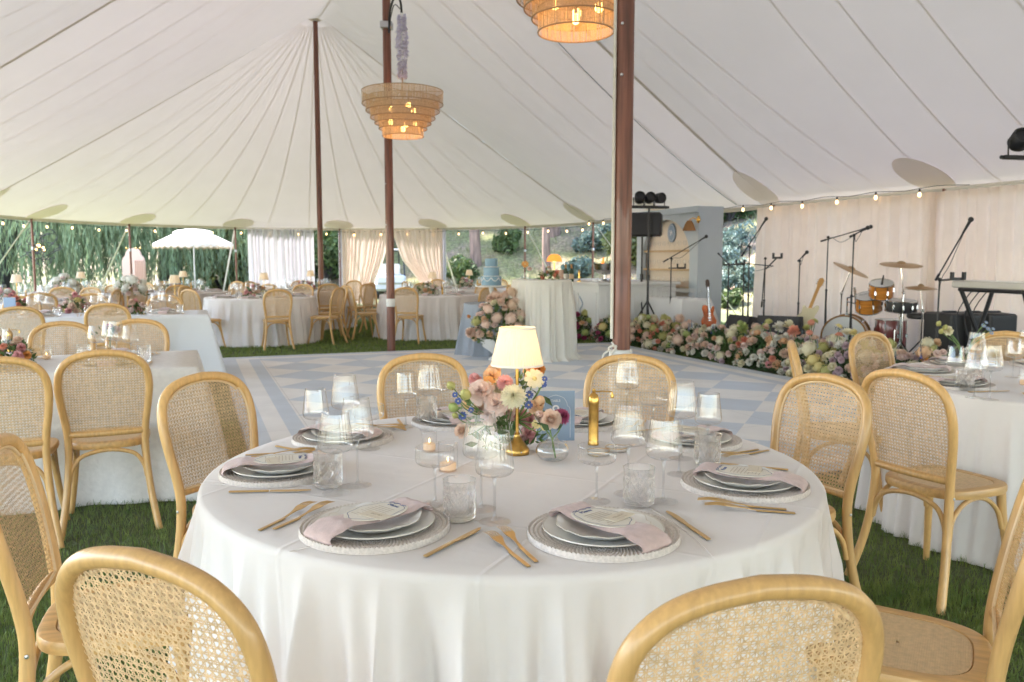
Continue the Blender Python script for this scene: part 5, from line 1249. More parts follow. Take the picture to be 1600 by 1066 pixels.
# the centrepiece: clear bowl, stems, blooms placed where they stand
cp = Vector((-.015, 2.655, TZ)); t = thing('centrepiece_bowl', 'clear glass bowl holding the garden flowers behind the lamp', 'vase', cp)
m = MB(); m.lathe([(0,.004),(.035,.004),(.058,.020),(.066,.048),(.060,.075),(.056,.080)], 48, cap=False); m.obj('bowl_wall', M['glass'], t)
t = thing('garden_bouquet', 'loose bouquet with cream dahlia, blush carnations, daisies and blue delphinium behind the lamp', 'flowers', cp)
def bq(kind, col, px, py, rpx, y=2.62, d=None, stem=True):
    p = AY(px, py, y)-cp; r = rpx/F*y
    b = bloom(t, kind, col, p, r, d or (p.x*2.2, -1.0, .35+p.z), px*.1)
    if stem: stems.tube(cr([(p.x*.08, .0, .02), (p.x*.3, .0, .09), (p.x*.8, p.y*.8, p.z*.8), (p.x, p.y+.01, p.z)], 4), .0019, 5)
stems = MB()
for a in (('dahlia','cream',802,618,24,2.53),('ruffle','palepink',752,613,23,2.60),('ruffle','palepink',775,632,20,2.58),('dahlia','pink',789,597,16,2.60),('ruffle','peach',768,588,15,2.66),('ruffle','peach',772,579,13,2.70),
          ('daisy','orange',762,598,12,2.62),('ruffle','pink',742,593,12,2.66),('ruffle','cream',779,603,15,2.64),('ruffle','pink',813,652,16,2.68),('ruffle','pink',828,657,15,2.68),('ruffle','palepink',795,645,15,2.68),
          ('ruffle','pink',826,678,15,2.67),('ruffle','pink',816,684,10,2.67),('ruffle','peach',838,635,14,2.60),('bud','peach',842,628,9,2.60),('daisy','cream',835,592,17,2.60),('ruffle','orange',841,577,13,2.64),('ruffle','peach',828,580,12,2.66),
          ('ruffle','palepink',764,650,16,2.62),('ruffle','blush',748,640,13,2.64),('rose','blush',721,673,13,2.60),('bud','chartreuse',706,604,7,2.58),('bud','chartreuse',729,618,9,2.56),('bud','lime',710,638,8,2.56),('bud','chartreuse',712,650,5,2.58),
          ('daisy','blue',716,627,6,2.58),('daisy','blue',723,650,7,2.58),('daisy','blue',736,641,5,2.58),('daisy','blue',848,600,7,2.60),('daisy','blue',827,617,7,2.58),('daisy','blue',826,633,7,2.57),('daisy','blue',851,592,5,2.60),('daisy','blue',711,617,5,2.58),
          ('daisy','butter',838,663,8,2.58),('daisy','butter',850,668,6,2.58),('ruffle','pink',845,650,8,2.64)):
    bq(*a)
stems.obj('stems', M['stem'], t)
P = []; D = []
for (px, py) in ((775,665),(760,668),(785,672),(770,682),(790,662),(800,672),(840,655),(832,690),(822,700),(838,686),(850,655),(752,690),(781,655),(742,660),(815,608),(822,600),(812,595),(845,617),(790,690),(778,695),(765,700),(835,645),(785,640),(756,655),(730,634)):
    for j in range(5):
        q = AY(px+random.uniform(-7,7), py+random.uniform(-7,7), 2.64)-cp; P.append(q[:]); D.append((q.x*3+random.gauss(0,.4), random.gauss(-.3,.4), random.gauss(.2,.5)))
leaves(np.array(P), np.array(D), .036, M['leaf'], 'foliage', t)

# ------------------------------------------------------------------ the other dining tables
UA = math.atan2(U.y, U.x)
def chair_dir(px, py, ang, label, group):
    h = G(px, py, CH); return chair_at(h.x+.27*math.cos(ang), h.y+.27*math.sin(ang), ang, label, group)
# long tables in the tent frame on the left
LT = [(-2.74, -14.22, -13.24, 'first long table', M['linentex']), (-2.60, -9.28, -8.28, 'second long table', M['linenblue'])]
for t1, s0, s1, nm, mt in LT:
    rect_cloth('draped_table', t1-2.9, t1, s0, s1, TZ, {'first': 'near long table on the left under a textured ivory cloth to the grass', 'second': 'second long table on the left under a smooth cool white cloth'}[nm.split()[0]], mt, seed=len(nm))
gl = 'cane back chairs at the long tables on the left'
chair_dir(160, 551, UA+R(3), 'cane back chair seen whole from behind on the near side of the first long table', gl)
chair_dir(-8, 562, UA+R(2), 'cane back chair cut by the photo edge, near side of the first long table', gl)
chair_dir(96, 505, UA+PI, 'cane back chair on the far side of the first long table, left one of two', gl)
chair_dir(215, 501, UA+PI-R(4), 'cane back chair on the far side of the first long table by the posy', gl)
chair_dir(167, 476, UA, 'cane back chair on the near side of the second long table, right one of two', gl)
chair_dir(28, 481, UA, 'cane back chair on the near side of the second long table, left one of two', gl)
chair_dir(34, 464, UA+PI, 'cane back chair on the far side of the second long table behind the blue card', gl)
chair_dir(142, 460, UA+PI, 'cane back chair on the far side of the second long table, middle one', gl)
chair_dir(256, 462, UA+PI+R(10), 'cane back chair on the far side of the second long table, at its right end', gl)
def long_setting(t, s, near, nm, idx):
    p = TS(t, s); ang = UA+PI if near else UA
    setting(None, ang, 0, idx+' place of the '+nm, base=(p.x, p.y), full=near or s > -10 and False, gsuf=nm, cut=True)
side_n = lambda s0: s0+.24
for (t1, s0, s1, nm, mt) in LT:
    for j, t in enumerate((t1-.48, t1-1.12, t1-1.76, t1-2.4)):
        o_ = ('rightmost', 'second', 'third', 'fourth')[j]
        for near in (True, False):
            s = s0+.24 if near else s1-.24
            long_setting(t, s, near, nm, ('near ' if near else 'far ')+o_)
            sg = 1 if near else -1
            for (k, dt, ds, ad) in (('T', .02, .235, 'tall'), ('W', .10, .215, 'shorter'), ('X', .175, .17, 'water'), ):
                p = TS(t+sg*dt, s+sg*ds*.92)
                GL[k][0].put((p.x, p.y, TZ+.0005), random.uniform(0,3), GL[k][1]+' at the '+('near ' if near else 'far ')+o_+' place of the '+nm, GL[k][2]+' on the '+nm)
def small_posy(loc, label, seed, cols, n=7, r=.035, vase=True, h=.10):
    if vase:
        v = thing('bud_vase', 'small clear bud vase holding the magenta posy on the first long table', 'vase', loc, 0, 'small bud vases'); m = MB(); m.lathe([(0,.003),(.028,.003),(.034,.02),(.026,.05),(.014,.065),(.017,.085)], 24, cap=False); m.obj('vase_body', M['glass'], v)
    t = thing('posy', label, 'flowers', Vector(loc)+Vector((0,0,.004))); r_ = random.Random(seed); m = MB()
    for i in range(n):
        a = r_.uniform(0, 6.28); q = r_.uniform(0, .055); p = (q*math.cos(a), q*math.sin(a), h+r_.uniform(0,.07)); bloom(t, r_.choice(['rose','ruffle','dahlia','ruffle']), cols[i % len(cols)], p, r*r_.uniform(.6,1.1), (p[0]*6, p[1]*6-.8, .6)); m.tube([(0,0,.005),(p[0]*.2,p[1]*.2,.08), p], .002, 5)
    m.obj('stems', M['stem'], t); P = np.array([[r_.gauss(0,.03), r_.gauss(0,.03), h*.8+r_.uniform(0,.05)] for _ in range(30)]); leaves(P, P-np.array([0,0,.04]), .035, M['leaf'], 'foliage', t)
g = G(172, 546, TZ); small_posy((g.x, g.y, TZ+.001), 'posy of a pale rose and a deep magenta bloom on the first long table', 3, ['palepink','magenta','blush','cream','palepink'], 6, .032)
g = G(5, 575, TZ); arrangement((g.x, g.y+.1, TZ), 0, .11, .09, .17, [('ruffle','pink',.03),('dahlia','coral',.03),('rose','blush',.03),('ruffle','orange',.025)], 16, 'pink and coral flowers at the left edge of the first long table', seed=8, fol=260, lsize=.04)
g = G(17, 560, TZ); MILL.put((g.x, g.y, TZ+.0005), R(10), 'polished brass pepper mill on the first long table at the left')
g = G(80, 560, TZ); VOTL.put((g.x, g.y-.05, TZ+.0005), 0, 'ribbed candle glass on the first long table')
for px, py, cols, lab, n, sz in ((118, 489, ['palepink','cream','blush','butter','pink'], 'blush and cream bouquet between the near side chairs of the second long table', 18, .13),
                             (212, 491, ['palepink','pink','blush'], 'pale pink bouquet at the right end of the second long table', 9, .08),
                             (28, 487, ['pink','coral','palepink'], 'pink bouquet behind the left near chair of the second long table', 10, .10)):
    g = G(px, py, TZ); arrangement((g.x, g.y, TZ), 0, sz, sz*.7, sz*1.5, [(k, c, .04) for c in cols for k in ('ruffle','rose')], n, lab, seed=px, fol=220, lsize=.05)
g = G(274, 474, TZ); LAMPF.put((g.x, g.y, TZ+.0005), 0, 'small lit lamp at the right far end of the second long table', 'small lit lamps on the far tables')
g = G(16, 489, TZ); t = thing('table_number_card', 'dusty blue table card standing behind the left near chair of the second long table', 'table card', (g.x, g.y, TZ+.001), R(12)); m = MB(); m.box((0,0,.09), (.13,.0016,.18)); m.obj('card', M['bluecard'], t, smooth=False)

def far_table(c, name, label, chairs, seed, seats=8, Rt=.90, lamp=None, cloth=M['linen'], flowers=('blush','cream','peach','pink'), a0=0.):
    round_cloth('draped_table', c, Rt, TZ, label, cloth, nf=24, flare=.07, fold=.045, seed=seed, nth=360)
    for i, (deg, lab) in enumerate(chairs): chair_round(c, 1.20, deg, lab, 'cane back chairs round the far tables', turn=random.uniform(-6,6))
    for i in range(seats):
        pn = ('right','back right','back','back left','left','front left','front','front right')[i]; a = a0+2*PI*i/seats; setting(c, a, .66, pn+' place of the '+name, full=False, gsuf=name, cut=False)
        for (k, da, rr) in (('T', .02, .42), ('W', .22, .44), ('X', .36, .50)):
            GL[k][0].put((c[0]+rr*math.cos(a+da), c[1]+rr*math.sin(a+da), TZ+.0005), 0, {'T':'tall ribbed wine glass','W':'ribbed wine glass','X':'crystal tumbler'}[k]+' at the '+pn+' place of the '+name, GL[k][2]+' on the '+name)
    lx, ly = lamp if lamp else (c[0]+.05, c[1]+.05)
    LAMPF.put((lx, ly, TZ+.0005), 0, 'small lit lamp on the '+name, 'small lit lamps on the far tables')
    arrangement((c[0]-.02, c[1]-.18, TZ), 0, .20, .15, .20, [(k, f, .042) for f in flowers for k in ('rose','ruffle','dahlia')], 20, 'low mixed flowers round the lamp on the '+name, seed=seed+5, fol=260, lsize=.05)
    MILL.put((c[0]+.24, c[1]-.05, TZ+.0005), 1, 'brass pepper mill on the '+name, 'brass pepper mills on the far tables')
def ccs(c, lst): # chairs from picture columns/rows of their hoop tops
    out = []
    for px, py, lab in lst:
        h = G(px, py, CH); out.append((math.degrees(math.atan2(h.y-c[1], h.x-c[0])), lab))
    return out
FL_, FR_, FB_, FQ_ = (-4.25, 13.95), (-1.50, 15.0), (-4.2, 17.0), (-1.0, 18.3)
far_table(FL_, 'table before the white curtain', 'round far table under a white cloth, its chairs near the dance floor edge', [(-118, 'cane back chair at the far left of the dance floor edge, seat seen sideways'), (-62, 'cane back chair with its back to us in front of the far left round table'), (-15, 'cane back chair seen in profile at the right side of the far left round table'), (30, 'cane back chair behind the profile chair of the far left round table'), (75, 'cane back chair behind the far left round table'), (120, 'cane back chair behind the far left round table, by the white curtain'), (165, 'cane back chair at the left end of the far left round table')], 21)
far_table(FR_, 'table beside the middle pole', 'round far table under a white cloth just right of the middle brown pole', [(-158, 'cane back chair seen in profile just left of the middle pole'), (-100, 'cane back chair with its back to us just right of the middle pole'), (-40, 'cane back chair peeping out behind the dusty blue cake table'), (5, 'cane back chair right of the far table, above the cake table'), (50, 'cane back chair behind the table right of the middle pole'), (100, 'cane back chair behind the middle of the table right of the middle pole'), (150, 'cane back chair behind the profile chair left of the middle pole')], 22)
far_table(FB_, 'table by the far pole', 'farther round table under a white cloth beside the far centre pole', [(-60, 'cane back chair with its back to us right of the far centre pole'), (-20, 'cane back chair seen edge on right of the far centre pole'), (-105, 'cane back chair just left of the far centre pole'), (60, 'cane back chair behind the farther table by the far pole'), (110, 'cane back chair behind the farther table in front of the white curtain'), (160, 'cane back chair at the left of the farther table by the far pole')], 23)
far_table(FQ_, 'table before the hillside', 'farthest round table in front of the hillside under a white cloth', [(-150, 'cane back chair at the left of the table in front of the hillside'), (-30, 'cane back chair at the right of the table in front of the hillside'), (60, 'cane back chair behind the table in front of the hillside, right one'), (120, 'cane back chair behind the table in front of the hillside, left one')], 24)
T3_, T4_, T5_ = (-7.45, 12.3), (-8.0, 15.2), (-6.55, 16.3)
far_table(T3_, 'table before the willow trunk', 'round table before the dark willow trunk under a white cloth', [(-45, 'cane back chair at the right front of the table before the willow trunk'), (-100, 'cane back chair in front of the table before the willow trunk'), (10, 'cane back chair at the right of the table before the willow trunk'), (70, 'cane back chair behind the table before the willow trunk'), (130, 'cane back chair behind the table before the willow trunk, at its left')], 25, flowers=('pink','blush','white'))
far_table(T4_, 'table below the twig pendant', 'round table below the lit twig pendant under a white cloth', [(-70, 'cane back chair in front of the table below the twig pendant'), (-20, 'cane back chair at the right of the table below the twig pendant'), (60, 'cane back chair behind the table below the twig pendant'), (120, 'cane back chair behind the table below the twig pendant, at its left')], 26, flowers=('white','white','cream','palepink'))
far_table(T5_, 'table before the peach board', 'round table in front of the peach arched board under a white cloth', [(-120, 'cane back chair in front of the table before the peach board, left one'), (-70, 'cane back chair in front of the table before the peach board, right one'), (0, 'cane back chair at the right of the table before the peach board'), (60, 'cane back chair behind the table before the peach board, right one'), (125, 'cane back chair behind the table before the peach board, left one')], 27, flowers=('white','paleblue','orange','cream'))
for px, py, lab in ((100, 441, 'big white hydrangea arrangement on the table below the twig pendant'), (205, 446, 'white and lilac arrangement left of the umbrella pole')):
    g = AY(px, py, 15.0 if px == 100 else 14.6); arrangement((g.x, g.y, TZ), 0, .26, .2, .30, [('hydrangea','white',.09),('hydrangea','white',.11),('rose','palepink',.05)], 14, lab, seed=px, fol=200, lsize=.06)

# the round table at the right edge
RT = (2.86, 4.18)
round_cloth('draped_table', RT, .90, TZ, 'round dining table cut off at the right edge under an ivory cloth', M['linen'], nf=31, flare=.06, seed=33, nth=600, fold=.042)
gr = 'cane back chairs round the right edge table'
for px, py, lab, dr in ((1410, 583, 'cane back chair with its back to us and whole woven seat, right edge table', 1.44), (1237, 536, 'cane back chair seen edge on in front of the flower bed', 1.44), (1357, 521, 'cane back chair with flowers showing through its cane, right of the edge on chair', 1.44), (1572, 521, 'cane back chair on the far side of the right edge table behind the wine glasses', 1.44)):
    h = G(px, py, CH); a = math.degrees(math.atan2(h.y-RT[1], h.x-RT[0]))
    if px == 1410:
        d = Vector((RT[0]-h.x, RT[1]-h.y, 0)).normalized(); d = Matrix.Rotation(R(-8), 3, 'Z') @ d; chair_at(h.x+.27*d.x, h.y+.27*d.y, math.atan2(d.y, d.x), lab, gr)
    else:
        d = Vector((RT[0]-h.x, RT[1]-h.y, 0)).normalized(); o = h+d*.27; chair_at(o.x, o.y, math.atan2(d.y, d.x), lab, gr)
for a, wh in ((-118, 'nearest place of the right edge table'), (-168, 'left place of the right edge table'), (150, 'back left place of the right edge table'), (112, 'far place of the right edge table'), (68, 'farthest right place of the right edge table')): setting(RT, R(a), .68, wh, gsuf='right edge table', full=a in (-118, -168))
for k, px, py, lab in (('S', 1490, 607, 'smooth slim wine glass leftmost on the right edge table'), ('T', 1523, 592, 'tall ribbed wine glass behind the leftmost one on the right edge table'), ('W', 1522, 622, 'ribbed wine glass over the tumblers on the right edge table'), ('T', 1546, 625, 'tall ribbed wine glass right of the tumblers on the right edge table'), ('X', 1507, 610, 'cut crystal tumbler, left one on the right edge table'), ('X', 1520, 600, 'cut crystal tumbler, rear one on the right edge table'), ('S', 1582, 590, 'smooth slim wine glass in front of the far right chair'), ('T', 1602, 588, 'tall wine glass at the photo edge on the right edge table'), ('C', 1537, 606, 'coupe glass behind the tall glass on the right edge table')):
    g = G(px, py, TZ); GL[k][0].put((g.x, g.y, TZ+.0005), 0, lab, GL[k][2]+' on the right edge table')
g = G(1602, 602, TZ); VOTL.put((g.x, g.y, TZ+.0005), 0, 'lit ribbed candle glass at the right edge of the photo')
t = thing('wild_stems', 'loose scabiosa buds and pale blue sprig rising behind the wine glasses at the right', 'flowers', (2.62, 4.75, TZ)); st = MB()
v_ = thing('bud_vase', 'clear vase holding the scabiosa buds on the right edge table', 'vase', (2.62, 4.75, TZ), 0, 'small bud vases'); m = MB(); m.lathe([(0,.003),(.03,.003),(.045,.03),(.03,.07),(.02,.09),(.024,.11)], 24, cap=False); m.obj('vase_body', M['glass'], v_)
for kind, col, px, py, rp in (('ruffle','cream',1482,517,8),('bud','chartreuse',1466,507,4),('bud','chartreuse',1470,519,4),('bud','chartreuse',1476,513,4),('daisy','paleblue',1537,509,4),('daisy','paleblue',1544,514,4),('daisy','paleblue',1549,520,4),('daisy','paleblue',1552,514,3),('daisy','paleblue',1541,504,3),('rose','palepink',1465,552,7),('rose','palepink',1474,550,6)):
    p = AY(px, py, 4.75)-Vector((2.62, 4.75, TZ)); bloom(t, kind, col, p, rp/F*4.75, (p.x, -.8, .6)); st.tube(cr([(0,0,.01),(p.x*.25,0,.12),(p.x*.7,0,p.z*.85),tuple(p)], 4), .002, 5)
st.obj('stems', M['stem'], t)

# ------------------------------------------------------------------ cake table, cocktail table, bar
FZ = .028
c = (-.30, 12.0); round_cloth('draped_table', c, .40, TZ, 'small cake table under a dusty blue floor length cloth', M['greycloth'], nf=9, flare=.10, seed=41, nth=240, fold=.05)
t = thing('cake_stand', 'white pedestal cake stand on the dusty blue table', 'cake stand', (c[0], c[1], TZ+.001))
m = MB(); m.lathe([(.09,0),(.085,.012),(.03,.03),(.018,.06),(.022,.15),(.04,.225)], 32); m.obj('pedestal', M['icing'], t)
m = MB(); m.lathe([(.04,.225),(.225,.232),(.232,.238),(.232,.246),(0,.246)], 48); m.obj('stand_plate', M['icing'], t)
z0 = TZ+.249; t = thing('wedding_cake', 'three tier dusty blue cake with white piped swags', 'cake', (c[0], c[1], z0))
for k, (r, za, zb) in enumerate(((.145, 0, .135), (.112, .136, .268), (.090, .269, .392))):
    m = MB(); m.lathe([(r, za), (r*1.003, lerp(za, zb, .5)), (r, zb-.006), (r-.006, zb), (0, zb)], 48); tr = m.obj('cake_tier', M['cakeblue'], t)
    m = MB()
    if k == 0:
        for i in range(8):
            pts = []
            for j in range(9):
                a = 2*PI*(i+j/8)/8; pts.append(((r+.006)*math.cos(a), (r+.006)*math.sin(a), zb-.015-.05*math.sin(PI*j/8)))
            m.tube(pts, .005, 6)
    for i in range(60): a = 2*PI*i/60; m.ball(((r+.003)*math.cos(a), (r+.003)*math.sin(a), za+.004), .0055, 6, 4)
    m.obj('piping', M['icing'], tr)
ct = (.41, 11.42); tk = AY(846, 437, ct[1]).z
round_cloth('draped_table', ct, .41, tk, 'tall round cocktail table under a cream cloth pooling on the dance floor', M['cream'], nf=13, flare=.04, seed=43, nth=400, fold=.075, pool=.12)
# big floral urn at the foot of the cake table
ug = G(768, 560, FZ); t = thing('stone_urn', 'white fluted urn on the dance floor under the big flower arrangement', 'urn', (-.22, 11.15, FZ))
m = MB(); m.lathe([(.10,0),(.10,.02),(.055,.05),(.04,.08),(.08,.12),(.17,.18),(.20,.24),(.205,.27),(.22,.29),(.21,.30),(.18,.295)], 64, mod=lambda a, r, z: (r*(1+.025*math.cos(24*a)*(1 if .11 < z < .26 else 0)), z)); m.obj('urn_body', M['stone'], t)
arrangement((-.16, 11.15, FZ+.26), 0, .36, .26, .62, [('hydrangea','antique',.095),('hydrangea','blush',.09),('hydrangea','chartreuse',.09),('hydrangea','lime',.08),('rose','cream',.055),('rose','white',.055),('rose','palepink',.05),('ruffle','blush',.055),('hydrangea','cream',.09),('ruffle','peach',.05)], 46, 'tall antique hydrangea and cream rose arrangement overflowing the urn beside the cake', seed=14, fol=900, lsize=.07, face=(-.1,-1,.25),
    tall=(('hydrangea','antique',.09,.16,.02,.66),('hydrangea','blush',.08,.20,.0,.56),('ruffle','orange',.028,-.42,-.1,.34),('ruffle','blush',.08,-.40,-.1,.12),('hydrangea','blush',.09,.05,.0,.60)))
# things on the cocktail table
t = thing('sunflower_vase', 'small clear vase with an orange sunflower on the cocktail table', 'flowers', (ct[0]-.23, ct[1]-.05, tk+.001)); m = MB(); m.lathe([(0,.003),(.05,.003),(.055,.03),(.045,.09),(.05,.11)], 24, cap=False); m.obj('vase_body', M['glass'], t)
m = MB(); m.tube([(0,0,.01),(.01,0,.13),(0,0,.20)], .003, 5); m.tube([(0,0,.01),(.03,0,.09),(.06,0,.15)], .003, 5); m.obj('stem', M['stem'], t); bloom(t, 'daisy', 'orange', (0,-.02,.21), .05, (.1,-1,.3)); bloom(t, 'ruffle', 'palepink', (.06,-.02,.15), .035, (.3,-1,.4))
# bar counter
bc = Vector(AY(936, 440, 13.9)); bc.z = 0; t = thing('bar_counter', 'white panelled bar counter behind the cocktail table', 'bar', bc, A3)
m = MB(); m.box((.75, 1.3, .48), (1.5, 2.6, .96), bev=.004); m.obj('counter_body', M['barwhite'], t, smooth=False)
m = MB(); m.box((.75, 1.3, .985), (1.62, 2.72, .05), bev=.008); m.obj('counter_top', M['barwhite'], t, smooth=False)
for (cx, w_) in ((.42, .55), (1.08, .55)):
    m = MB(); 
    for a, b in (((0,.42),(w_,.03)), ((0,-.30),(w_,.03)), ((-w_/2,.06),(.03,.74)), ((w_/2,.06),(.03,.74))): m.box((cx+a[0], -.006, .42+a[1]), (b[0], .014, b[1]))
    m.obj('front_panel', M['barwhite'], t, smooth=False)
for cyy in (.45, 1.3, 2.15):
    m = MB()
    for a, b in (((0,.40),(.7,.03)), ((0,-.32),(.7,.03)), ((-.35,.04),(.03,.74)), ((.35,.04),(.03,.74))): m.box((-.006, cyy+a[0], .42+a[1]), (.014, b[0], b[1]))
    m.obj('side_panel', M['barwhite'], t, smooth=False)
m = MB()                                    # painted blue monogram on the bar front
m.tube(cr([(-.012,.75,.25),(-.012,.62,.35),(-.012,.70,.50),(-.012,.60,.62),(-.012,.72,.74)], 5), .008, 5); m.obj('painted_flourish', M['bluecard'], t)
BT = 1.012
def bar(px, dy=.35, z=BT):                 # point on the bar top
    p = AY(px, 430, bc.y+dy); p.z = z; return p
p = bar(866, .85); t = thing('mushroom_lamp', 'lit amber mushroom lamp standing on the bar', 'lamp', p); zt = AY(866, 397, p.y).z-BT
m = MB(); m.lathe([(.08,0),(.075,.02),(.015,.04),(.012,zt-.06)], 20); m.obj('stem', M['brass'], t)
m = MB(); m.lathe([(.135,zt-.135),(.13,zt-.09),(.105,zt-.04),(.06,zt-.008),(0,zt)], 32, cap=False); m.obj('dome_shade', M['amberglass'], t); m = MB(); m.ball((0,0,zt-.11), .035, 12, 8); m.obj('bulb', M['bulb'], t)
p = Vector((ct[0]+.10, ct[1]+.02, tk+.001)); arrangement(p, 0, .13, .09, .13, [('rose','blush',.03),('ruffle','coral',.03),('rose','cream',.03)], 12, 'low blush and coral flowers on the cocktail table', seed=3, fol=140, lsize=.05)
def bottle(p, label, h=.30, foil='f_orange', body='greenglass', lab='card'):
    t = thing('wine_bottle', label, 'bottle', p, 0, 'bottles on the bar'); m = MB(); m.lathe([(0,0),(.040,0),(.041,.01),(.041,h*.55),(.032,h*.66),(.016,h*.78),(.0145,h*.98),(.016,h),(0,h)], 24, cap=False); m.obj('glass_body', M[body], t)
    m = MB(); m.lathe([(.0418,h*.16),(.0418,h*.45)], 24, cap=False); m.obj('label', M[lab], t); m = MB(); m.lathe([(.0172,h*.76),(.0165,h*1.0),(0,h*1.005)], 16, cap=False); m.obj('foil', M[foil], t)
bottle(bar(884,.45), 'dark green bottle with a cream label on the bar, left one'); bottle(bar(893,.30), 'champagne bottle with an orange label on the bar, right one', foil='f_orange', lab='f_peach')
p = bar(874, .55); t = thing('ice_bucket', 'blush ribbed ice bucket beside the bottles on the bar', 'ice bucket', p); m = MB(); m.lathe([(0,.01),(.09,.01),(.10,.02),(.11,.20),(.104,.20),(.095,.03),(0,.02)], 48, mod=lambda a, r, z: (r*(1+.01*math.cos(24*a)), z), cap=False); m.obj('bucket', M['f_blush'], t)
p = bar(905, .25); t = thing('gold_figure', 'small gold candlestick on the bar right of the bottles', 'candlestick', p); m = MB(); m.lathe([(.04,0),(.04,.01),(.012,.03),(.022,.07),(.010,.11),(.020,.15),(.012,.19),(.02,.21)], 20); m.obj('candlestick', M['brass'], t)
p = bar(945, .30); t = thing('silver_bowl', 'large hammered silver wine cooler on the bar', 'wine cooler', p); zt = AY(945, 412, p.y).z-BT
m = MB(); m.lathe([(.10,0),(.09,.02),(.03,.05),(.03,zt-.19),(.12,zt-.17),(.19,zt-.09),(.20,zt-.02),(.215,zt),(.19,zt-.01),(.17,zt-.10),(0,zt-.14)], 40, cap=False); m.obj('cooler', M['silver'], t)
m = MB(); m.tube([(.02,0,zt-.08),(.22,-.02,zt+.10)], [.04,.016], 12); m.obj('resting_bottle', M['greenglass'], t); m = MB(); m.tube([(-.05,0,zt-.08),(-.03,-.05,zt+.10)], [.035,.014], 12); m.obj('upright_bottle', M['amberglass'], t)
for px, lab in ((930, 'clear glass carafe on the bar left of the silver cooler'), (938, 'clear glass jar under the silver cooler')):
    p = bar(px, .08); t = thing('glass_carafe', lab, 'carafe', p); m = MB(); m.lathe([(0,.003),(.05,.003),(.055,.04),(.03,.11),(.022,.16),(.03,.19)], 24, cap=False); m.obj('carafe', M['crystal'], t)
# gold numeral-like ornament right of the near pole
p = onT(988, 470, 4.9); t = thing('gold_ornament', 'gold looped ornament just right of the near pole', 'ornament', (p.x, p.y, TZ)); m = MB(); z1 = onT(988, 443, 4.9).z-TZ; m.tube([(.05*math.cos(a), 0, z1*.72+.09*math.sin(a)) for a in [2*PI*i/20 for i in range(20)]], .016, 8, closed=True); m.tube([(0,0,0),(0,0,z1*.62)], .018, 8); m.lathe([(.05,0),(.045,.02)], 16); m.obj('loop', M['brass'], t)

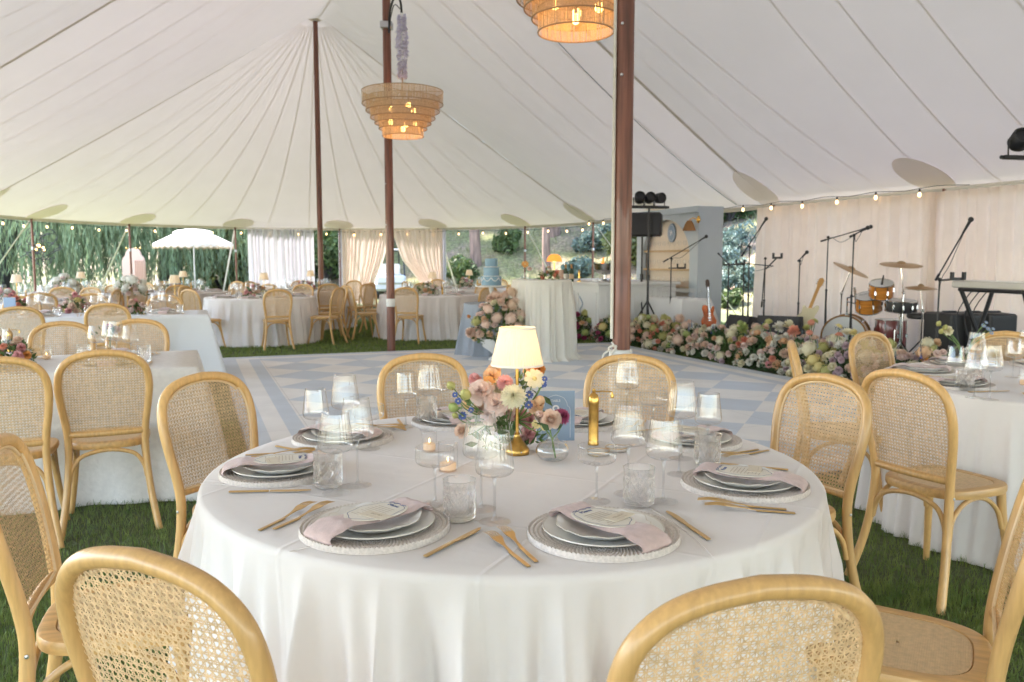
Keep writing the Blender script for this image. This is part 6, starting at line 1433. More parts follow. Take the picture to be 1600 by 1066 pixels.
# arched back-bar cabinet
def cabinet():
    TC = 5.35; a = onT(1092, 330, TC); b = onT(996, 340, TC); sa, sb = ST(a)[1], ST(b)[1]; wd = sb-sa; hh = onT(1092, 322, TC).z
    p = TS(TC, (sa+sb)/2); t = thing('arched_cabinet', 'tall powder blue back bar cabinet with an arched cream niche of glass shelves', 'cabinet', p, A3+PI/2)
    # local X along the ridge (s), local Y away from the drape, local -? ; faces the dance floor (+Y local = -N)
    m = MB(); dp = .50; w2 = wd/2
    for sx in (-1, 1): m.box((sx*(w2-.02), -dp/2, hh/2), (.04, dp, hh))
    m.box((0, -dp/2, hh-.02), (wd-.08, dp, .04)); m.obj('carcass', M['barblue'], t, smooth=False)
    # face with arched opening
    u0, u1 = -w2, w2; ax0, ax1 = -w2+wd*.12, w2-wd*.10; cx = (ax0+ax1)/2; rx = (ax1-ax0)/2; zc = hh*.62; rz = hh*.30
    inner = [(ax0, .02)]+[(cx-rx*math.cos(PI*i/40), zc+rz*math.sin(PI*i/40)) for i in range(41)]+[(ax1, .02)]
    outer = [(u0, .02)]+[(lerp(u0, u1, i/40), hh) for i in range(41)]+[(u1, .02)]
    n = len(inner); m = MB(); vs = [(x, .003, z) for x, z in inner]+[(x, .003, z) for x, z in outer]+[(x, -.08, z) for x, z in inner]
    fs = [(i, i+1, n+i+1, n+i) for i in range(n-1)]+[(i+1, i, 2*n+i, 2*n+i+1) for i in range(n-1)]
    m.add(vs, fs); m.obj('arched_face', M['barblue'], t, smooth=False)
    m = MB(); m.box((0, -.17, hh/2), (wd-.10, .02, hh-.1)); m.obj('niche_back', M['barcream'], t, smooth=False)
    m = MB(); m.box((0, .02, hh-.05), (wd+.06, .06, .10)); m.obj('cornice', M['barblue'], t, smooth=False)
    for py in (392, 422, 450):
        z = onT(1075, py, TC+.1).z; m = MB(); m.box((cx, -.09, z), (rx*2-.02, .13, .035)); sh = m.obj('shelf', M['shelf'], t, smooth=False)
        for i in range(9):
            m = MB(); x = cx+rx*(-.85+1.7*i/8); m.lathe([(.03,0),(.004,.004),(.004,.07),(.03,.10),(.034,.13),(.028,.165)], 12, (x, -.09, z+.018), cap=False); m.obj('shelf_glass', M['crystal'], sh)
    z = onT(1057, 363, TC).z; m = MB(); m.prism(oval(40, .13, .17), -.01, .01); m.xf(Matrix.Translation((cx, -.14, z)) @ Matrix.Rotation(PI/2, 4, 'X')); pl = m.obj('oval_plaque', M['bluecard'], t, smooth=False)
    m = MB(); strip_loop(m, oval(40, .105, .145), .006, 0); m.tube(cr([(-.04,-.03,.0),(-.01,.04,.0),(.02,-.02,0),(.04,.05,0)], 5), .006, 5); m.tube(cr([(-.03,.02,.0),(.03,-.05,.0)], 2), .006, 5); m.xf(Matrix.Translation((cx, -.126, z)) @ Matrix.Rotation(PI/2, 4, 'X')); m.obj('monogram', M['whiteink'], pl)
    z = onT(1077, 350, TC).z; x = ST(onT(1081, 350, TC-.15))[1]-(sa+sb)/2
    m = MB(); m.ball((x, .02, z+.06), .05, 14, 8, (1,.5,1.3)); m.tube([(x,.03,z+.05),(x+.0,.13,z+.09),(x+.0,.20,z+.05)], .009, 6); sc_ = m.obj('sconce_arm', M['brass'], t)
    m = MB(); m.lathe([(.04, .04), (.075, -.03), (.11, -.13)], 60, (x, .20, z), mod=lambda a, r, zz: (r*(1+.05*abs(math.sin(5*a))*(1 if zz < 0 else 0)), zz), cap=False); m.obj('sconce_shade', M['wicker'], sc_)
    m = MB(); m.ball((x, .20, z-.05), .025, 10, 7); m.obj('bulb', M['bulb'], sc_)
cabinet()
# glassware table in front of the cabinet
TG = 4.85; a = onT(1092, 463, TG); b = onT(975, 463, TG); sa, sb = ST(a)[1], ST(b)[1]
rect_cloth('draped_table', TG-.30, TG+.22, sa, sb, TZ, 'white clothed table of upturned glasses in front of the blue arched cabinet', M['linenblue'], seed=51)
gp = Proto(glassthing('stemmed_glass', [(0,.09),(.02,.092),(.034,.105),(.034,.13),(.030,.16)], .032, .004, 0, M['glass']))
for i in range(14):
    for j in range(3):
        p = TS(TG-.22+.14*j, lerp(sa+.08, sb-.25, i/13)); gp.put((p.x, p.y, TZ+.001), 0, 'small stemmed glass in the '+('front','middle','back')[j]+' row on the table before the arched cabinet', 'stemmed glasses in rows before the cabinet')

# ------------------------------------------------------------------ the band
def band(name, label, cat, px, t, group=None):
    g = onT(px, 400, t); o = thing(name, label, cat, (g.x, g.y, 0), 0, group); return o, Vector((g.x, g.y, 0))
def pt(px, py, t, org): return onT(px, py, t)-org
def mic(m, a, b):
    d = (Vector(b)-Vector(a)).normalized(); m.tube([Vector(a), Vector(a)+d*.15], [.011,.016], 10); m.ball(Vector(a)+d*.165, .027, 12, 8)
def micstand(px, t, ytop, boom, label, mic_at=1, wide=.28, holder=None, round_base=False):
    o, g = band('microphone_stand', label, 'microphone stand', px, t, 'black microphone stands')
    zt = onT(px, ytop, t).z; m = MB(); m.tube([(0,0,.05),(0,0,zt*.55)], .014, 8); m.tube([(0,0,zt*.55),(0,0,zt)], .009, 8); m.ball((0,0,zt*.55), .02, 8, 6); m.ball((0,0,zt), .022, 8, 6); m.obj('pole', M['blackmetal'], o)
    m = MB()
    if round_base: m.lathe([(.14,0),(.14,.012),(.03,.03),(.015,.05)], 28)
    else:
        for k in range(3): a = k*2.094+px; m.tube([(0,0,.22),(math.cos(a)*wide, math.sin(a)*wide, .01)], .010, 6)
    m.obj('base', M['blackmetal'], o)
    if boom:
        a, b = pt(*boom[0], t, g), pt(*boom[1], t-.05, g); m = MB(); m.tube([a, b], .008, 8); m.tube([a, a+(b-a)*.12], .014, 8); m.obj('boom_arm', M['blackmetal'], o)
        if mic_at: m = MB(); d = (b-a).normalized(); mic(m, b-d*.06, b+d*.2); m.obj('microphone', M['black'], o)
        m = MB(); lo = (0, -.02, zt*.5); m.tube(cr([b, (b+a)/2+Vector((0,0,-.10)), (0,-.02,zt-.05), lo, (.03,-.02,.1)], 6), .0035, 5); m.obj('lead', M['black'], o)
    if holder:
        a, b = pt(*holder[0], t, g), pt(*holder[1], t-.1, g); m = MB(); m.tube([a, b], .011, 6); m.box(b, (.13,.03,.03)); m.box(b+Vector((-.06,-.02,.03)), (.02,.05,.08)); m.box(b+Vector((.06,-.02,.03)), (.02,.05,.08)); m.obj('tablet_clamp', M['black'], o)
    return o
micstand(1049, 4.55, 404, ((1037,409),(1098,373)), 'black boom microphone stand in front of the arched cabinet', holder=((1045,419),(1064,419)))
micstand(1139, 5.0, 413, ((1122,396),(1141,416)), 'black microphone stand in front of the bank, small cross bar at its top', mic_at=0, holder=((1131,414),(1156,413)))
micstand(1171, 4.9, 386, ((1159,400),(1192,350)), 'black microphone stand at the left end of the blush drape, boom rising to the right')
micstand(1163, 5.6, 413, ((1157,411),(1208,416)), 'low black boom stand behind the leftmost drape microphone', mic_at=0)
micstand(1196, 5.3, 404, ((1190,480),(1196,405)), 'black stand with a small clamp in front of the drape edge', mic_at=0, holder=((1197,420),(1214,403)))
micstand(1250, 5.5, 408, ((1247,408),(1256,399)), 'short straight black microphone stand left of the electric guitar')
micstand(1293, 5.9, 371, ((1283,377),(1352,357)), 'tall black overhead boom stand left of the drum kit')
micstand(1333, 5.0, 368, ((1328,370),(1348,360)), 'slim black vocal microphone stand in front of the bass drum', round_base=True)
micstand(1470, 4.6, 437, ((1462,438),(1509,357)), 'black vocal microphone stand in front of the black cases, bent boom', holder=((1472,438),(1495,436)))

# loudspeaker on a stand, and the light bar on another
o, g = band('loudspeaker', 'black loudspeaker on a tripod stand right of the near brown pole', 'speaker', 1010, 4.45)
zb, zt = onT(1008, 370, 4.45).z, onT(1008, 333, 4.45).z
m = MB(); m.box((0,0,(zb+zt)/2), (.60,.36,zt-zb), Matrix.Rotation(R(-14),4,'Z'), bev=.03); m.obj('cabinet', M['black'], o)
m = MB(); m.box((-.08,-.19,(zb+zt)/2), (.36,.012,(zt-zb)*.86), Matrix.Rotation(R(-14),4,'Z')); m.obj('grille', M['grille'], o); o.location.x -= .05
m = MB(); m.box((.20,-.13,(zb+zt)/2-.03), (.12,.02,.06)); m.obj('handle', M['blackmetal'], o)
def tripod(px, t, ztop, label, name='speaker_stand', cat='speaker stand', bar=False):
    o, g = band(name, label, cat, px, t, 'black tripod stands'); m = MB(); m.tube([(0,0,.12),(0,0,1.1)], .020, 10); m.tube([(0,0,1.1),(0,0,ztop)], .016, 10); m.lathe([(.03,0),(.03,.09)], 12, (0,0,1.05)); m.obj('pole', M['blackmetal'], o)
    for k in range(3):
        a = k*2.094+.5; m = MB(); m.tube([(0,0,.72),(math.cos(a)*.42, math.sin(a)*.42, .02)], .013, 8); m.tube([(0,0,.25),(math.cos(a)*.26, math.sin(a)*.26, .30)], .008, 6); lg = m.obj('leg', M['blackmetal'], o)
        m = MB(); m.ball((math.cos(a)*.42, math.sin(a)*.42, .02), .022, 8, 6); m.obj('rubber_foot', M['black'], lg)
    return o
tripod(1003, 4.45, zb, 'black tripod stand carrying the loudspeaker')
zl = onT(1012, 326, 4.2).z; tripod(1013, 4.2, zl, 'black tripod stand carrying the stage lights above the loudspeaker', 'light_stand', 'light stand')
def lightbar(px, t, z, label, n=3, rot=.2, w_=.75, s=1.):
    o, g = band('stage_lights', label, 'stage lights', px, t); o.location.z = z; o.rotation_euler = (0,0,rot)
    m = MB(); m.box((0,0,.02), (w_,.07,.045), bev=.01); m.tube([(-w_/2-.03,0,.02),(w_/2+.03,0,.02)], .02, 8); m.obj('bar', M['black'], o)
    for i in range(n):
        x = (-.5+(i+.5)/n)*w_*.82; m = MB(); T = Matrix.Translation((x,-.02,.15*s)) @ Matrix.Rotation(R(60+15*i), 4, 'X') @ Matrix.Rotation(R(12*(i-1)), 4, 'Y')
        m.lathe([(.05,-.08),(.075,-.05),(.08,.06),(.07,.075),(.055,.05)], 20, M4=T @ Matrix.Scale(s, 4)); h = m.obj('lamp_head', M['black'], o); m = MB(); m.tube([(x-.085*s,0,.04),(x-.09*s,0,.16*s)], .008, 5); m.tube([(x+.085*s,0,.04),(x+.09*s,0,.16*s)], .008, 5); m.obj('yoke', M['blackmetal'], h)
lightbar(1013, 4.2, zl, 'black bar of three stage lights above the loudspeaker', s=1.1, w_=.62)
pz = onT(1600, 252, 5.6); lightbar(1606, 5.6, pz.z, 'black stage lights cut off by the right edge of the photo', n=3, rot=.2, w_=.75, s=1.3)
tripod(1625, 5.6, pz.z, 'black tripod stand at the right edge carrying stage lights', 'light_stand', 'light stand')

# monitors
def monitor(px, t, w_, h, label, rz):
    o, g = band('floor_monitor', label, 'floor monitor', px, t, 'black wedge floor monitors'); o.rotation_euler = (0,0,rz)
    m = MB(); pr = [(-.22,0),(.22,0),(.22,h*.35),(.02,h),(-.18,h*.92)]; n = 5; m.add([(-w_/2, y, z) for y, z in pr]+[(w_/2, y, z) for y, z in pr], [(0,1,2,3,4),(9,8,7,6,5)]+[(i,5+i,5+(i+1)%5,(i+1)%5) for i in range(5)]); m.obj('cabinet', M['black'], o, smooth=False)
    m = MB(); v = [(-w_*.45,.215,h*.38),(w_*.45,.215,h*.38),(w_*.45,.03,h*.98),(-w_*.45,.03,h*.98)]; m.add([(x,y+.012,z+.012) for x,y,z in v]+v, [(0,1,2,3),(0,4,5,1),(1,5,6,2),(2,6,7,3),(3,7,4,0)]); m.obj('grille', M['grille'], o, smooth=False)
    m = MB(); m.box((w_/2+.003,-.03,h*.45), (.012,.13,.05)); m.obj('handle', M['blackmetal'], o)
monitor(1162, 4.9, .58, .56, 'black wedge floor monitor behind the flowers below the bank', R(110)); monitor(1222, 4.75, .60, .62, 'black wedge floor monitor beside the cream electric guitar', R(150)); monitor(1318, 4.55, .48, .42, 'low black wedge monitor in front of the bass drum', R(180))

# guitars
def guitar(px, t, head, neck_bot, body, label, solid=False, rot=0., mat='sunburst', up=None):
    o, g = band('guitar', label, 'guitar', px, t); H_ = pt(*head, t, g); Bt = pt(*body, t, g); ax = (H_-Bt); ln_ = ax.length; sc0 = ln_/.78
    T = Matrix.Translation(Bt) @ (ax.to_track_quat('Y', 'Z').to_matrix().to_4x4()) @ Matrix.Rotation(rot, 4, 'Y') @ Matrix.Scale(sc0, 4)
    if solid: out = [(0,.15),(-.04,.16),(-.085,.225),(-.125,.215),(-.13,.15),(-.112,.06),(-.118,-.02),(-.155,-.10),(-.145,-.19),(-.07,-.235),(.03,-.225),(.12,-.21),(.165,-.13),(.145,-.04),(.112,.03),(.118,.10),(.122,.15),(.095,.175),(.06,.14),(.03,.14)]
    else: out = [(0,.17),(-.03,.18),(-.10,.20),(-.135,.13),(-.105,.02),(-.13,-.05),(-.17,-.13),(-.13,-.23),(0,-.26),(.13,-.23),(.17,-.13),(.13,-.05),(.105,.02),(.13,.10),(.125,.17),(.10,.15),(.06,.09),(.035,.13)]
    q = [(p.x, p.y) for p in cr([(x, y, 0) for x, y in out], 4, closed=True)]
    m = MB(); m.prism(q, -.022, .022); m.xf(T); b = m.obj('body', M[mat], o, angle=50)
    m = MB(); m.box((0,.30,.028), (.050,.52,.014)); m.xf(T); nk = m.obj('neck', M['rosewood' if not solid else 'maple'], o)
    m = MB(); hd = [(-.03,.55),(.03,.55),(.045,.62),(.035,.70),(-.01,.72),(-.045,.69),(-.042,.60)]; m.prism(hd, .015, .03); m.xf(T); m.obj('headstock', M['rosewood' if not solid else 'maple'], nk)
    m = MB()
    for s in (-1, 1):
        for k in range(3): m.ball((s*.052,.60+.035*k,.022), .010, 8, 5)
    m.xf(T); m.obj('tuning_pegs', M['chrome'], nk)
    m = MB()
    if solid: m.prism([(p.x*.62+.01, p.y*.62-.01) for p in cr([(x, y, 0) for x, y in out], 2, closed=True)], .022, .025); 
    m.box((0,.02,.028), (.07,.02,.012)); m.box((0,-.06,.028), (.07,.02,.012)); m.box((0,-.12,.03), (.08,.012,.014)); m.xf(T); m.obj('pickups', M['white' if False else ('icing' if solid else 'chrome')], b)
    m = MB()
    for k in range(6): m.tube([(-.018+.0072*k,-.12,.038),(-.016+.0064*k,.56,.037)], .0009, 3)
    m.xf(T); m.obj('strings', M['chrome'], b)
    m = MB(); f = Bt; m.tube([(f.x-.16,f.y-.12,.01),(f.x,f.y+.1,max(.2,Bt.z)),(f.x+.16,f.y-.12,.01)], .011, 6); m.tube([(f.x,f.y+.1,max(.2,Bt.z)),(f.x,f.y+.28,.01)], .011, 6); m.obj('floor_stand', M['blackmetal'], o)
guitar(1106, 4.3, (1104,432), None, (1107,492), 'red sunburst guitar standing among the flowers before the cabinet')
guitar(1270, 5.0, (1287,430), None, (1261,494), 'cream electric guitar with a maple headstock leaning left of the drum kit', solid=True, rot=R(-35), mat='gcream')

# drum kit
dk, g = band('drum_kit', 'natural maple drum kit with bronze cymbals in front of the blush drape', 'drum kit', 1350, 5.85)
def dpt(px, py, dt=0.): return onT(px, py, 5.85+dt)-g
def drum(c_, r, dpth, axis, mat, nm, headmat='drumhead', lug=8):
    ax = Vector(axis).normalized(); T = Matrix.Translation(c_) @ ax.to_track_quat('Z','Y').to_matrix().to_4x4(); m = MB(); m.lathe([(r*.985,-dpth/2),(r,-dpth/2+.01),(r,dpth/2-.01),(r*.985,dpth/2)], 40, M4=T, cap=False); s_ = m.obj(nm, M[mat], dk)
    for e in (-1, 1):
        m = MB(); m.lathe([(0,e*dpth/2*.985),(r*.97,e*dpth/2)], 40, M4=T, cap=False); m.obj('drum_head', M[headmat], s_)
        m = MB(); m.tube([T @ Vector((r*1.015*math.cos(a), r*1.015*math.sin(a), e*dpth/2)) for a in [2*PI*i/40 for i in range(40)]], .008 if r < .25 else .013, 6, closed=True); m.obj('hoop', M['chrome' if r < .25 else mat], s_)
    m = MB()
    for i in range(lug):
        a = 2*PI*i/lug; 
        for e in (-1, 1): m.tube([T @ Vector((r*1.03*math.cos(a), r*1.03*math.sin(a), e*dpth*.18)), T @ Vector((r*1.03*math.cos(a), r*1.03*math.sin(a), e*dpth*.5))], .006, 6)
        m.box(T @ Vector((r*1.02*math.cos(a), r*1.02*math.sin(a), 0)), (.022,.022,.05))
    m.obj('lugs', M['chrome'], s_); return s_, T
bz = .31; bcen = dpt(1322, 520); bcen = Vector((bcen.x, bcen.y, bz)); bax = Vector((-.50,-.86,0))
bd, BTm = drum(bcen, .295, .42, bax, 'drumwood', 'bass_drum')
lt = link('lettering', textmesh('YAMAHA', .062, M['ink']), bd); lt.matrix_local = BTm @ Matrix.Translation((0,0,.215)) ; 
up_ = (BTm.to_3x3().inverted() @ Vector((0,0,1))); ang = math.atan2(up_.y, up_.x)-PI/2
lt.matrix_local = BTm @ Matrix.Rotation(ang, 4, 'Z') @ Matrix.Translation((.0,.12,.214))
m = MB()
for (x, y, s) in ((-.01,-.02,1.0),(-.10,-.10,.7),(.13,-.06,.8),(-.14,-.01,.4),(.02,-.13,.7)): m.prism([(x+q*s*.05, y+w_*s*.06) for q, w_ in ((-.4,-1),(.3,-.9),(.1,-.2),(.6,.3),(.3,1),(-.3,.8),(-.1,.1),(-.7,-.3))], 0, .001)
m.xf(BTm @ Matrix.Rotation(ang, 4, 'Z') @ Matrix.Translation((0,0,.214))); m.obj('ink_blots', M['ink'], bd)
tm1 = dpt(1377, 453, -.05); drum(tm1, .145, .19, (-.15,-.35,1), 'orangewood', 'small_tom', lug=6)
tm2 = dpt(1357, 474, .0); drum(tm2, .165, .21, (-.2,-.3,1), 'orangewood', 'rack_tom', lug=6)
sn = dpt(1408, 478, .15); drum(sn, .19, .14, (0,-.1,1), 'black', 'snare_drum', lug=10)
ft = dpt(1392, 512, .3); drum(Vector((ft.x, ft.y, .36)), .20, .42, (0,0,1), 'drumred', 'floor_tom', lug=8)
def cym(px, py, rp, axis, label, zfoot=0, foot_px=None, dt=0., nm='cymbal'):
    c_ = dpt(px, py, dt); r = rp/F*(g.y); T = Matrix.Translation(c_) @ Vector(axis).normalized().to_track_quat('Z','Y').to_matrix().to_4x4(); m = MB(); m.lathe([(r,-.012),(r*.6,.004),(r*.22,.014),(r*.18,.03),(r*.08,.042),(0,.044)], 48, M4=T, cap=False); cy_ = m.obj(nm, M['cymbal'], dk)
    fx = dpt(foot_px or px, 540, dt); m = MB(); m.tube([(fx.x, fx.y, .05), (fx.x, fx.y, c_.z*.72), c_+Vector((0,0,-.005))], [.014,.012,.006], 8)
    for k in range(3): a = k*2.094+1; m.tube([(fx.x, fx.y, .30), (fx.x+math.cos(a)*.26, fx.y+math.sin(a)*.26, .01)], .010, 6)
    m.ball((fx.x, fx.y, c_.z*.72), .025, 8, 6); m.obj('cymbal_stand', M['chrome'], dk); return cy_
cym(1330, 421, 30, (.38,-.30,1), '', foot_px=1312, dt=.2); cym(1408, 413, 30, (.0,-.16,1), '', dt=.1); cym(1439, 449, 21, (0,-.1,1), '', dt=.0, nm='hi_hat'); 
m = MB(); p = dpt(1439, 452); m.lathe([(.23,.0),(.1,-.012),(.03,-.02),(0,-.02)], 40, p, cap=False); m.obj('hi_hat', M['cymbal'], dk)
m = MB(); a = Vector((bcen.x, bcen.y, bz+.29)); m.tube([a, a+Vector((0,0,.25)), tm1+Vector((-.1,0,-.03))], .012, 6); m.tube([a, a+Vector((0,0,.2)), tm2+Vector((0,.05,-.05))], .012, 6); m.tube([tm2+Vector((-.17,0,.02)), tm2+Vector((-.2,0,.22))], .016, 8); m.obj('tom_mount', M['chrome'], dk)
m = MB(); 
for s in (-1, 1): m.tube([bcen+Vector((s*.2,-.05,-.22)), Vector((bcen.x+s*.34, bcen.y-.18, .01))], .009, 6)
m.obj('bass_spur', M['chrome'], dk)
m = MB(); p = sn+Vector((0,0,-.08)); m.tube([p, (p.x,p.y,.1)], .014, 6)
for k in range(3): a = k*2.094; m.tube([(p.x,p.y,.28),(p.x+math.cos(a)*.24,p.y+math.sin(a)*.24,.01)], .01, 6); m.tube([p,(p.x+math.cos(a)*.17,p.y+math.sin(a)*.17,p.z+.05)], .009, 6)
m.obj('snare_stand', M['chrome'], dk)
for k in range(3):
    a = k*2.094+.3; m = MB(); m.tube([(ft.x+math.cos(a)*.215, ft.y+math.sin(a)*.215, .45), (ft.x+math.cos(a)*.23, ft.y+math.sin(a)*.23, .01)], .009, 6); m.obj('leg', M['chrome'], dk)
o, g2 = band('drum_throne', 'round black drum stool between the hi hat and the black cases', 'stool', 1446, 6.1); z = onT(1446, 490, 6.1).z
m = MB(); m.lathe([(.0,z-.07),(.17,z-.07),(.19,z-.05),(.19,z-.02),(.17,z),(0,z)], 32, cap=False); m.obj('seat', M['black'], o)
for k in range(3): a = k*2.094+.4; m = MB(); m.tube([(0,0,z-.08),(0,0,z*.5),(math.cos(a)*.27,math.sin(a)*.27,.01)], .011, 6); m.obj('leg', M['blackmetal'], o)
for px_, py_, dt_, lab_ in ((1378, 437, -.1, 'small tom microphone'),):
    m = MB(); p = dpt(px_, py_, dt_); m.tube([p+Vector((0,0,-.07)), p+Vector((.02,0,.06))], [.016,.008], 8); m.obj('clip_microphone', M['black'], dk)
# black cases
for i, (px, w_, lab) in enumerate(((1488, .50, 'black speaker case behind the vocal stand, left of three'), (1524, .46, 'black speaker case in the middle of three by the keyboard'), (1556, .48, 'black speaker case rightmost of three under the keyboard'))):
    o, g2 = band('speaker_case', lab, 'speaker case', px, 5.35+.12*i, 'black cases beside the keyboard'); o.rotation_euler = (0,0,R(8-6*i)); z = onT(px, 489, 5.35+.12*i).z
    m = MB(); m.box((0,0,z/2), (w_*.62+.0, .5, z), bev=.02); m.obj('cabinet', M['black'], o); m = MB(); m.box((0,-.255,z/2), (w_*.52, .01, z*.9)); m.obj('grille', M['grille'], o, smooth=False)
    m = MB(); m.box((0,0,z+.012), (.16,.05,.02), bev=.005); m.obj('handle', M['blackmetal'], o)
# keyboard
o, g2 = band('keyboard', 'pale stage keyboard on a black stand at the right edge', 'keyboard', 1578, 4.9); z = onT(1560, 446, 4.9).z; o.rotation_euler = (0,0,A3+R(-80))
m = MB(); m.box((0,0,z), (.30,1.2,.075), bev=.012); m.xf(Matrix.Rotation(R(72), 4, 'Z')); m.obj('shell', M['keys'], o)
m = MB(); m.box((-.06,0,z+.040), (.14,1.1,.012)); m.xf(Matrix.Rotation(R(72), 4, 'Z')); m.obj('white_keys', M['icing'], o, smooth=False)
m = MB()
for s in (-1, 1):
    m.tube([(-.20,s*.40,z-.05),(.25,s*.30,.02)], .022, 8); m.tube([(.20,s*.40,z-.05),(-.25,s*.30,.02)], .022, 8)
m.tube([(-.22,-.4,z-.05),(-.22,.4,z-.05)], .02, 8); m.tube([(.22,-.4,z-.05),(.22,.4,z-.05)], .02, 8); m.tube([(0,-.35,z*.5),(0,.35,z*.5)], .02, 8); m.xf(Matrix.Rotation(R(72), 4, 'Z')); m.obj('stand', M['blackmetal'], o)
m = MB()
for k in range(3): m.tube(cr([(-.1+.1*k,.3,z),(-.15+.1*k,.5,z*.7),(-.1+.15*k,.45,z*.3),(0,.5,.02)], 5), .006, 5)
m.xf(Matrix.Rotation(R(72), 4, 'Z')); m.obj('cables', M['black'], o)

# ------------------------------------------------------------------ flower bed along the dance floor
HY = 'hydrangea'
PAL = {'a': [(HY,'chartreuse',.085),(HY,'lime',.08),('ruffle','magenta',.045),('rose','magenta',.04),(HY,'butter',.085),('rose','peach',.045),('ruffle','palepink',.04)],
 'b': [(HY,'chartreuse',.085),(HY,'cream',.08),('ruffle','antique',.055),('rose','cream',.05),('rose','white',.045),(HY,'blush',.07),('ruffle','coral',.035)],
 'c': [('ruffle','cream',.05),('rose','blush',.05),('ruffle','blush',.055),('rose','white',.045),(HY,'blush',.08),('rose','peach',.045),('ruffle','palepink',.045),('rose','cream',.04),(HY,'lime',.06)],
 'd': [('rose','white',.045),('rose','palepink',.05),('ruffle','palepink',.04),('rose','blush',.05),(HY,'cream',.08),('ruffle','butter',.04),('ruffle','mauve',.035)],
 'e': [('rose','cream',.05),('ruffle','white',.045),('ruffle','coral',.05),('ruffle','pink',.05),('rose','blush',.06),('rose','peach',.055),('ruffle','palepink',.05),('rose','palepink',.055),('rose','white',.04)],
 'f': [(HY,'cream',.105),(HY,'butter',.10),('rose','cream',.06),(HY,'chartreuse',.08),('rose','white',.055),('ruffle','mauve',.04),('rose','blush',.05)],
 'g': [('dahlia','butter',.06),(HY,'cream',.09),('ruffle','orange',.04),('ruffle','palepink',.05),('rose','blush',.05),('dahlia','cream',.06),('ruffle','pink',.04)]}
BED = [(-6.35, 3.55, 'a', 'magenta and chartreuse flowers at the left end of the flower bed before the bar', 0), (-7.0, 3.85, 'a', 'chartreuse and magenta flower clump hidden behind the near brown pole', 0), (-7.75, 4.0, 'b', 'chartreuse hydrangea and cream flower clump just right of the near brown pole', 1),
 (-8.35, 4.05, 'b', 'dusky rose and cream flower clump below the tripod stands', 2), (-8.95, 4.10, 'c', 'blush and white flower clump left of the sunburst guitar', 2), (-9.5, 4.12, 'c', 'blush and cream flower clump right at the foot of the sunburst guitar', 2), (-10.05, 4.12, 'd', 'white and pale pink rose clump in front of the left floor monitor', 3),
 (-10.55, 4.12, 'e', 'coral and blush flower clump in front of the open wedge monitor', 2), (-11.05, 4.15, 'e', 'coral, pink and blush rose clump left of the edge on chair', 3), (-11.55, 4.15, 'f', 'large cream hydrangea clump right of the edge on chair', 4), (-12.05, 4.2, 'f', 'cream and chartreuse clump in front of the bass drum', 4),
 (-12.6, 4.25, 'd', 'pale flower clump seen through the cane of a chair back', 3), (-13.15, 4.3, 'g', 'butter dahlia and coral clump right of the cane chair in front of the flower bed', 5), (-13.7, 4.35, 'g', 'mixed clump with blue delphinium beside the right edge table', 5)]
for i, (s, t_, pal, lab, spk) in enumerate(BED):
    p = TS(t_+.03, s); tl = ()
    if i == 0: tl = ()
    if i in (2, 3, 6, 7) or i > 10: tl = tuple((random.choice([HY,HY,'rose','ruffle']), random.choice(['chartreuse','cream','lime','blush','white','peach']), .05+.035*(k % 2), random.uniform(-.3,.3), random.uniform(-.2,.2), random.uniform(.44,.56)) for k in range(4))
    if i in (8, 9, 10): tl = tuple((random.choice([HY,'ruffle','rose']), random.choice(['chartreuse','butter','coral','cream']), .05+.03*(k == 0), random.uniform(-.3,.3), random.uniform(-.15,.2), random.uniform(.50,.66)) for k in range(4))
    arrangement(p, A3+PI/2, .34, .38, .44 if i < 11 else .38, PAL[pal], 44 if i < 8 else 46, lab, 'flower clump', 'flower clumps of the long flower bed', seed=60+i, spikes=spk, scale=1.1, fol=2100, face=(-.55,-.80,.35), lsize=.055, tall=tl, leafmat='leafdk' if i % 3 else 'leaf')
p = TS(3.45, -6.1); t = thing('amaranth_spikes', 'two upright orange amaranth spikes at the left end of the flower bed', 'flowers', p)
for px, y0, y1 in ((927, 490, 467), (914, 502, 493)):
    a, b = AY(px, y0, p.y)-p, AY(px-(1 if px == 927 else 4), y1, p.y)-p; m = MB(); q = [a.lerp(b, k/10) for k in range(11)]; m.tube([Vector((a.x*.5, a.y, .02)), a], .006, 5); m.cur = 1; m.tube(q, [.045*(math.sin(PI*min(1,.25+k/13)))*(1+.2*(k % 2)) for k in range(11)], 10); m.obj('spike', [M['stem'], M['f_orange']], t)

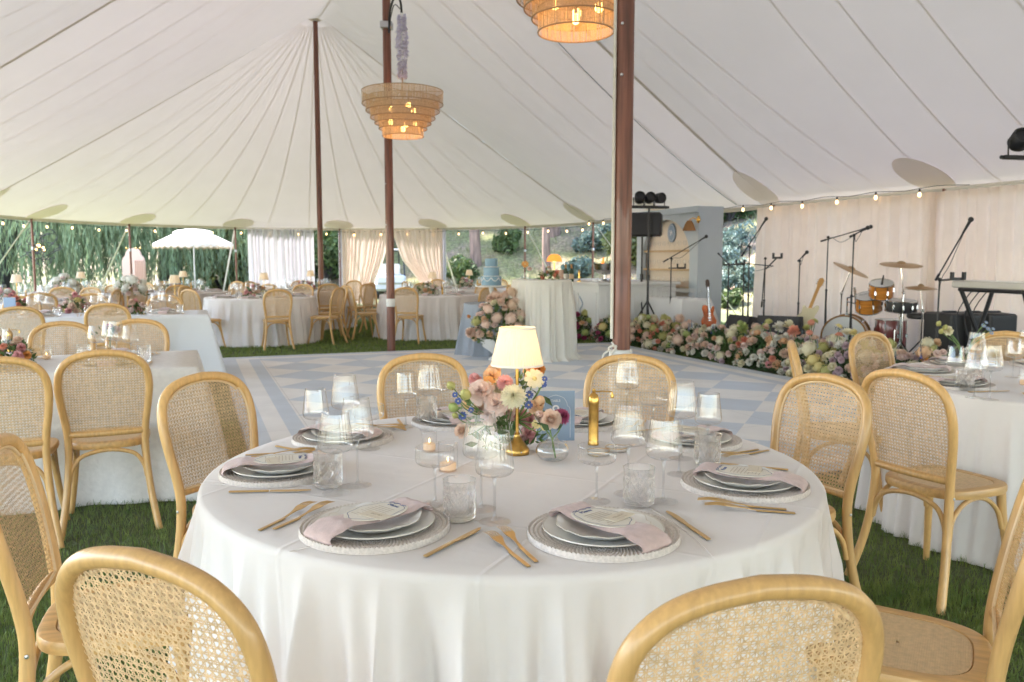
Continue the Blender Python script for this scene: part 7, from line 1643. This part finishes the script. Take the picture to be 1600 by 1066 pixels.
# ------------------------------------------------------------------ chandeliers
TIER = [(.559, .61, .435), (.509, .52, .34), (.448, .42, .247), (.391, .33, .174), (.332, .26, .10), (.285, .175, 0)]
def chandelier(name_lab, loc, rot=0., cord_top=None, garland=True, n0=210):
    t = thing('rattan_chandelier', name_lab, 'chandelier', loc, rot, 'tiered rattan chandeliers'); r_ = random.Random(3)
    for (r, zt, zb) in TIER:
        m = MB(); n = int(n0*r/.559*1.6)
        vs = []; fs = []
        for i in range(n):
            a = 2*PI*(i+r_.uniform(-.25,.25))/n; h = PI*r/n*.74; da = h/r; rr = r+r_.uniform(-.003,.003); o = len(vs); b0, b1 = a+r_.uniform(-.3,.3)*da, a
            vs += [(rr*math.cos(b0-da), rr*math.sin(b0-da), zb), (rr*math.cos(b0+da), rr*math.sin(b0+da), zb), (rr*math.cos(b1+da), rr*math.sin(b1+da), zt), (rr*math.cos(b1-da), rr*math.sin(b1-da), zt)]; fs.append((o, o+1, o+2, o+3))
        m.add(vs, fs); ti = m.obj('rattan_tier', M['raffia'], t, smooth=False)
        m = MB()
        for z in (zb, zt): m.tube([(r*math.cos(a), r*math.sin(a), z) for a in [2*PI*k/64 for k in range(64)]], .006, 5, closed=True)
        m.obj('tier_ring', M['raffiaring'], ti)
    m = MB(); m.tube([(0,0,.12),(0,0,.9)], .008, 6)
    for k in range(3): a = k*2.094; m.tube([(0,0,.62),(.55*math.cos(a),.55*math.sin(a),.61)], .006, 5); m.tube([(0,0,.25),(.39*math.cos(a),.39*math.sin(a),.26)], .005, 5)
    m.obj('frame', M['raffiaring'], t)
    for (x, y, z) in ((0,0,.10),(.17,-.05,.17),(-.16,-.05,.19),(.02,.17,.19),(.14,.12,.37),(-.16,-.02,.37),(.10,-.16,.40)):
        m = MB(); m.ball((x,y,z), .034, 14, 9, (1,1,1.2)); b = m.obj('bulb', M['bulb'], t); m = MB(); m.lathe([(.015,0),(.015,.06)], 8, (x,y,z+.035)); m.obj('socket', M['black'], b)
    l = bpy.data.lights.new('chandelier_glow', 'POINT'); l.energy = .8; l.color = (1,.52,.20); l.shadow_soft_size = .06; o = link('chandelier_glow', l, t); o.location = (0,0,.24)
    return t
cA = AY(630, 218, 12.0); cA = Vector((cA.x*11.72/12, 11.72, cA.z)); chandelier('small looking far tiered rattan chandelier with lit bulbs hanging beside the middle pole', cA)
cB = AY(899.5, 51, 6.43); chandelier('big near tiered rattan chandelier cut by the photo top, left of the near pole', cB)
for (cc, pp, lab, zr) in ((cA, P2, 'middle', AY(607, 30, 12.2).z), (cB, P1, 'near', cB.z+1.95)):
    h = Vector((cc.x, cc.y, 0)); z_b = cc.z+.9; t = thing('pole_bracket', 'black curved hanging bracket with a steel clamp on the '+lab+' brown pole', 'bracket', (pp.x, pp.y, zr)); d = h-Vector((pp.x, pp.y, 0))
    m = MB(); m.box((0,0,-.05), (.17,.17,.10), bev=.01); m.obj('steel_clamp', M['steel'], t)
    m = MB(); m.tube(cr([(d.x*.15,d.y*.15,-.18),(d.x*.25,d.y*.25,.12),(d.x*.6,d.y*.6,.24),(d.x*.92,d.y*.92,.12),(d.x,d.y,-.05)], 6), .016, 8); m.tube(cr([(d.x*.15,d.y*.15,-.1),(d.x*.5,d.y*.5,.14),(d.x*.9,d.y*.9,.02)], 5), .008, 6); m.obj('curved_arm', M['blackmetal'], t)
    t = thing('wisteria_garland', 'lilac wisteria garland wound round the cord of the '+('far' if lab == 'middle' else 'near')+' chandelier', 'garland', (cc.x, cc.y, 0)); zt = zr-.05
    m = MB(); m.tube([(0,0,z_b-.05),(0,0,zt+.02)], .006, 6); m.obj('cord', M['strap'], t)
    n = 900; zz = rng.uniform(z_b-.1, zt-.02, n); a = rng.uniform(0, 2*PI, n); q = rng.uniform(.1, 1, n)**.5*(.055+.012*np.sin(zz*9)); P = np.stack([q*np.cos(a), q*np.sin(a), zz], 1); D = np.stack([np.cos(a), np.sin(a), -.9*np.ones(n)], 1)+rng.normal(size=(n,3))*.3; leaves(P, D, .042, M['lilac'], 'blossoms', t, asp=.6)
